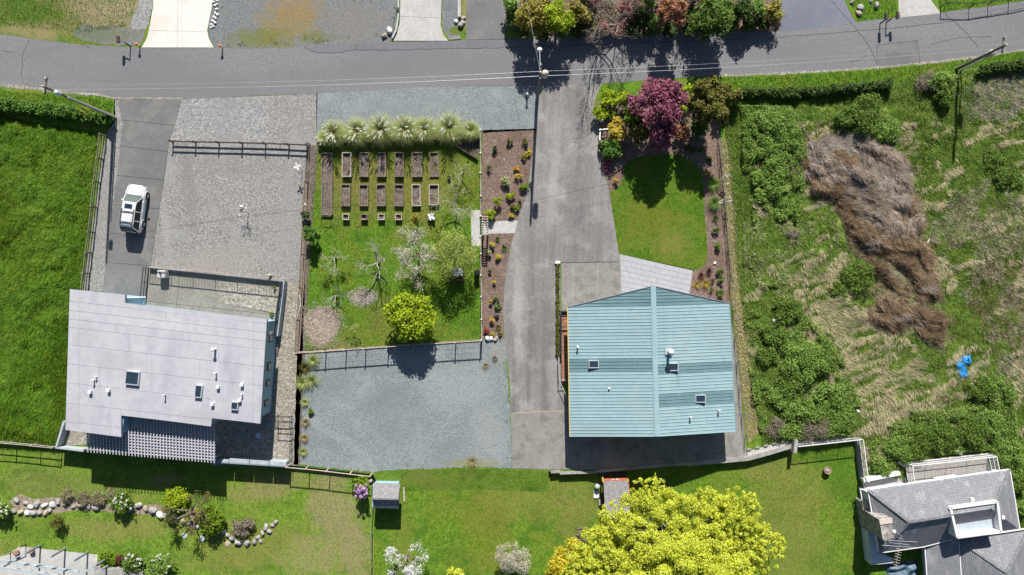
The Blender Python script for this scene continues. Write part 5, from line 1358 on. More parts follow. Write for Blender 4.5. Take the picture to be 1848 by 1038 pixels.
# ------------------------------------------------------------------ white car on the left driveway
def make_car():
    c0 = P(249.5, 378, .038)
    an = -math.radians(7.5)
    t = empty('suv_car', c0, 'white SUV with roof rails and sunroof parked on the left driveway', 'car', rz=an)
    hl, hw = 2.36, .96
    # body: stations front (+y) to rear
    st = [(2.36, .70, .62, .78), (2.28, .82, .45, .86), (2.05, .91, .34, .95), (1.7, .95, .3, 1.02), (1.2, .955, .3, 1.08), (.2, .96, .3, 1.1), (-.6, .96, .3, 1.1), (-1.5, .955, .3, 1.1), (-2.1, .93, .36, 1.08), (-2.3, .88, .45, 1.02), (-2.38, .8, .55, .95)]
    m = MB(); vs = []
    for y, w, zb, zt in st:
        ring = [(-w * .86, zb), (-w, zb + .12), (-w * 1.0, (zb + zt) / 2), (-w * .97, zt - .09), (-w * .88, zt - .01), (-w * .5, zt + .025), (0, zt + .035), (w * .5, zt + .025), (w * .88, zt - .01), (w * .97, zt - .09), (w, (zb + zt) / 2), (w, zb + .12), (w * .86, zb)]
        vs += [(x, y, z) for x, z in ring]
    k = 13
    fs = [(i * k + j, i * k + (j + 1) % k, (i + 1) * k + (j + 1) % k, (i + 1) * k + j) for i in range(len(st) - 1) for j in range(k)]
    fs += [tuple(range(k))[::-1], tuple(range((len(st) - 1) * k, len(st) * k))]
    m.add(vs, fs, True)
    def part(m, name, mat, bevel=0, par=None):
        me = bpy.data.meshes.new(name); me.from_pydata(m.v, [], m.f); me.polygons.foreach_set('use_smooth', m.sm); me.materials.append(mat)
        o = bpy.data.objects.new(name, me); COL.objects.link(o); o.parent = par or t
        if bevel:
            b = o.modifiers.new('bevel', 'BEVEL'); b.width = bevel; b.segments = 3; b.limit_method = 'ANGLE'
        return o
    part(m, 'body', M['car_paint'])
    # greenhouse
    gh = [(1.02, .80, 1.09), (.42, .70, 1.66), (-.2, .71, 1.80), (-1.6, .70, 1.80), (-1.98, .68, 1.74), (-2.26, .82, 1.08)]
    lowx = .87
    m = MB()
    def gl(y): return lowx - (.05 if y < -1.9 else 0)
    roofp = [(.56, .66, 1.70), (.2, .69, 1.79), (-.6, .70, 1.82), (-1.5, .70, 1.82), (-1.93, .68, 1.77)]
    vs = []
    for y, w, z in roofp: vs += [(-w, y, z - .05), (-w * .93, y, z), (0, y, z + .03), (w * .93, y, z), (w, y, z - .05), (w * .9, y, z - .1), (-w * .9, y, z - .1)]
    k = 7
    fs = [(i * k + j, i * k + (j + 1) % k, (i + 1) * k + (j + 1) % k, (i + 1) * k + j) for i in range(4) for j in range(k)] + [tuple(range(k))[::-1], tuple(range(4 * k, 5 * k))]
    m.add(vs, fs, True); part(m, 'roof', M['car_paint'])
    def pane(q, name, mat=M['glass_car'], t_=.02):
        m = MB(); q = [Vector(v) for v in q]; n = (q[1] - q[0]).cross(q[2] - q[0]).normalized() * t_
        m.add(q + [v - n for v in q], [(0, 1, 2, 3), (7, 6, 5, 4)] + [(i, 4 + i, 4 + (i + 1) % 4, (i + 1) % 4) for i in range(4)])
        return part(m, name, mat)
    pane([(-.80, 1.26, 1.10), (.80, 1.26, 1.10), (.62, .56, 1.68), (-.62, .56, 1.68)], 'windscreen', glass('windscreen_glass', (.09, .12, .115)))
    pane([(.76, -2.30, 1.10), (-.76, -2.30, 1.10), (-.64, -1.96, 1.76), (.64, -1.96, 1.76)], 'rear_window')
    for s_ in (-1, 1):
        ys = [(1.12, .48), (-.28, -.28), (-.38, -.38), (-1.2, -1.2), (-1.3, -1.3), (-2.2, -1.9)]
        for (a, b) in ((0, 1), (2, 3), (4, 5)):
            q = [(s_ * .885, ys[a][0], 1.10), (s_ * .885, ys[b][0], 1.10), (s_ * .70, ys[b][1], 1.70), (s_ * .67 if a == 0 else s_ * .70, ys[a][1], 1.68 if a == 0 else 1.70)]
            pane(q if s_ < 0 else q[::-1], 'side_window')
        for y0, y1, yb0, yb1 in ((.48, .57, 1.12, 1.24), (-.38, -.28, -.38, -.28), (-1.3, -1.2, -1.3, -1.2), (-1.97, -1.9, -2.28, -2.2)):
            q = [(s_ * .895, yb1, 1.08), (s_ * .895, yb0, 1.08), (s_ * .70, y0, 1.72), (s_ * .70, y1, 1.72)]
            pane(q if s_ < 0 else q[::-1], 'pillar', M['car_paint'], .05)
        m = MB(); m.beam((s_ * .60, -.15, 1.90), (s_ * .58, -1.75, 1.88), .05, .05)
        for y in (-.2, -.95, -1.7): m.beam((s_ * .59, y, 1.78), (s_ * .59, y, 1.88), .05, .05)
        part(m, 'roof_rail', M['dark_metal'])
        m = MB(); m.box((s_ * 1.05, .72, 1.14), (.2, .14, .16)); part(m, 'mirror', M['car_paint'], .04)
        m = MB(); m.box((s_ * .66, 2.30, .80), (.3, .12, .14)); part(m, 'headlight', M['steel'], .03)
        m = MB(); m.box((s_ * .74, -2.34, .92), (.2, .12, .3)); part(m, 'tail_light', M['red_wall'], .03)
        for y in (1.42, -1.42):
            m = MB()
            for q0, q1, r0, r1 in ((.74, .99, .37, .37),): m.tube((s_ * q0, y, .37), (s_ * q1, y, .37), r0, r1, 20)
            w = part(m, 'wheel', M['tyre'])
            m = MB(); m.tube((s_ * .98, y, .37), (s_ * 1.0, y, .37), .24, .2, 14); part(m, 'rim', M['steel'], 0, w)
            m = MB()
            for i in range(9):
                a0, a1 = math.pi * i / 9, math.pi * (i + 1) / 9
                m.beam((s_ * .955, y + .46 * math.cos(a0), .40 + .46 * math.sin(a0)), (s_ * .955, y + .46 * math.cos(a1), .40 + .46 * math.sin(a1)), .08, .06)
            part(m, 'wheel_arch', M['car_paint'])
        for y in (-.25, -1.1):
            m = MB(); m.box((s_ * .975, y + .15, .95), (.03, .16, .035)); part(m, 'door_handle', M['car_paint'])
    for y in (-.42, -1.45):
        m = MB(); m.beam((-.59, y, 1.92), (.59, y, 1.92), .08, .04); part(m, 'cross_bar', M['dark_metal'])
    m = MB(); m.box((0, .12, 1.83), (.74, .46, .06)); part(m, 'sunroof', M['glass'], .01)
    m = MB()
    for s_ in (-1, 1): m.beam((s_ * .74, 1.3, 1.088), (s_ * .70, 2.15, .955), .02, .02)
    m.beam((-.78, 1.3, 1.10), (.78, 1.3, 1.10), .03, .02); part(m, 'hood_gap', M['dark_metal'])
    m = MB(); m.box((0, 2.36, .72), (.8, .1, .12)); part(m, 'grille', M['dark_metal'])
    m = MB(); m.box((0, 2.36, .55), (1.3, .12, .22)); part(m, 'front_bumper', M['dark_metal'], .04)
    m = MB(); m.box((0, -2.38, .55), (1.5, .14, .22)); part(m, 'rear_bumper', M['dark_metal'], .04)
    m = MB(); m.beam((-.55, 1.27, 1.12), (.02, 1.02, 1.32), .03, .02); m.beam((.05, 1.27, 1.12), (.55, 1.05, 1.30), .03, .02); part(m, 'wiper', M['black'])
    return t
make_car()

# ------------------------------------------------------------------ raised beds and garden things
ORD = ['first', 'second', 'third', 'fourth', 'fifth', 'sixth', 'seventh']
def raised_bed(x0, y0, x1, y1, h_, label, group, soil=True, mat='timber'):
    a, b = P(x0, y1, h_), P(x1, y0, h_)
    cx, cy = (a.x + b.x) / 2, (a.y + b.y) / 2
    w, l = b.x - a.x, b.y - a.y
    t = empty('raised_bed', (cx, cy, 0), label, 'raised bed', group)
    rz = R.uniform(-.025, .025); h_ *= R.uniform(.9, 1.12); sh_ = R.uniform(.12, .26); mat = mat if mat != 'timber' else R.choice(['timber', 'timber', 'timber_pale'])
    for sx in (-1, 1):
        m = MB(); m.box((cx + sx * (w / 2 - .035), cy, h_ / 2), (.07, l, h_), rz); m.build('side_board', M[mat], t)
    for sy in (-1, 1):
        m = MB(); m.box((cx, cy + sy * (l / 2 - .035), h_ / 2 - .003), (w - .14, .07, h_), rz); m.build('end_board', M[mat], t)
    n = 8; vs = []
    for j in range(n * 2 + 1):
        for i in range(n + 1):
            x, y = cx - w / 2 + .06 + (w - .12) * i / n, cy - l / 2 + .06 + (l - .12) * j / (2 * n)
            vs.append((x, y, h_ - sh_ + .10 * mn.noise(Vector((x * 2.2, y * 2.2, 1)))))
    m = MB(); m.add(vs, [(j * (n + 1) + i, j * (n + 1) + i + 1, (j + 1) * (n + 1) + i + 1, (j + 1) * (n + 1) + i) for j in range(2 * n) for i in range(n)], True); m.build('soil', M['soil'], t)
    return t
raised_bed(580, 276, 600, 388, .32, 'long narrow wooden raised bed nearest the wire mesh fence', 'raised beds in the garden')
for i, (x0, x1) in enumerate(((617, 634), (649, 665), (680, 696.5), (712, 728.5), (743, 761.5), (775, 792))):
    raised_bed(x0, 275, x1, 319, .42 if i < 5 else .2, f'wooden raised bed in the row beside the pampas grass, {ORD[i]} from the left', 'raised beds in the garden')
for i, (x0, x1) in enumerate(((615, 632), (648, 664), (679, 696), (711, 728), (743, 759), (774, 792))):
    raised_bed(x0, 333, x1, 372 if i < 5 else 370, .4, f'wooden raised bed in the middle row of the garden, {ORD[i]} from the left', 'raised beds in the garden', mat='timber' if i < 5 else 'timber_pale')
for i, (x0, x1) in enumerate(((618, 630), (651, 663), (682, 694), (713, 725))):
    raised_bed(x0, 386, x1, 397, .42, f'small square planter below the middle row of beds, {ORD[i]} from the left', 'square planters in the garden', mat=R.choice(['timber', 'timber_pale', 'timber']))
t = empty('garden_trellis', P(590, 396), 'low wire trellis standing at the lower end of the long raised bed', 'trellis')
for x in (581, 598):
    p = P(x, 390); m = MB(); m.tube(p, p + Vector((0, 0, .8)), .03, n=6); m.build('post', M['timber'], t)
m = MB(); m.beam(P(581, 390, .8), P(598, 390, .8), .04, .04); m.build('top_bar', M['timber'], t)
c = P(779, 392)
t = empty('planter_box', c, 'square wooden planter heaped with white prunings under the blossoming tree', 'planter')
m = MB(); m.box((c.x, c.y, .2), (.7, .65, .4), .05); m.build('box', M['timber'], t)
m = MB()
for k in range(7): m.beam((c.x + R.uniform(-.35, .35), c.y + R.uniform(-.35, .35), .45), (c.x + R.uniform(-.4, .4), c.y + R.uniform(-.4, .4), .5 + R.random() * .15), .12, .06)
m.build('prunings', M['white_trim'], t)['kind'] = 'stuff'
c = P(811, 321)
m = MB(); m.lathe((c.x, c.y, 0), [(.16, 0), (.2, .34), (.18, .36), (.14, .3)], 14)
tag(m.build('flower_pot', M['timber_dark'], None, loc=c), 'dark empty pot standing on the grass beside the raised beds', 'pot')
# diagonal board of the corner bed
m = MB(); m.beam(P(822, 263, .18), P(862, 288, .18), .09, .36); tag(m.build('bed_board', M['timber_dark'], None, loc=P(842, 276)), 'dark diagonal board holding the corner bed by the garden fence', 'board')
m = MB(); m.beam(P(574, 259, .35), P(868, 250, .35), .12, .7); tag(m.build('grass_terrace_wall', M['timber_dark'], None, loc=P(720, 254)), 'dark timber wall under the row of pampas grasses', 'wall')
# arbor over the path
t = empty('garden_arbor', P(876, 408), 'pale wooden arbor with ladder like top over the garden path', 'arbor')
az = 2.1
for x in (871, 879.5):
    m = MB(); m.beam(P(x, 390, az), P(x, 424, az), .08, .12); m.build('side_beam', M['timber_pale'], t)
    for y in (392, 422):
        p = P(x, y, az); m = MB(); m.box((p.x, p.y, az / 2), (.09, .09, az - .12)); m.build('post', M['timber_pale'], t)
for k in range(8):
    y = 391 + k * 4.6
    m = MB(); m.beam(P(869, y, az + .1), P(881.5, y, az + .1), .06, .08); m.build('slat', M['timber_pale'], t)
# table and chairs below the yellow green tree
c = P(826, 491)
t = empty('garden_table', c, 'pale garden table under the yellow green fruit tree', 'table')
m = MB(); m.box((c.x, c.y, .72), (1.1, .75, .05), .05); m.build('tabletop', M['white_trim'], t)
for sx in (-1, 1):
    for sy in (-1, 1):
        m = MB(); m.tube((c.x + sx * .45, c.y + sy * .3, 0), (c.x + sx * .45, c.y + sy * .3, .7), .03, n=6); m.build('leg', M['dark_metal'], t)
c = P(826, 503)
t = empty('garden_bench', c, 'dark garden bench beside the pale table under the fruit tree', 'bench')
m = MB(); m.box((c.x, c.y, .45), (1.4, .4, .05), .03); m.build('seat', M['timber_dark'], t)
m = MB(); m.box((c.x, c.y - .2, .7), (1.4, .05, .4), .03); m.build('backrest', M['timber_dark'], t)
for sx in (-1, 1):
    m = MB(); m.box((c.x + sx * .6, c.y, .21), (.06, .36, .42), .03); m.build('leg', M['timber_dark'], t)
c = P(861, 494)
m = MB(); m.box((c.x, c.y, .45), (.45, .5, .9), .1); m.box((c.x + .05, c.y + .1, .94), (.5, .55, .08), .1); tag(m.build('compost_bin', M['black'], None, loc=c, bevel=.03), 'dark bin with pale lid against the garden fence by the fruit trees', 'bin')
c = P(437, 374); m = MB(); m.lathe((c.x, c.y, 0), [(.1, 0), (.2, .1), (.2, .22), (.12, .34), (.03, .38)], 14); tag(m.build('gazing_ball', M['galv'], None, loc=c), 'small silvery ball lying on the gravel yard', 'ornament')
c = P(551, 369); m = MB(); m.box((c.x, c.y, .08), (.28, .14, .16), -.4); tag(m.build('white_block', M['white'], None, loc=c, bevel=.03), 'small white block on the gravel beside the wire mesh fence', 'block')
c = P(489, 497); t = empty('garden_figure', c, 'small pinkish figure standing on the gravel above the patio kerb', 'ornament')
m = MB(); m.lathe((c.x, c.y, 0), [(.12, 0), (.14, .3), (.08, .42)], 12); m.build('base', M['timber_pink'], t)
m = MB(); m.lathe((c.x, c.y, .42), [(.05, 0), (.13, .1), (.12, .22), (.03, .28)], 12); m.build('top', M['timber_pink'], t)
for px, py, lab in ((333, 967, 'pale blue round lid set in the lower lawn under the gnarled tree'), (365, 972, 'tan stepping stone on the lower lawn beside the blue lid'), (411, 982, 'tan stepping stone on the lower lawn, right of the other stone')):
    c = P(px, py, DROP); m = MB(); m.lathe((c.x, c.y, DROP), [(.3, -.02), (.3, .05), (.27, .065), (.05, .07)], 18)
    tag(m.build('stepping_stone', M['galv'] if 'blue' in lab else M['boulder_tan'], None, loc=c), lab, 'stone')
c = P(1394, 578); m = MB(); m.lathe((c.x, c.y, .3), [(.05, 0), (.17, .1), (.17, .2), (.1, .24)], 14); tag(m.build('white_bucket', M['white'], None, loc=c), 'round white lid lying among brambles in the rough meadow', 'bucket')
m = MB(); m.beam(P(1750, 753, .35), P(1771, 756, .35), .16, .05); tag(m.build('pale_board', M['white_trim'], None, loc=P(1760, 754)), 'narrow white board lying in the rough meadow below the tarpaulin', 'board')
m = MB(); m.beam(P(1673, 440, .35), P(1677, 431, .35), .12, .05); tag(m.build('pale_board', M['white_trim'], None, loc=P(1675, 435)), 'short white stick in the rough meadow beside the brown grass', 'board')
m = MB(); m.beam(P(1041, 955, DROP + .05), P(1055, 952, DROP + .05), .12, .05); tag(m.build('pale_board', M['timber'], None, loc=P(1048, 953, DROP)), 'short grey board lying on the lawn left of the yellow tree', 'board')
# hose on the gravel side
pts = [(540, 532), (543, 545), (541, 558), (538, 566), (536, 575)]
m = MB()
for a, b in zip(pts[:-1], pts[1:]): m.tube(P(*a, .22), P(*b, .22), .035, n=6, caps=False)
tag(m.build('white_pipe', M['white'], None, loc=P(540, 552)), 'curved white pipe lying on the plank edging', 'pipe')
# curb walls north of the road
t = empty('curb_wall', P(716, 30), 'thin pale curved kerb wall along the edge of the pale driveway', 'wall')
pp = polyline(smooth_poly([(720, -60), (719.5, 0), (718.5, 35), (715, 55), (708, 69)], 0), 20)
for a, b in zip(pp[:-1], pp[1:]):
    m = MB(); m.beam(P(*a, .12), P(*b, .12), .16, .28); m.build('kerb_block', M['grey_concrete'], t)
m = MB(); m.beam(P(717.5, 14, .3), P(717.5, 20, .3), .25, .2); m.build('light_box', M['black'], t)
t = empty('curb_wall', P(829, 5), 'short pale kerb wall beside the planting strip and boulders', 'wall')
m = MB(); m.beam(P(829, -60, .15), P(829, 31, .15), .3, .34); m.build('kerb_block', M['grey_concrete'], t)
m = MB(); m.prism([tuple(P(*p))[:2] for p in ((810, 66), (832, 65), (832, 71), (810, 72))], 0, .06)
tag(m.build('concrete_cover', M['slab'], None, loc=P(821, 68)), 'flat concrete utility cover at the road edge beside the asphalt driveway', 'cover')

# ------------------------------------------------------------------ plants
def nrm(a): return a / np.maximum(1e-9, np.linalg.norm(a, axis=-1, keepdims=True))

def leafcloud(C, rad, n, size, asp=.55, low=.35, squash=1.0):
    C = np.asarray(C, float); rad = np.asarray(rad, float)
    w = rad ** 2; idx = RN.choice(len(C), n, p=w / w.sum())
    d = nrm(RN.normal(size=(n, 3)))
    fl = (d[:, 2] < 0) & (RN.random(n) > low); d[fl, 2] *= -1
    rr = RN.random(n) ** .4
    off = d * (rad[idx] * rr)[:, None]; off[:, 2] *= squash
    p = C[idx] + off
    nn = nrm(d * .6 + RN.normal(size=(n, 3)) * .55 + np.array([0, .12, .75]))
    t = nrm(np.cross(nn, RN.normal(size=(n, 3))))
    b = np.cross(nn, t)
    l = (size * RN.uniform(.6, 1.35, n))[:, None]
    return np.stack([p - t * l, p + b * l * asp, p + t * l, p - b * l * asp], 1).reshape(-1, 3)

def lobes(c, rx, ry, rz, k, lobe=.36, zmin=-.25, inner=.0):
    C, r = [], []
    for i in range(k):
        while True:
            v = Vector((R.gauss(0, 1), R.gauss(0, 1), R.gauss(0, 1)))
            if v.length > .1:
                v.normalize()
                if v.z > zmin: break
        q = R.uniform(.5, .86) if i > k * inner else R.uniform(0, .4)
        C.append((c[0] + v.x * rx * q, c[1] + v.y * ry * q, c[2] + v.z * rz * q))
        r.append(lobe * min(rx, ry) * R.uniform(.65, 1.25))
    return C, r

def ndens(rx, ry, size, asp, layers): return int(math.pi * rx * ry * layers / (2 * size * size * asp))

def bush(name, px, py, rpx, h, key, label, cat='shrub', group=None, z0=0.0, size=.115, k=18, layers=3.6, ry=None, lobe=.4, asp=.6, parent=None, mat=None):
    layers *= 1.5; k = int(k * 1.5); rpx *= 1.05
    zc = z0 + h * .45
    c = P(px, py, zc); f = (H - zc) / H / SPX
    rx, ry_ = rpx * f, (ry or rpx) * f
    C, r = lobes(c, rx, ry_, h * .5, k, lobe, -.2, .15)
    V = leafcloud(C, r, ndens(rx, ry_, size, asp, layers), size, asp)
    V[:, 2] = np.maximum(V[:, 2], z0 + .01)
    b = P(px, py, zc); b.z = z0
    o = np_obj(name, V, 4, M['leaf_' + key] if mat is None else mat, parent, b)
    return tag(o, label, cat, group) if parent is None else o

def limbs(mb, p, d, L, r, depth, spread=.7, up=.15, tips=None, nseg=3, wob=.25):
    q = p.copy(); dd = d.copy()
    for i in range(nseg):
        dd = (dd + Vector((R.gauss(0, wob), R.gauss(0, wob), R.gauss(0, wob * .6) + up * .3))).normalized()
        e = q + dd * (L / nseg)
        r2 = r * (1 - .45 / nseg)
        mb.tube(q, e, r, r2, 5, False)
        q, r = e, r2
        if tips is not None and depth <= 1: tips.append(tuple(q))
        if depth > 0 and i >= 1 and R.random() < .75:
            sd = (dd + Vector((R.gauss(0, spread), R.gauss(0, spread), R.gauss(0, spread * .5) + up))).normalized()
            limbs(mb, q, sd, L * R.uniform(.45, .7), r * .6, depth - 1, spread, up, tips, nseg, wob)
    if depth > 0:
        for _ in range(2):
            sd = (dd + Vector((R.gauss(0, spread), R.gauss(0, spread), R.gauss(0, spread * .5) + up))).normalized()
            limbs(mb, q, sd, L * R.uniform(.5, .75), r * .7, depth - 1, spread, up, tips, nseg, wob)

def tree(name, px, py, rpx, h, key, label, cat='tree', group=None, z0=0.0, size=.16, k=22, layers=3.0, ry=None, lobe=.34, bark='bark', trunk=.12, crownz=None, extra=(), asp=.6, zmin=-.3, rzf=.42):
    """px, py, rpx: crown as it shows in the picture; extra: further crown masses (px, py, rpx, z)"""
    layers *= 1.7; k = int(k * 1.7); size *= .85; rpx *= 1.06
    zc = z0 + h * .6
    c = P(px, py, zc); f = (H - zc) / H / SPX
    rx, ry_ = rpx * f, (ry or rpx) * f
    t = empty(name, (c.x, c.y, z0), label, cat, group)
    m = MB()
    m.tube((c.x, c.y, z0 - .1), (c.x, c.y, z0 + h * .4), trunk * 1.3, trunk, 8, False)
    C, r = lobes(c, rx, ry_, h * rzf, k, lobe, zmin, .15)
    for ex in extra:
        ce = P(ex[0], ex[1], ex[3]); re = ex[2] * (H - ex[3]) / H / SPX
        C2, r2 = lobes(ce, re, re, re * .8, max(4, int(k * ex[2] / rpx)), lobe * 1.1, zmin, .15); C += C2; r += r2
    for i in range(min(len(C), 40 if rpx < 120 else 170)):
        s = Vector((c.x, c.y, z0 + h * R.uniform(.25, .4)))
        e = Vector(C[i]); mid = s.lerp(e, .5) + Vector((R.gauss(0, .1), R.gauss(0, .1), .1)) * h * .15
        m.tube(s, mid, trunk * .5, trunk * .3, 5, False); m.tube(mid, e, trunk * .3, trunk * .1, 5, False)
    m.build('trunk', M[bark], t)
    area = sum(x * x for x in r)
    n = ndens(rx, ry_, size, asp, layers) + sum(ndens(e[2] / SPX, e[2] / SPX, size, asp, layers) for e in extra)
    V = leafcloud(C, r, n, size, asp)
    V[:, 2] = np.maximum(V[:, 2], z0 + .02)
    np_obj('crown', V, 4, M['leaf_' + key], t)
    return t

def baretree(name, px, py, L, label, key=None, n=0, z0=0.0, trunk_h=.9, r=.09, depth=3, bark='bark_pale', size=.07, cloud=.22, up=.12, spread=.7, base=None, cat='tree', nlimb=5, extra=None, group=None):
    b = P(px, py, z0)
    t = empty(name, b, label, cat, group)
    m = MB(); tips = []
    m.tube(b - Vector((0, 0, .1)), b + Vector((0, 0, trunk_h)), r * 1.3, r, 8, False)
    p = b + Vector((0, 0, trunk_h))
    for i in range(nlimb):
        a = 2 * math.pi * (i + R.uniform(-.25, .25)) / nlimb
        limbs(m, p, Vector((math.cos(a), math.sin(a), .55)).normalized(), L * R.uniform(.75, 1.1), r * .7, depth - 1, spread, up, tips)
    m.build('trunk', M[bark], t)
    if key and n:
        V = leafcloud(tips, np.full(len(tips), cloud), n, size, .65)
        np_obj('blossom' if key in ('blossom', 'white') else 'crown', V, 4, M['leaf_' + key], t)
    return t

def tuft_verts(c, n, L, w, spread=(.25, 1.2), droop=.5, seg=3):
    """arching blades from one point"""
    a = RN.uniform(0, 2 * np.pi, n); le = RN.uniform(*spread, n); l = L * RN.uniform(.6, 1.1, n)
    side = np.stack([-np.sin(a), np.cos(a), np.zeros(n)], -1)
    p = np.array(c) + np.stack([np.cos(a), np.sin(a), np.zeros(n)], -1) * (RN.random(n) * L * .12)[:, None]
    out = []
    for s in range(seg):
        d = np.stack([np.cos(a) * np.sin(le), np.sin(a) * np.sin(le), np.cos(le)], -1)
        q = p + d * (l / seg)[:, None]
        w0, w1 = w * (1 - s / seg) / 2, w * (1 - (s + 1) / seg) / 2 + .002
        out.append(np.stack([p - side * w0, p + side * w0, q + side * w1, q - side * w1], 1))
        p = q; le = np.minimum(le + droop, 2.4)
    return np.concatenate(out).reshape(-1, 3)

def grass_clump(name, px, py, rpx, key, label, cat='ornamental grass', group=None, z0=0.0, n=160, plumes=0, w=.04, spread=(.15, 1.15), droop=.45, plume_key='plume', dirp=None):
    L = rpx / SPX * 1.25
    c = P(px, py, z0)
    t = empty(name, c, label, cat, group)
    np_obj('leaf_tuft', tuft_verts(c, n, L, w, spread, droop), 4, M['leaf_' + key], t)
    if plumes:
        C, rad = [], []
        m = MB()
        for i in range(plumes):
            a = R.uniform(0, 6.3); d = Vector((math.cos(a), math.sin(a), 0)) * R.uniform(.15, .75) * rpx / SPX + (Vector(dirp) if dirp else Vector((0, 0, 0)))
            p0 = c + d + Vector((0, 0, L * R.uniform(.9, 1.15)))
            m.tube(c + d * .15, p0, .012, n=4, caps=False)
            for j in range(5): C.append(tuple(p0 + d.normalized() * (j * .07) + Vector((0, 0, .06 * j)))); rad.append(.075 - .008 * abs(j - 2))
        m.build('stem', M['straw'], t)
        np_obj('plume', leafcloud(C, rad, plumes * 45, .05, .5), 4, M['leaf_' + plume_key], t)
    return t

_bm = {}
def rock_mesh(mat, i):
    if (mat, i) in _bm: return _bm[(mat, i)]
    bm = bmesh.new(); bmesh.ops.create_icosphere(bm, subdivisions=3, radius=.5)
    for v in bm.verts:
        n = v.co.normalized()
        k = 1 + .30 * mn.noise(n * 1.5 + Vector((i * 7.1, 0, 0))) + .14 * mn.noise(n * 4 + Vector((0, i * 3.3, 0)))
        v.co = Vector((n.x * .5 * k, n.y * .42 * k, n.z * .36 * k))
        q = .34
        for ax in range(3): v.co[ax] = max(-q, min(q, v.co[ax])) if ax != 0 else v.co[ax]
    me = bpy.data.meshes.new('boulder'); bm.to_mesh(me); bm.free()
    me.polygons.foreach_set('use_smooth', [True] * len(me.polygons))
    me.materials.append(M[mat]); _bm[(mat, i)] = me
    return me
def boulder(px, py, dpx, label, group=None, mat='boulder', z0=0.0, name='boulder'):
    o = bpy.data.objects.new(name, rock_mesh(mat, R.randrange(6)))
    s = dpx / SPX * 1.12
    o.location = P(px, py, z0 + s * .12); o.scale = (s, s * R.uniform(.8, 1.1), s * R.uniform(.75, 1.1)); o.rotation_euler = (R.uniform(-.3, .3), R.uniform(-.3, .3), R.uniform(0, 6.3))
    COL.objects.link(o)
    return tag(o, label, 'boulder', group)

# ---- grass on the lawns and in the meadows
rings = [smooth_poly([(556, 570), (575, 556), (600, 562), (612, 582), (600, 608), (585, 622), (562, 612), (554, 592)]), smooth_poly([(632, 535), (650, 524), (672, 528), (676, 540), (655, 550), (640, 546)]),
         [(848, 378), (868, 378), (868, 446), (849, 446)]]
blades('lawn_grass', GARDEN, 150, M['grass_blade'], .012, (.06, .15), .035, excl=rings)
blades('lawn_grass', LAWN_R, 130, M['grass_blade'], .014, (.04, .09), .03)
lowex = [[(174, 1000), (34, 985), (-60, 1020), (-60, 1080), (262, 1080), (262, 1028)]]
blades('lawn_grass', [(-40, 800), (110, 812), (388, 843), (672, 862), (674, 1060), (-40, 1060)], 110, M['grass_worn'], DROP, (.06, .15), .035, excl=lowex)
blades('lawn_grass', [(678, 862), (700, 862), (990, 860), (1090, 858), (1350, 834), (1432, 812), (1545, 800), (1552, 866), (1560, 1060), (676, 1060)], 120, M['grass_blade'], DROP, (.06, .15), .035)
blades('verge_tufts', [(-40, -20), (250, -20), (236, 45), (150, 60), (-40, 40)], 120, M['grass_worn'], .01, (.08, .2), .04)
blades('verge_tufts', [(1290, 140), (1400, 136), (1560, 127), (1700, 114), (1890, 84), (1890, 112), (1700, 126), (1610, 148), (1440, 162), (1310, 160)], 150, M['grass_blade'], .01, (.1, .22), .04)
blades('verge_tufts', [(-40, 160), (100, 170), (180, 178), (204, 182), (200, 225), (100, 215), (-40, 205)], 170, M['grass_lush'], .01, (.1, .25), .04)
blades('corner_grass', [(1526, -20), (1618, -20), (1618, 30), (1547, 36)], 150, M['grass_blade'], .02, (.08, .18), .04)
blades('corner_grass', [(1684, -20), (1890, -20), (1848, -2), (1700, 20)], 150, M['grass_blade'], .02, (.08, .18), .04)
hL = lambda x, y: hm(x, y, ML, .55, 1.7, 5)
hR = lambda x, y: hm(x, y, MR, .42, 1.5, 9)
flow = lambda x, y: fbm(x / 75, y / 75, 31, 2) * 7.0 + 2.2
blades('meadow_grass', ML, 130, M['grass_yellow'], .0, (.18, .5), .055, (.6, 1.4), hfun=hL, dirfun=flow, dirspread=.9, mask=lambda x, y: fbm(x / 60 + y / 90, y / 60 - x / 90, 66, 3) > .5)
blades('meadow_grass', ML, 300, M['grass_lush'], .0, (.18, .5), .055, (.6, 1.4), hfun=hL, dirfun=flow, dirspread=.9)
BROWN = [(1436, 262), (1480, 245), (1550, 238), (1600, 262), (1634, 285), (1640, 340), (1662, 400), (1680, 470), (1692, 540), (1700, 600), (1688, 632), (1640, 600), (1612, 612), (1578, 592), (1560, 560), (1592, 520), (1556, 470), (1530, 455), (1516, 400), (1500, 366), (1460, 350), (1440, 310)]
STRAWP = [(1440, 520), (1500, 470), (1560, 560), (1640, 612), (1665, 660), (1720, 720), (1700, 760), (1640, 770), (1560, 840), (1540, 790), (1560, 740), (1500, 700), (1440, 600)]
TAN = [[(1700, 470), (1690, 400), (1720, 350), (1770, 330), (1830, 350), (1890, 420), (1890, 620), (1800, 600), (1760, 520)], [(1720, 165), (1760, 140), (1890, 150), (1890, 215), (1760, 205)], [(1760, 640), (1848, 630), (1890, 700), (1800, 700)]]
def m_brown(x, y): return inpoly(x + (vnoise(x / 9, y / 9, 3) - .5) * 26, y + (vnoise(x / 9, y / 9, 4) - .5) * 26, BROWN)
def streak(x, y, seed):
    # fine waves of lodged straw, running with the flow of the field
    w = (fbm(x / 90, y / 90, seed + 5, 2) - .5) * 40
    u_, v_ = x * .85 - y * .5 + w, x * .5 + y * .85 + w
    return fbm(u_ / 24, v_ / 7, seed, 3)
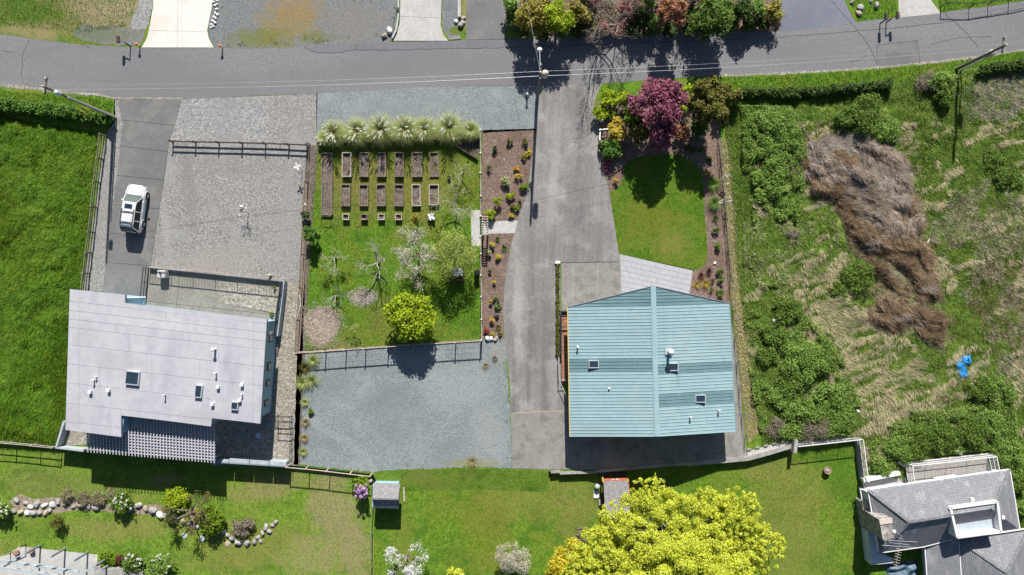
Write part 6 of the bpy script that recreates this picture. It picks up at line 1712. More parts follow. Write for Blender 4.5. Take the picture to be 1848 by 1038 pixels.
def m_straw(x, y):
    j = (vnoise(x / 20, y / 20, 8) - .5) * 60
    return (inpoly(x + j, y + j, STRAWP) & (streak(x, y, 21) > .46)) | ((fbm(x / 40, y / 40, 77, 3) > .52) & (streak(x, y, 23) > .54) & (x > 1345) & (y > 220))
def m_tan(x, y):
    j = (vnoise(x / 16, y / 16, 18) - .5) * 60
    k = np.zeros(x.shape, bool)
    for p in TAN: k |= inpoly(x + j, y - j, p)
    return k & (fbm(x / 26, y / 26, 41, 3) > .40)
def m_green(x, y): return ~(m_brown(x, y) | (m_straw(x, y) & (vnoise(x / 5, y / 5, 6) > .25)) | (m_tan(x, y) & (vnoise(x / 6, y / 6, 7) > .3)))
blades('meadow_grass', MR, 110, M['grass_field'], .0, (.15, .42), .05, (.6, 1.4), hfun=hR, dirfun=flow, dirspread=1.2, mask=lambda x, y: ~m_brown(x, y))
blades('meadow_grass', MR, 120, M['grass_lush'], .0, (.15, .42), .05, (.6, 1.4), hfun=hR, dirfun=flow, dirspread=1.2, mask=m_green)
blades('meadow_grass', MR, 60, M['grass_worn'], .0, (.15, .4), .05, (.3, 1.1), hfun=hR, dirfun=flow, dirspread=1.2, mask=m_green)
blades('dry_grass', MR, 150, M['straw'], .03, (.25, .7), .035, (.7, 1.4), hfun=hR, dirfun=lambda x, y: fbm(x / 55, y / 45, 52, 2) * 5 + 2.6, dirspread=.35, mask=m_straw)
blades('dry_grass', MR, 70, M['dead_grey'], .02, (.15, .4), .05, (.4, 1.3), hfun=hR, mask=m_tan)
blades('dry_grass', MR, 40, M['straw'], .02, (.15, .4), .05, (.4, 1.3), hfun=hR, mask=m_tan)
blades('yellowed_grass', [(1303, 250), (1316, 250), (1345, 560), (1372, 780), (1350, 790), (1330, 640), (1318, 520), (1308, 400)], 130, M['straw'], .02, (.1, .3), .05, (.4, 1.2))
# brown dead stand: combed clumps that rise above the meadow
def ridge(x, y):
    w = (fbm(x / 70, y / 70, 301, 2) - .5) * 46
    u_, v_ = x * .88 + y * .47 + w, -x * .47 + y * .88 + w
    return .62 * fbm(u_ / 52, v_ / 19, 302, 3) + .38 * fbm(u_ / 14, v_ / 8, 303, 2)
def flowdir(x, y): return -.49 + (fbm(x / 60, y / 60, 305, 2) - .5) * 3.2
def hB(x, y): return hR(x, y) + np.clip((ridge(x, y) - .36) * 2.2, 0, .75) * np.clip(edgedist(x, y, BROWN) / 10, .25, 1)
blades('dead_bracken', BROWN, 260, M['dead_brown'], 0, (.4, .95), .04, (.85, 1.5), hfun=hB, dirfun=flowdir, dirspread=.42, mask=lambda x, y: m_brown(x, y) & (ridge(x, y) > .425))
blades('dead_bracken', BROWN, 90, M['dead_brown'], 0, (.25, .6), .035, (.1, 1.2), hfun=hB, mask=lambda x, y: m_brown(x, y) & (ridge(x, y) > .46))
blades('dead_bracken', BROWN, 230, M['dead_grey'], .06, (.4, .9), .032, (.9, 1.5), hfun=hB, dirfun=flowdir, dirspread=.5, mask=lambda x, y: m_brown(x, y) & (fbm(x / 40, y / 26, 311, 3) + np.clip((390 - y) / 500, -.2, .2) > .56))
blades('dead_bracken', BROWN, 130, M['grass_field'], 0, (.2, .45), .04, (.5, 1.4), hfun=hR, mask=lambda x, y: m_brown(x, y) & (ridge(x, y) < .45))
blades('dead_bracken', BROWN, 90, M['straw'], 0, (.2, .5), .035, (.6, 1.4), hfun=hR, dirfun=flowdir, dirspread=.6, mask=lambda x, y: m_brown(x, y) & (ridge(x, y) < .5))
def m_fringe(x, y):
    return inpoly(x + (vnoise(x / 16, y / 16, 13) - .5) * 84, y + (vnoise(x / 16, y / 16, 14) - .5) * 84, BROWN) & (fbm(x / 14, y / 14, 330, 3) > .47)
blades('dead_bracken', [(1400, 215), (1700, 215), (1745, 680), (1540, 680)], 110, M['dead_brown'], .03, (.25, .65), .04, (.6, 1.5), hfun=hR, dirfun=flowdir, dirspread=.6, mask=m_fringe)
blades('dead_bracken', [(1400, 215), (1700, 215), (1745, 680), (1540, 680)], 40, M['dead_grey'], .03, (.25, .6), .035, (.6, 1.5), hfun=hR, dirfun=flowdir, dirspread=.6, mask=m_fringe)
blades('dry_grass', [(1715, 140), (1890, 120), (1890, 225), (1745, 215)], 130, M['dead_grey'], .02, (.15, .45), .04, (.5, 1.4), hfun=hR, mask=lambda x, y: fbm(x / 18, y / 18, 340, 3) > .42)
blades('dry_grass', [(1700, 440), (1740, 350), (1890, 380), (1890, 700), (1790, 660)], 70, M['dead_brown'], .02, (.15, .4), .04, (.5, 1.4), hfun=hR, mask=lambda x, y: fbm(x / 20, y / 20, 341, 3) > .47)
BR2 = [(1770, 470), (1860, 470), (1890, 640), (1800, 640), (1740, 560)]
blades('dead_bracken', BR2, 110, M['dead_brown'], 0, (.2, .5), .04, (.4, 1.4), hfun=hR, mask=lambda x, y: fbm(x / 22, y / 22, 320, 3) > .42)
# low leafy bramble growth between the bushes
def leaf_field(name, poly, n, key, size, lo, hi, thr, seed, sc=30):
    px = RN.uniform(min(p[0] for p in poly), max(p[0] for p in poly), n); py = RN.uniform(min(p[1] for p in poly), max(p[1] for p in poly), n)
    q = fbm(px / sc, py / sc, seed, 4)
    k = inpoly(px, py, poly) & (q > thr); px, py, q = px[k], py[k], q[k]; n = len(px)
    z = hR(px, py) + lo + (hi - lo) * np.clip((q - thr) * 4, 0, 1) * RN.random(n) ** .5
    p = np.stack([(px - 924) / SPX * (H - z) / H, (519 - py) / SPX * (H - z) / H, z], -1)
    nn = nrm(RN.normal(size=(n, 3)) * .55 + np.array([0, .12, .8])); t = nrm(np.cross(nn, RN.normal(size=(n, 3)))); b_ = np.cross(nn, t)
    l = (size * RN.uniform(.6, 1.35, n))[:, None]
    o = np_obj(name, np.stack([p - t * l, p + b_ * l * .6, p + t * l, p - b_ * l * .6], 1).reshape(-1, 3), 4, M['leaf_' + key]); o['kind'] = 'stuff'
leaf_field('bramble_undergrowth', [(1338, 520), (1400, 510), (1450, 560), (1520, 640), (1560, 740), (1530, 785), (1440, 795), (1372, 780), (1350, 660)], 60000, 'bramble', .075, .08, .75, .45, 401, 34)
leaf_field('bramble_undergrowth', [(1338, 190), (1450, 190), (1460, 300), (1440, 400), (1360, 400), (1340, 300)], 26000, 'bramble', .075, .08, .7, .44, 402, 30)
leaf_field('bramble_undergrowth', [(1570, 800), (1640, 740), (1720, 740), (1830, 690), (1850, 900), (1830, 880), (1790, 812), (1640, 828), (1575, 860)], 46000, 'bramble', .08, .08, .8, .42, 403, 34)
leaf_field('bramble_undergrowth', [(1340, 400), (1510, 400), (1560, 540), (1500, 600), (1400, 620), (1345, 520)], 34000, 'palegreen', .06, .05, .3, .50, 404, 24)
leaf_field('bramble_undergrowth', [(1620, 200), (1700, 180), (1848, 220), (1848, 340), (1760, 330), (1700, 480), (1690, 620), (1720, 740), (1640, 700), (1690, 500), (1640, 300)], 30000, 'mid', .06, .05, .3, .52, 405, 24)

# ---- thicket north of the road
T = 'trees and shrubs of the roadside thicket'
bush('shrub', 924, 10, 17, 2.8, 'bramble', 'light green shrub at the driveway corner of the roadside thicket', group=T, size=.16)
tree('shrub_tree', 963, 30, 36, 4.6, 'oliveyellow', 'speckled olive yellow round tree nearest the service cable in the thicket', group=T, size=.17, k=34, layers=3.2, lobe=.3, zmin=-.5)
tree('shrub_tree', 1006, 34, 30, 4.2, 'yellowgreen', 'soft yellow green shrub tree beside the speckled olive one in the thicket', group=T, size=.13, k=26)
bush('bamboo_shrub', 1042, 24, 24, 3.4, 'oliveyellow', 'pale feathery olive shrub beside the bare tree in the thicket', group=T, size=.15, k=16)
bush('shrub', 1020, 48, 22, 2.0, 'green', 'dark green low shrub under the yellow green tree in the thicket', group=T)
bush('shrub', 945, 55, 16, 1.6, 'dark', 'dark low shrub at the road edge below the speckled olive tree', group=T)
baretree('bare_tree', 1080, 58, 2.6, 'tall leafless grey brown tree standing in the roadside thicket', 'greybrown', 900, trunk_h=1.6, depth=4, bark='bark', cloud=.3, up=.45, spread=.45, group=T, size=.05)
baretree('bare_tree', 1112, 52, 2.0, 'smaller leafless tree between the grey brown tree and the pink shrub', 'pink', 900, trunk_h=1.2, depth=4, bark='bark_pale', cloud=.3, up=.4, spread=.5, group=T, size=.06)
baretree('bare_tree', 1075, 60, .9, 'knotty pollarded pale stump tree at the road edge of the thicket', None, trunk_h=.7, depth=3, group=T)
bush('shrub', 1134, 20, 20, 2.6, 'pink', 'rosy pink leaved shrub in the roadside thicket', group=T, size=.11, layers=2.6)
bush('shrub', 1112, 48, 20, 1.3, 'pink', 'low pinkish shrub at the road edge under the leafless trees', group=T, size=.11, layers=1.8, ry=12)
tree('tree', 1160, 2, 22, 4.0, 'green', 'dark green tree at the top edge beside the pink shrub', group=T, size=.16)
bush('shrub', 1155, 40, 16, 2.0, 'dark', 'very dark shrub between the pink shrub and the bright green one', group=T)
bush('shrub', 1180, 40, 13, 2.4, 'bramble', 'bright light green shrub beside the rusty orange tree', group=T)
tree('conifer_tree', 1212, 24, 27, 5.6, 'rust', 'rusty orange browned conifer in the roadside thicket', group=T, size=.13, k=34, lobe=.27, layers=3.4)
bush('shrub', 1246, 46, 19, 2.4, 'mid', 'grey green shrub between the rusty conifer and the dark round tree', group=T)
baretree('bare_tree', 1250, 30, 1.5, 'small leafless greyish tree beside the dark round tree', 'greybrown', 700, trunk_h=1.0, depth=4, bark='bark', group=T, size=.06)
bush('shrub', 1205, 52, 16, 1.6, 'dark', 'dark shrub under the rusty conifer at the road edge', group=T)
tree('tree', 1289, 26, 36, 4.8, 'mid', 'large round dark green tree beside the road in the thicket', group=T, size=.15, k=34, layers=3.6, zmin=-.6)
tree('tree', 1340, 22, 22, 2.8, 'dark', 'almost black green tree in the thicket right of the round green tree', group=T, size=.15)
bush('shrub', 1364, 14, 20, 2.4, 'bramble', 'yellowish green shrub in the thicket near its right end', group=T)
bush('shrub', 1392, 24, 19, 2.4, 'oliveyellow', 'olive yellow rounded shrub at the right end of the thicket', group=T, size=.12)
bush('shrub', 1405, 28, 8, 1.0, 'bramble', 'small green shrub at the blue driveway corner', group=T)
bush('shrub', 1318, 48, 12, 1.0, 'bramble', 'low bright shrub at the road edge below the black green tree', group=T)
for x, y, r_, h_, k_, lab in ((1190, -25, 24, 4.0, 'green', 'green tree beyond the rusty conifer at the very top edge'), (1060, -20, 26, 3.5, 'olive', 'olive shrub beyond the leafless tree at the very top edge'), (1260, -15, 24, 3, 'dark', 'dark shrub beyond the small leafless tree at the top edge')):
    bush('shrub', x, y, r_, h_, k_, lab, group=T)

for x, y, r_, h_, k_, lab in ((1085, 22, 34, 1.6, 'greybrown', 'grey brown twiggy undergrowth around the tall leafless tree'), (1060, 46, 22, 1.6, 'olive', 'olive undergrowth shrub left of the tall leafless tree'), (1098, 44, 16, 1.2, 'olive', 'olive undergrowth shrub right of the tall leafless tree'), (1040, 52, 16, 1.5, 'dark', 'dark undergrowth shrub at the road edge below the feathery olive shrub'),
    (985, 56, 18, 1.6, 'dark', 'dark undergrowth shrub at the road edge below the speckled tree'), (1145, 52, 16, 1.2, 'green', 'dark green low shrub at the road edge right of the pinkish one'), (1172, 54, 12, 1.2, 'green', 'low green shrub at the road edge left of the rusty conifer'), (1232, 22, 20, 1.6, 'dark', 'dark shrub filling the gap right of the rusty conifer'),
    (1268, 52, 18, 1.4, 'green', 'green low shrub at the foot of the large round tree'), (1322, 24, 18, 1.6, 'green', 'green shrub squeezed between the round tree and the black green tree'), (1376, 44, 14, 1.2, 'dark', 'dark low shrub below the olive yellow rounded shrub'), (1350, 46, 14, 1.2, 'green', 'low green shrub at the road edge below the yellowish green one'), (930, 36, 17, 2.2, 'green', 'dark green shrub below the light green corner shrub'), (1140, -8, 24, 3.0, 'dark', 'dark shrub at the top edge above the rosy pink shrub')):
    bush('shrub', x, y, r_, h_, k_, lab, group=T, layers=3.2 if k_ != 'greybrown' else 2.0, size=.12 if k_ != 'greybrown' else .07)

# ---- shrubs and trees around the maroon tree
bush('shrub', 1099, 179, 17, 1.7, 'yellowgreen', 'yellow green shrub nearest the road beside the main driveway', size=.12)
bush('shrub', 1083, 205, 14, 1.5, 'yellowgreen', 'yellow green shrub at the driveway edge above the globe lamp', size=.12)
bush('shrub', 1130, 178, 13, 1.5, 'yellowgreen', 'yellow green shrub touching the left side of the maroon tree', size=.12)
bush('shrub', 1100, 206, 9, 1.1, 'bright', 'small green shrub between the two yellow green ones and the globe lamp', size=.1)
bush('shrub', 1118, 198, 11, 1.0, 'greybrown', 'grey brown twiggy shrub left of the maroon tree', size=.08, layers=2)
tree('shrub_tree', 1145, 207, 20, 3.4, 'bright', 'fresh green shrub tree below the left side of the maroon tree', size=.14, k=16)
tree('shrub_tree', 1152, 236, 24, 3.0, 'olive', 'dark olive shrub tree with yellowish tips below the maroon tree', size=.14, k=18)
bush('shrub', 1112, 236, 17, 2.0, 'gold', 'golden feathery shrub beside the low white sign frame', size=.1, k=16, ry=24)
bush('shrub', 1103, 268, 18, 1.6, 'green', 'dark glossy green shrub below the golden shrub', size=.13)
bush('shrub', 1087, 264, 8, 1.0, 'dark', 'small dark shrub at the driveway edge below the golden shrub', size=.1)
bush('shrub', 1096, 293, 13, .5, 'maroon', 'low purplish ground shrub on bark at the driveway edge', size=.06, layers=1.0, ry=18)
tree('maroon_tree', 1190, 190, 47, 6.0, 'maroon', 'maroon leaved tree between the driveway and the dark conifer', size=.17, k=50, lobe=.27, layers=3.2, extra=((1196, 238, 26, 3.4), (1192, 254, 20, 2.6), (1140, 185, 14, 3.2)))
bush('shrub', 1243, 165, 10, 2.8, 'yellowgreen', 'lime shrub squeezed between the maroon tree and the dark conifer', size=.12)
bush('shrub', 1232, 199, 8, 2.4, 'yellowgreen', 'small lime shrub below the right side of the maroon tree', size=.12)
bush('shrub', 1204, 224, 10, 3.6, 'oliveyellow', 'yellowish leafy spray in front of the lower maroon branches', size=.11)
bush('shrub', 1230, 241, 15, 1.5, 'rust', 'rusty brown shrub near the shaded top of the round lawn', size=.1)
bush('shrub', 1229, 216, 12, 1.4, 'greybrown', 'greyish twiggy shrub above the rusty brown one', size=.08, layers=2.2)
bush('shrub', 1224, 272, 8, .6, 'greybrown', 'pinkish brown low shrub at the top edge of the round lawn', size=.07, layers=2)
tree('conifer_tree', 1268, 190, 32, 5.4, 'olive', 'big dark olive conifer right of the maroon tree', size=.15, k=30, lobe=.3, layers=3.6, extra=((1292, 205, 24, 4.0), (1263, 158, 16, 5.0), (1285, 150, 14, 4.6)))
bush('conifer_shrub', 1302, 170, 17, 3.0, 'olive', 'olive conifer shrub at the right foot of the big dark conifer', size=.12)
bush('conifer_shrub', 1324, 176, 16, 2.2, 'olive', 'small olive conifer shrub at the start of the roadside hedge', size=.12)
bush('shrub', 1262, 228, 18, 2.0, 'green', 'dark green shrub in shade under the big olive conifer', size=.13)
for x, y, k_, lab in ((1240, 269, 'olive', 'tiny olive plant in shade near the round lawn, left of three'), (1252, 271, 'olive', 'tiny olive plant in shade near the round lawn, middle of three'), (1266, 271, 'green', 'tiny green plant in shade near the round lawn, right of three'), (1280, 287, 'green', 'small green plant in the shade beside the wire fence')):
    bush('small_shrub', x, y, 6, .45, k_, lab, size=.08, k=6)
c = P(1266, 248); t = empty('garden_statue', c, 'small pale statue standing in the shade under the olive conifer', 'statue')
m = MB(); m.lathe((c.x, c.y, 0), [(.14, 0), (.12, .15), (.08, .2), (.13, .4), (.06, .55)], 10); m.build('body', M['white_trim'], t)
m = MB(); m.lathe((c.x, c.y, .54), [(.04, 0), (.09, .08), (.08, .17), (.02, .22)], 10); m.build('head', M['white_trim'], t)
# ---- planting beds
for x, y, r_, h_, k_, lab in (
    (918, 257, 6, .5, 'olive', 'olive twiggy shrub near the top of the bark bed, left of the pair'), (947, 257, 6, .5, 'olive', 'olive twiggy shrub near the top of the bark bed, right of the pair'),
    (954, 275, 6, .55, 'orangeyellow', 'bright golden shrub near the pole shadow at the top of the bark bed'), (945, 284, 6, .5, 'oliveyellow', 'olive gold shrub touching the bright golden one'),
    (933, 305, 5, .45, 'orange', 'small orange gold shrub in the middle of the bark bed'), (935, 318, 6, .5, 'gold', 'pale gold shrub just below the small orange one'),
    (912, 327, 8, .7, 'palegreen', 'cream flowered shrub in the middle of the bark bed'), (945, 337, 8, .6, 'bright', 'mid green ball shrub at the driveway edge of the bark bed'),
    (923, 355, 9, .7, 'yellowgreen', 'large lime ball shrub right of the tall lime shrub'), (937, 362, 5.5, .5, 'greybrown', 'grey leaved shrub beside the large lime ball'),
    (898, 364, 9, 1.1, 'yellowgreen', 'tall lime shrub casting a long shadow in the bark bed'), (933, 375, 7, .5, 'bright', 'green ball shrub near the driveway, below the grey leaved one'),
    (925, 372, 5, .5, 'olive', 'thin olive shrub between the lime and the green ball shrubs'), (884, 387, 9.5, .7, 'yellowgreen', 'smooth lime ball shrub beside the arbor'),
    (923, 389, 5, .5, 'orangeyellow', 'small bright yellow shrub just above the garden path'), (883, 303, 6, .5, 'dark', 'dark twiggy shrub by the garden fence in the bark bed'),
    (893, 268, 6, .5, 'dark', 'dark sprawling shrub near the top corner of the bark bed'),
    (888, 441, 4.5, .6, 'orangeyellow', 'yellow ball shrub just below the garden path beside the arbor shadow'), (880, 457, 7, .7, 'palegreen', 'pale green shrub against the fence south of the arbor'),
    (900, 463, 4.5, .6, 'orangeyellow', 'yellow ball shrub between pale green shrub and driveway'), (884, 489, 3.5, .4, 'dark', 'tiny dark twig plant in the southern bark bed'),
    (891, 509, 4, .5, 'orangeyellow', 'lone yellow shrub in the middle of the southern bark bed'), (885, 544, 4, .5, 'orange', 'orange gold shrub left of the two dark green balls'),
    (894, 541, 6, .5, 'green', 'dark green ball shrub, upper of two by the driveway'), (899, 554, 6, .5, 'green', 'dark green ball shrub, lower of two by the driveway'),
    (896, 568, 4.5, .4, 'greybrown', 'grey low shrub below the two dark green balls'), (888, 578, 4.5, .5, 'orange', 'orange shrub above the red one at the end of the bed'),
    (879, 598, 5.5, .55, 'red', 'red shrub beside the garden fence above the white stones'), (889, 604, 4, .3, 'gold', 'tiny gold plant between the red shrub and the stones'),
    (902, 603, 4, .3, 'olive', 'tiny olive plant by the driveway above the stones'),
    (1293, 415, 6.5, .6, 'mid', 'green ball shrub below the two fountain grasses'), (1295, 444, 6.5, .6, 'mid', 'green ball shrub halfway down the right bark bed'),
    (1300, 489, 7, .6, 'mid', 'green ball shrub right of the dark red plants, top of three'), (1301, 505, 7, .6, 'mid', 'green ball shrub right of the gold plants, middle of three'),
    (1301, 528, 7, .6, 'mid', 'green ball shrub by the roof corner, bottom of three'), (1285, 505, 4.5, .4, 'darkred', 'tiny dark plant between the gold and the green shrubs'),
    (1284, 523, 4.5, .4, 'green', 'tiny dark green plant above the teal roof'), (1111, 327, 6, .5, 'gold', 'gold shrub on bark at the left corner of the round lawn')):
    bush('small_shrub', x, y, r_ * R.uniform(.8, 1.15), h_ * R.uniform(.8, 1.3), k_, lab, group='small shrubs in the bark beds', size=R.uniform(.055, .08), k=R.choice([4, 6, 9]), layers=R.uniform(1.8, 3.2), lobe=R.uniform(.4, .6), ry=r_ * R.uniform(.75, 1.2))
for x, y, r_, k_, lab in ((898, 432, 6, 'green', 'small spiky green grass just below the garden path'), (910, 448, 7, 'green', 'spiky green grass by the driveway below the garden path'), (900, 590, 7, 'olive', 'spiky olive grass by the driveway near the stones'),
                       (1277, 314, 8, 'gold', 'gold spiky grass at the top of the right bark bed'), (1290, 394, 7, 'green', 'small dark spiky plant below the fountain grasses'), (1265, 497, 9, 'darkred', 'dark red spiky plant nearer the paver patio'),
                       (1279, 490, 9, 'darkred', 'dark red spiky plant nearer the wire fence'), (1257, 514, 8, 'gold', 'smaller gold spiky plant beside the paver patio'), (1273, 511, 11, 'gold', 'larger gold spiky plant above the teal roof')):
    grass_clump('spiky_plant', x, y, r_, k_, lab, 'spiky plant', n=70, w=.05, spread=(.2, 1.1), droop=.25)
grass_clump('fountain_grass', 1287, 333, 16, 'bramble', 'fountain grass with white plumes, upper of two by the wire fence', n=260, plumes=5, w=.04, dirp=(.8, .1, 0), plume_key='white')
grass_clump('fountain_grass', 1288, 367, 16, 'bramble', 'fountain grass with white plumes, lower of two by the wire fence', n=260, plumes=5, w=.04, dirp=(.8, .1, 0), plume_key='white')
PG = 'pampas grasses beside the blue gravel'
for i, (x, y, r_, pl_, lab) in enumerate(((588, 250, 11, 4, 'small pampas grass at the fence end of the row'), (606, 244, 18, 9, 'pampas grass, second of the row counted from the wire mesh fence'), (648, 241, 20, 10, 'pampas grass, third of the row counted from the wire mesh fence'), (690, 239, 21, 16, 'pampas grass with the most white plumes in the row'),
                             (733, 239, 20, 10, 'pampas grass, fifth of the row counted from the wire mesh fence'), (770, 238, 18, 6, 'pampas grass, sixth of the row counted from the wire mesh fence'), (813, 234, 21, 6, 'largest pampas grass near the bark bed end of the row'), (850, 238, 14, 1, 'small green pampas grass at the bark bed end of the row'))):
    grass_clump('pampas_grass', x + R.uniform(-2, 2), y - 1 + R.uniform(-2, 3), r_ * R.uniform(1.2, 1.45), 'blade', lab, 'pampas grass', PG, z0=.35, n=1900, plumes=int(pl_ * 2), w=.028, spread=(.02, 1.15), droop=.5, dirp=(0, -.15, 0))
OG = 'ornamental grasses along the boundary'
for x, y, r_, k_, lab in ((566, 650, 15, 'blade', 'olive ornamental grass clump just below the garden fence corner'), (564, 686, 17, 'blade', 'olive ornamental grass clump beside the blue gravel, right of the pair'), (547, 690, 16, 'blade', 'olive ornamental grass clump beside the blue gravel, left of the pair'), (552, 662, 12, 'olive', 'small olive clump behind the upper ornamental grass'),
                        (551, 726, 9, 'blade', 'small olive grass below the big ornamental clumps'), (552, 762, 9, 'drygrass', 'tan grass clump halfway down the gravel edge'), (550, 790, 9, 'drygrass', 'tan grass clump lower down the gravel edge'), (548, 815, 9, 'blade', 'green grass clump at the bottom of the gravel edge')):
    grass_clump('ornamental_grass', x, y, r_, k_, lab, 'ornamental grass', OG, n=220, w=.035, spread=(.1, 1.2), droop=.45)
bush('small_shrub', 561, 743, 6, .4, 'bright', 'bright green weed at the edge of the blue gravel', size=.08, k=6)
for x, y, k_, r_, lab in ((877, 660, 'drygrass', 7, 'dry yellow weed on blue gravel near the white stones'), (852, 832, 'drygrass', 13, 'dry tan weed at the lower edge of the blue gravel'), (893, 647, 'greybrown', 6, 'thin dry weed beside the main driveway')):
    grass_clump('dry_weed', x, y, r_, k_, lab, 'weed', n=150, w=.02, spread=(.2, 1.5), droop=.3)
# clipped strip hedge beside the driveway
C, r_ = [], []
for k in range(60):
    y = 480 + k * 2.7; C.append(tuple(P(1006.5 + R.uniform(-1, 1), y, .22))); r_.append(R.uniform(.14, .24))
o = np_obj('strip_hedge', leafcloud(C, r_, 4200, .06, .6), 4, M['leaf_olive'], None, P(1006, 560)); tag(o, 'narrow low olive hedge strip beside the driveway and deck', 'hedge')
c = P(1006, 474); m = MB(); m.box((c.x, c.y, .12), (.55, .28, .24)); tag(m.build('end_block', M['boulder_white'], None, loc=c, bevel=.04), 'pale block at the top end of the narrow hedge strip', 'block')

# ---- fruit trees in the garden
baretree('fruit_tree', 823, 379, 1.35, 'sparse white barked fruit tree beside the concrete pad', 'palegreen', 900, trunk_h=.9, size=.05, r=.1, depth=5)
baretree('fruit_tree', 836, 313, .8, 'small pale fruit tree near the garden fence and the dark pot', 'palegreen', 300, trunk_h=.7, size=.05, r=.05, depth=4)
baretree('fruit_tree', 607, 466, .95, 'young fruit tree with pale leaf tufts on the left of the garden', 'palegreen', 700, trunk_h=.9, size=.05, r=.07, depth=4)
baretree('fruit_tree', 684, 474, 1.25, 'leafless pale limbed fruit tree in the middle of the garden', None, trunk_h=.9, r=.11, depth=5, spread=.6)
baretree('fruit_tree', 608, 534, .85, 'small leafless tree near the large bark mulch ring', None, trunk_h=.7, r=.05, bark='bark_pale', depth=4)
baretree('fruit_tree', 640, 590, .5, 'thin sapling with pale yellow leaves left of the round yellow bush', 'yellowgreen', 130, trunk_h=.8, r=.035, size=.06)
baretree('blossom_tree', 757, 462, 1.6, 'blossoming fruit tree full of cream flowers beside the raised beds', 'blossom', 4600, trunk_h=1.4, r=.1, size=.055, cloud=.45, depth=5, bark='bark', up=.3, spread=.6, nlimb=6)
t = tree('fruit_tree', 818, 458, 45, 4.2, 'apple', 'spreading yellow green fruit tree over the pale garden table', size=.07, k=60, layers=.75, lobe=.24, bark='bark_pale', trunk=.12, ry=54)
bush('twig_bush', 749, 394, 10, 1.8, 'oliveyellow', 'brown green twiggy bush above the blossoming tree', size=.07, layers=2)
tree('round_bush', 741, 570, 46, 3.6, 'yellowgreen', 'large round yellow green bush by the garden fence', size=.15, k=60, lobe=.24, layers=3.6, zmin=-.3)
bush('shrub', 561, 425, 15, 2.4, 'green', 'dark green shrub on the boundary beside the wire mesh fence', size=.12)
bush('shrub', 552, 388, 8, 1.2, 'dark', 'small dark shrub on the boundary above the dark green one', size=.1)
baretree('sapling', 448, 384, .45, 'tiny pale leaved sapling standing on the gravel yard', 'plume', 90, trunk_h=1.1, r=.03, size=.06)
for x, y, r_, lab in ((490, 566, 4, 'small green plant against the patio wall'), (495, 519, 3, 'tiny climbing plant at the upper end of the patio wall')):
    bush('small_shrub', x, y, r_, .5, 'bright', lab, size=.07, k=5)

# ---- hedges
def hedge(name, pts, w, h_, key, label, n, z0=0.0, size=.13):
    C, r_ = [], []
    for x, y in polyline(pts, 5):
        for s_ in (-1, 0, 1):
            C.append(tuple(P(x + R.uniform(-3, 3), y + s_ * w * .35 + R.uniform(-2, 2), z0 + h_ * R.uniform(.4, .75)))); r_.append(R.uniform(.25, .42) * h_ ** .5)
    o = np_obj(name, leafcloud(C, r_, n, size, .6), 4, M['leaf_' + key], None, P(*pts[0], z0))
    return tag(o, label, 'hedge')
hedge('roadside_hedge', [(1340, 166), (1440, 168), (1530, 160), (1604, 152)], 9, 1.0, 'dark', 'long dark green hedge along the verge above the rough meadow', 9500)
hedge('roadside_hedge', [(-20, 188), (60, 195), (130, 203), (196, 214)], 15, 1.3, 'green', 'dense dark green hedge along the road in front of the tall meadow', 11000)
hedge('roadside_hedge', [(1770, 126), (1810, 120), (1890, 112)], 9, 1.0, 'dark', 'dark hedge along the road in the right edge beyond the pole', 4000)

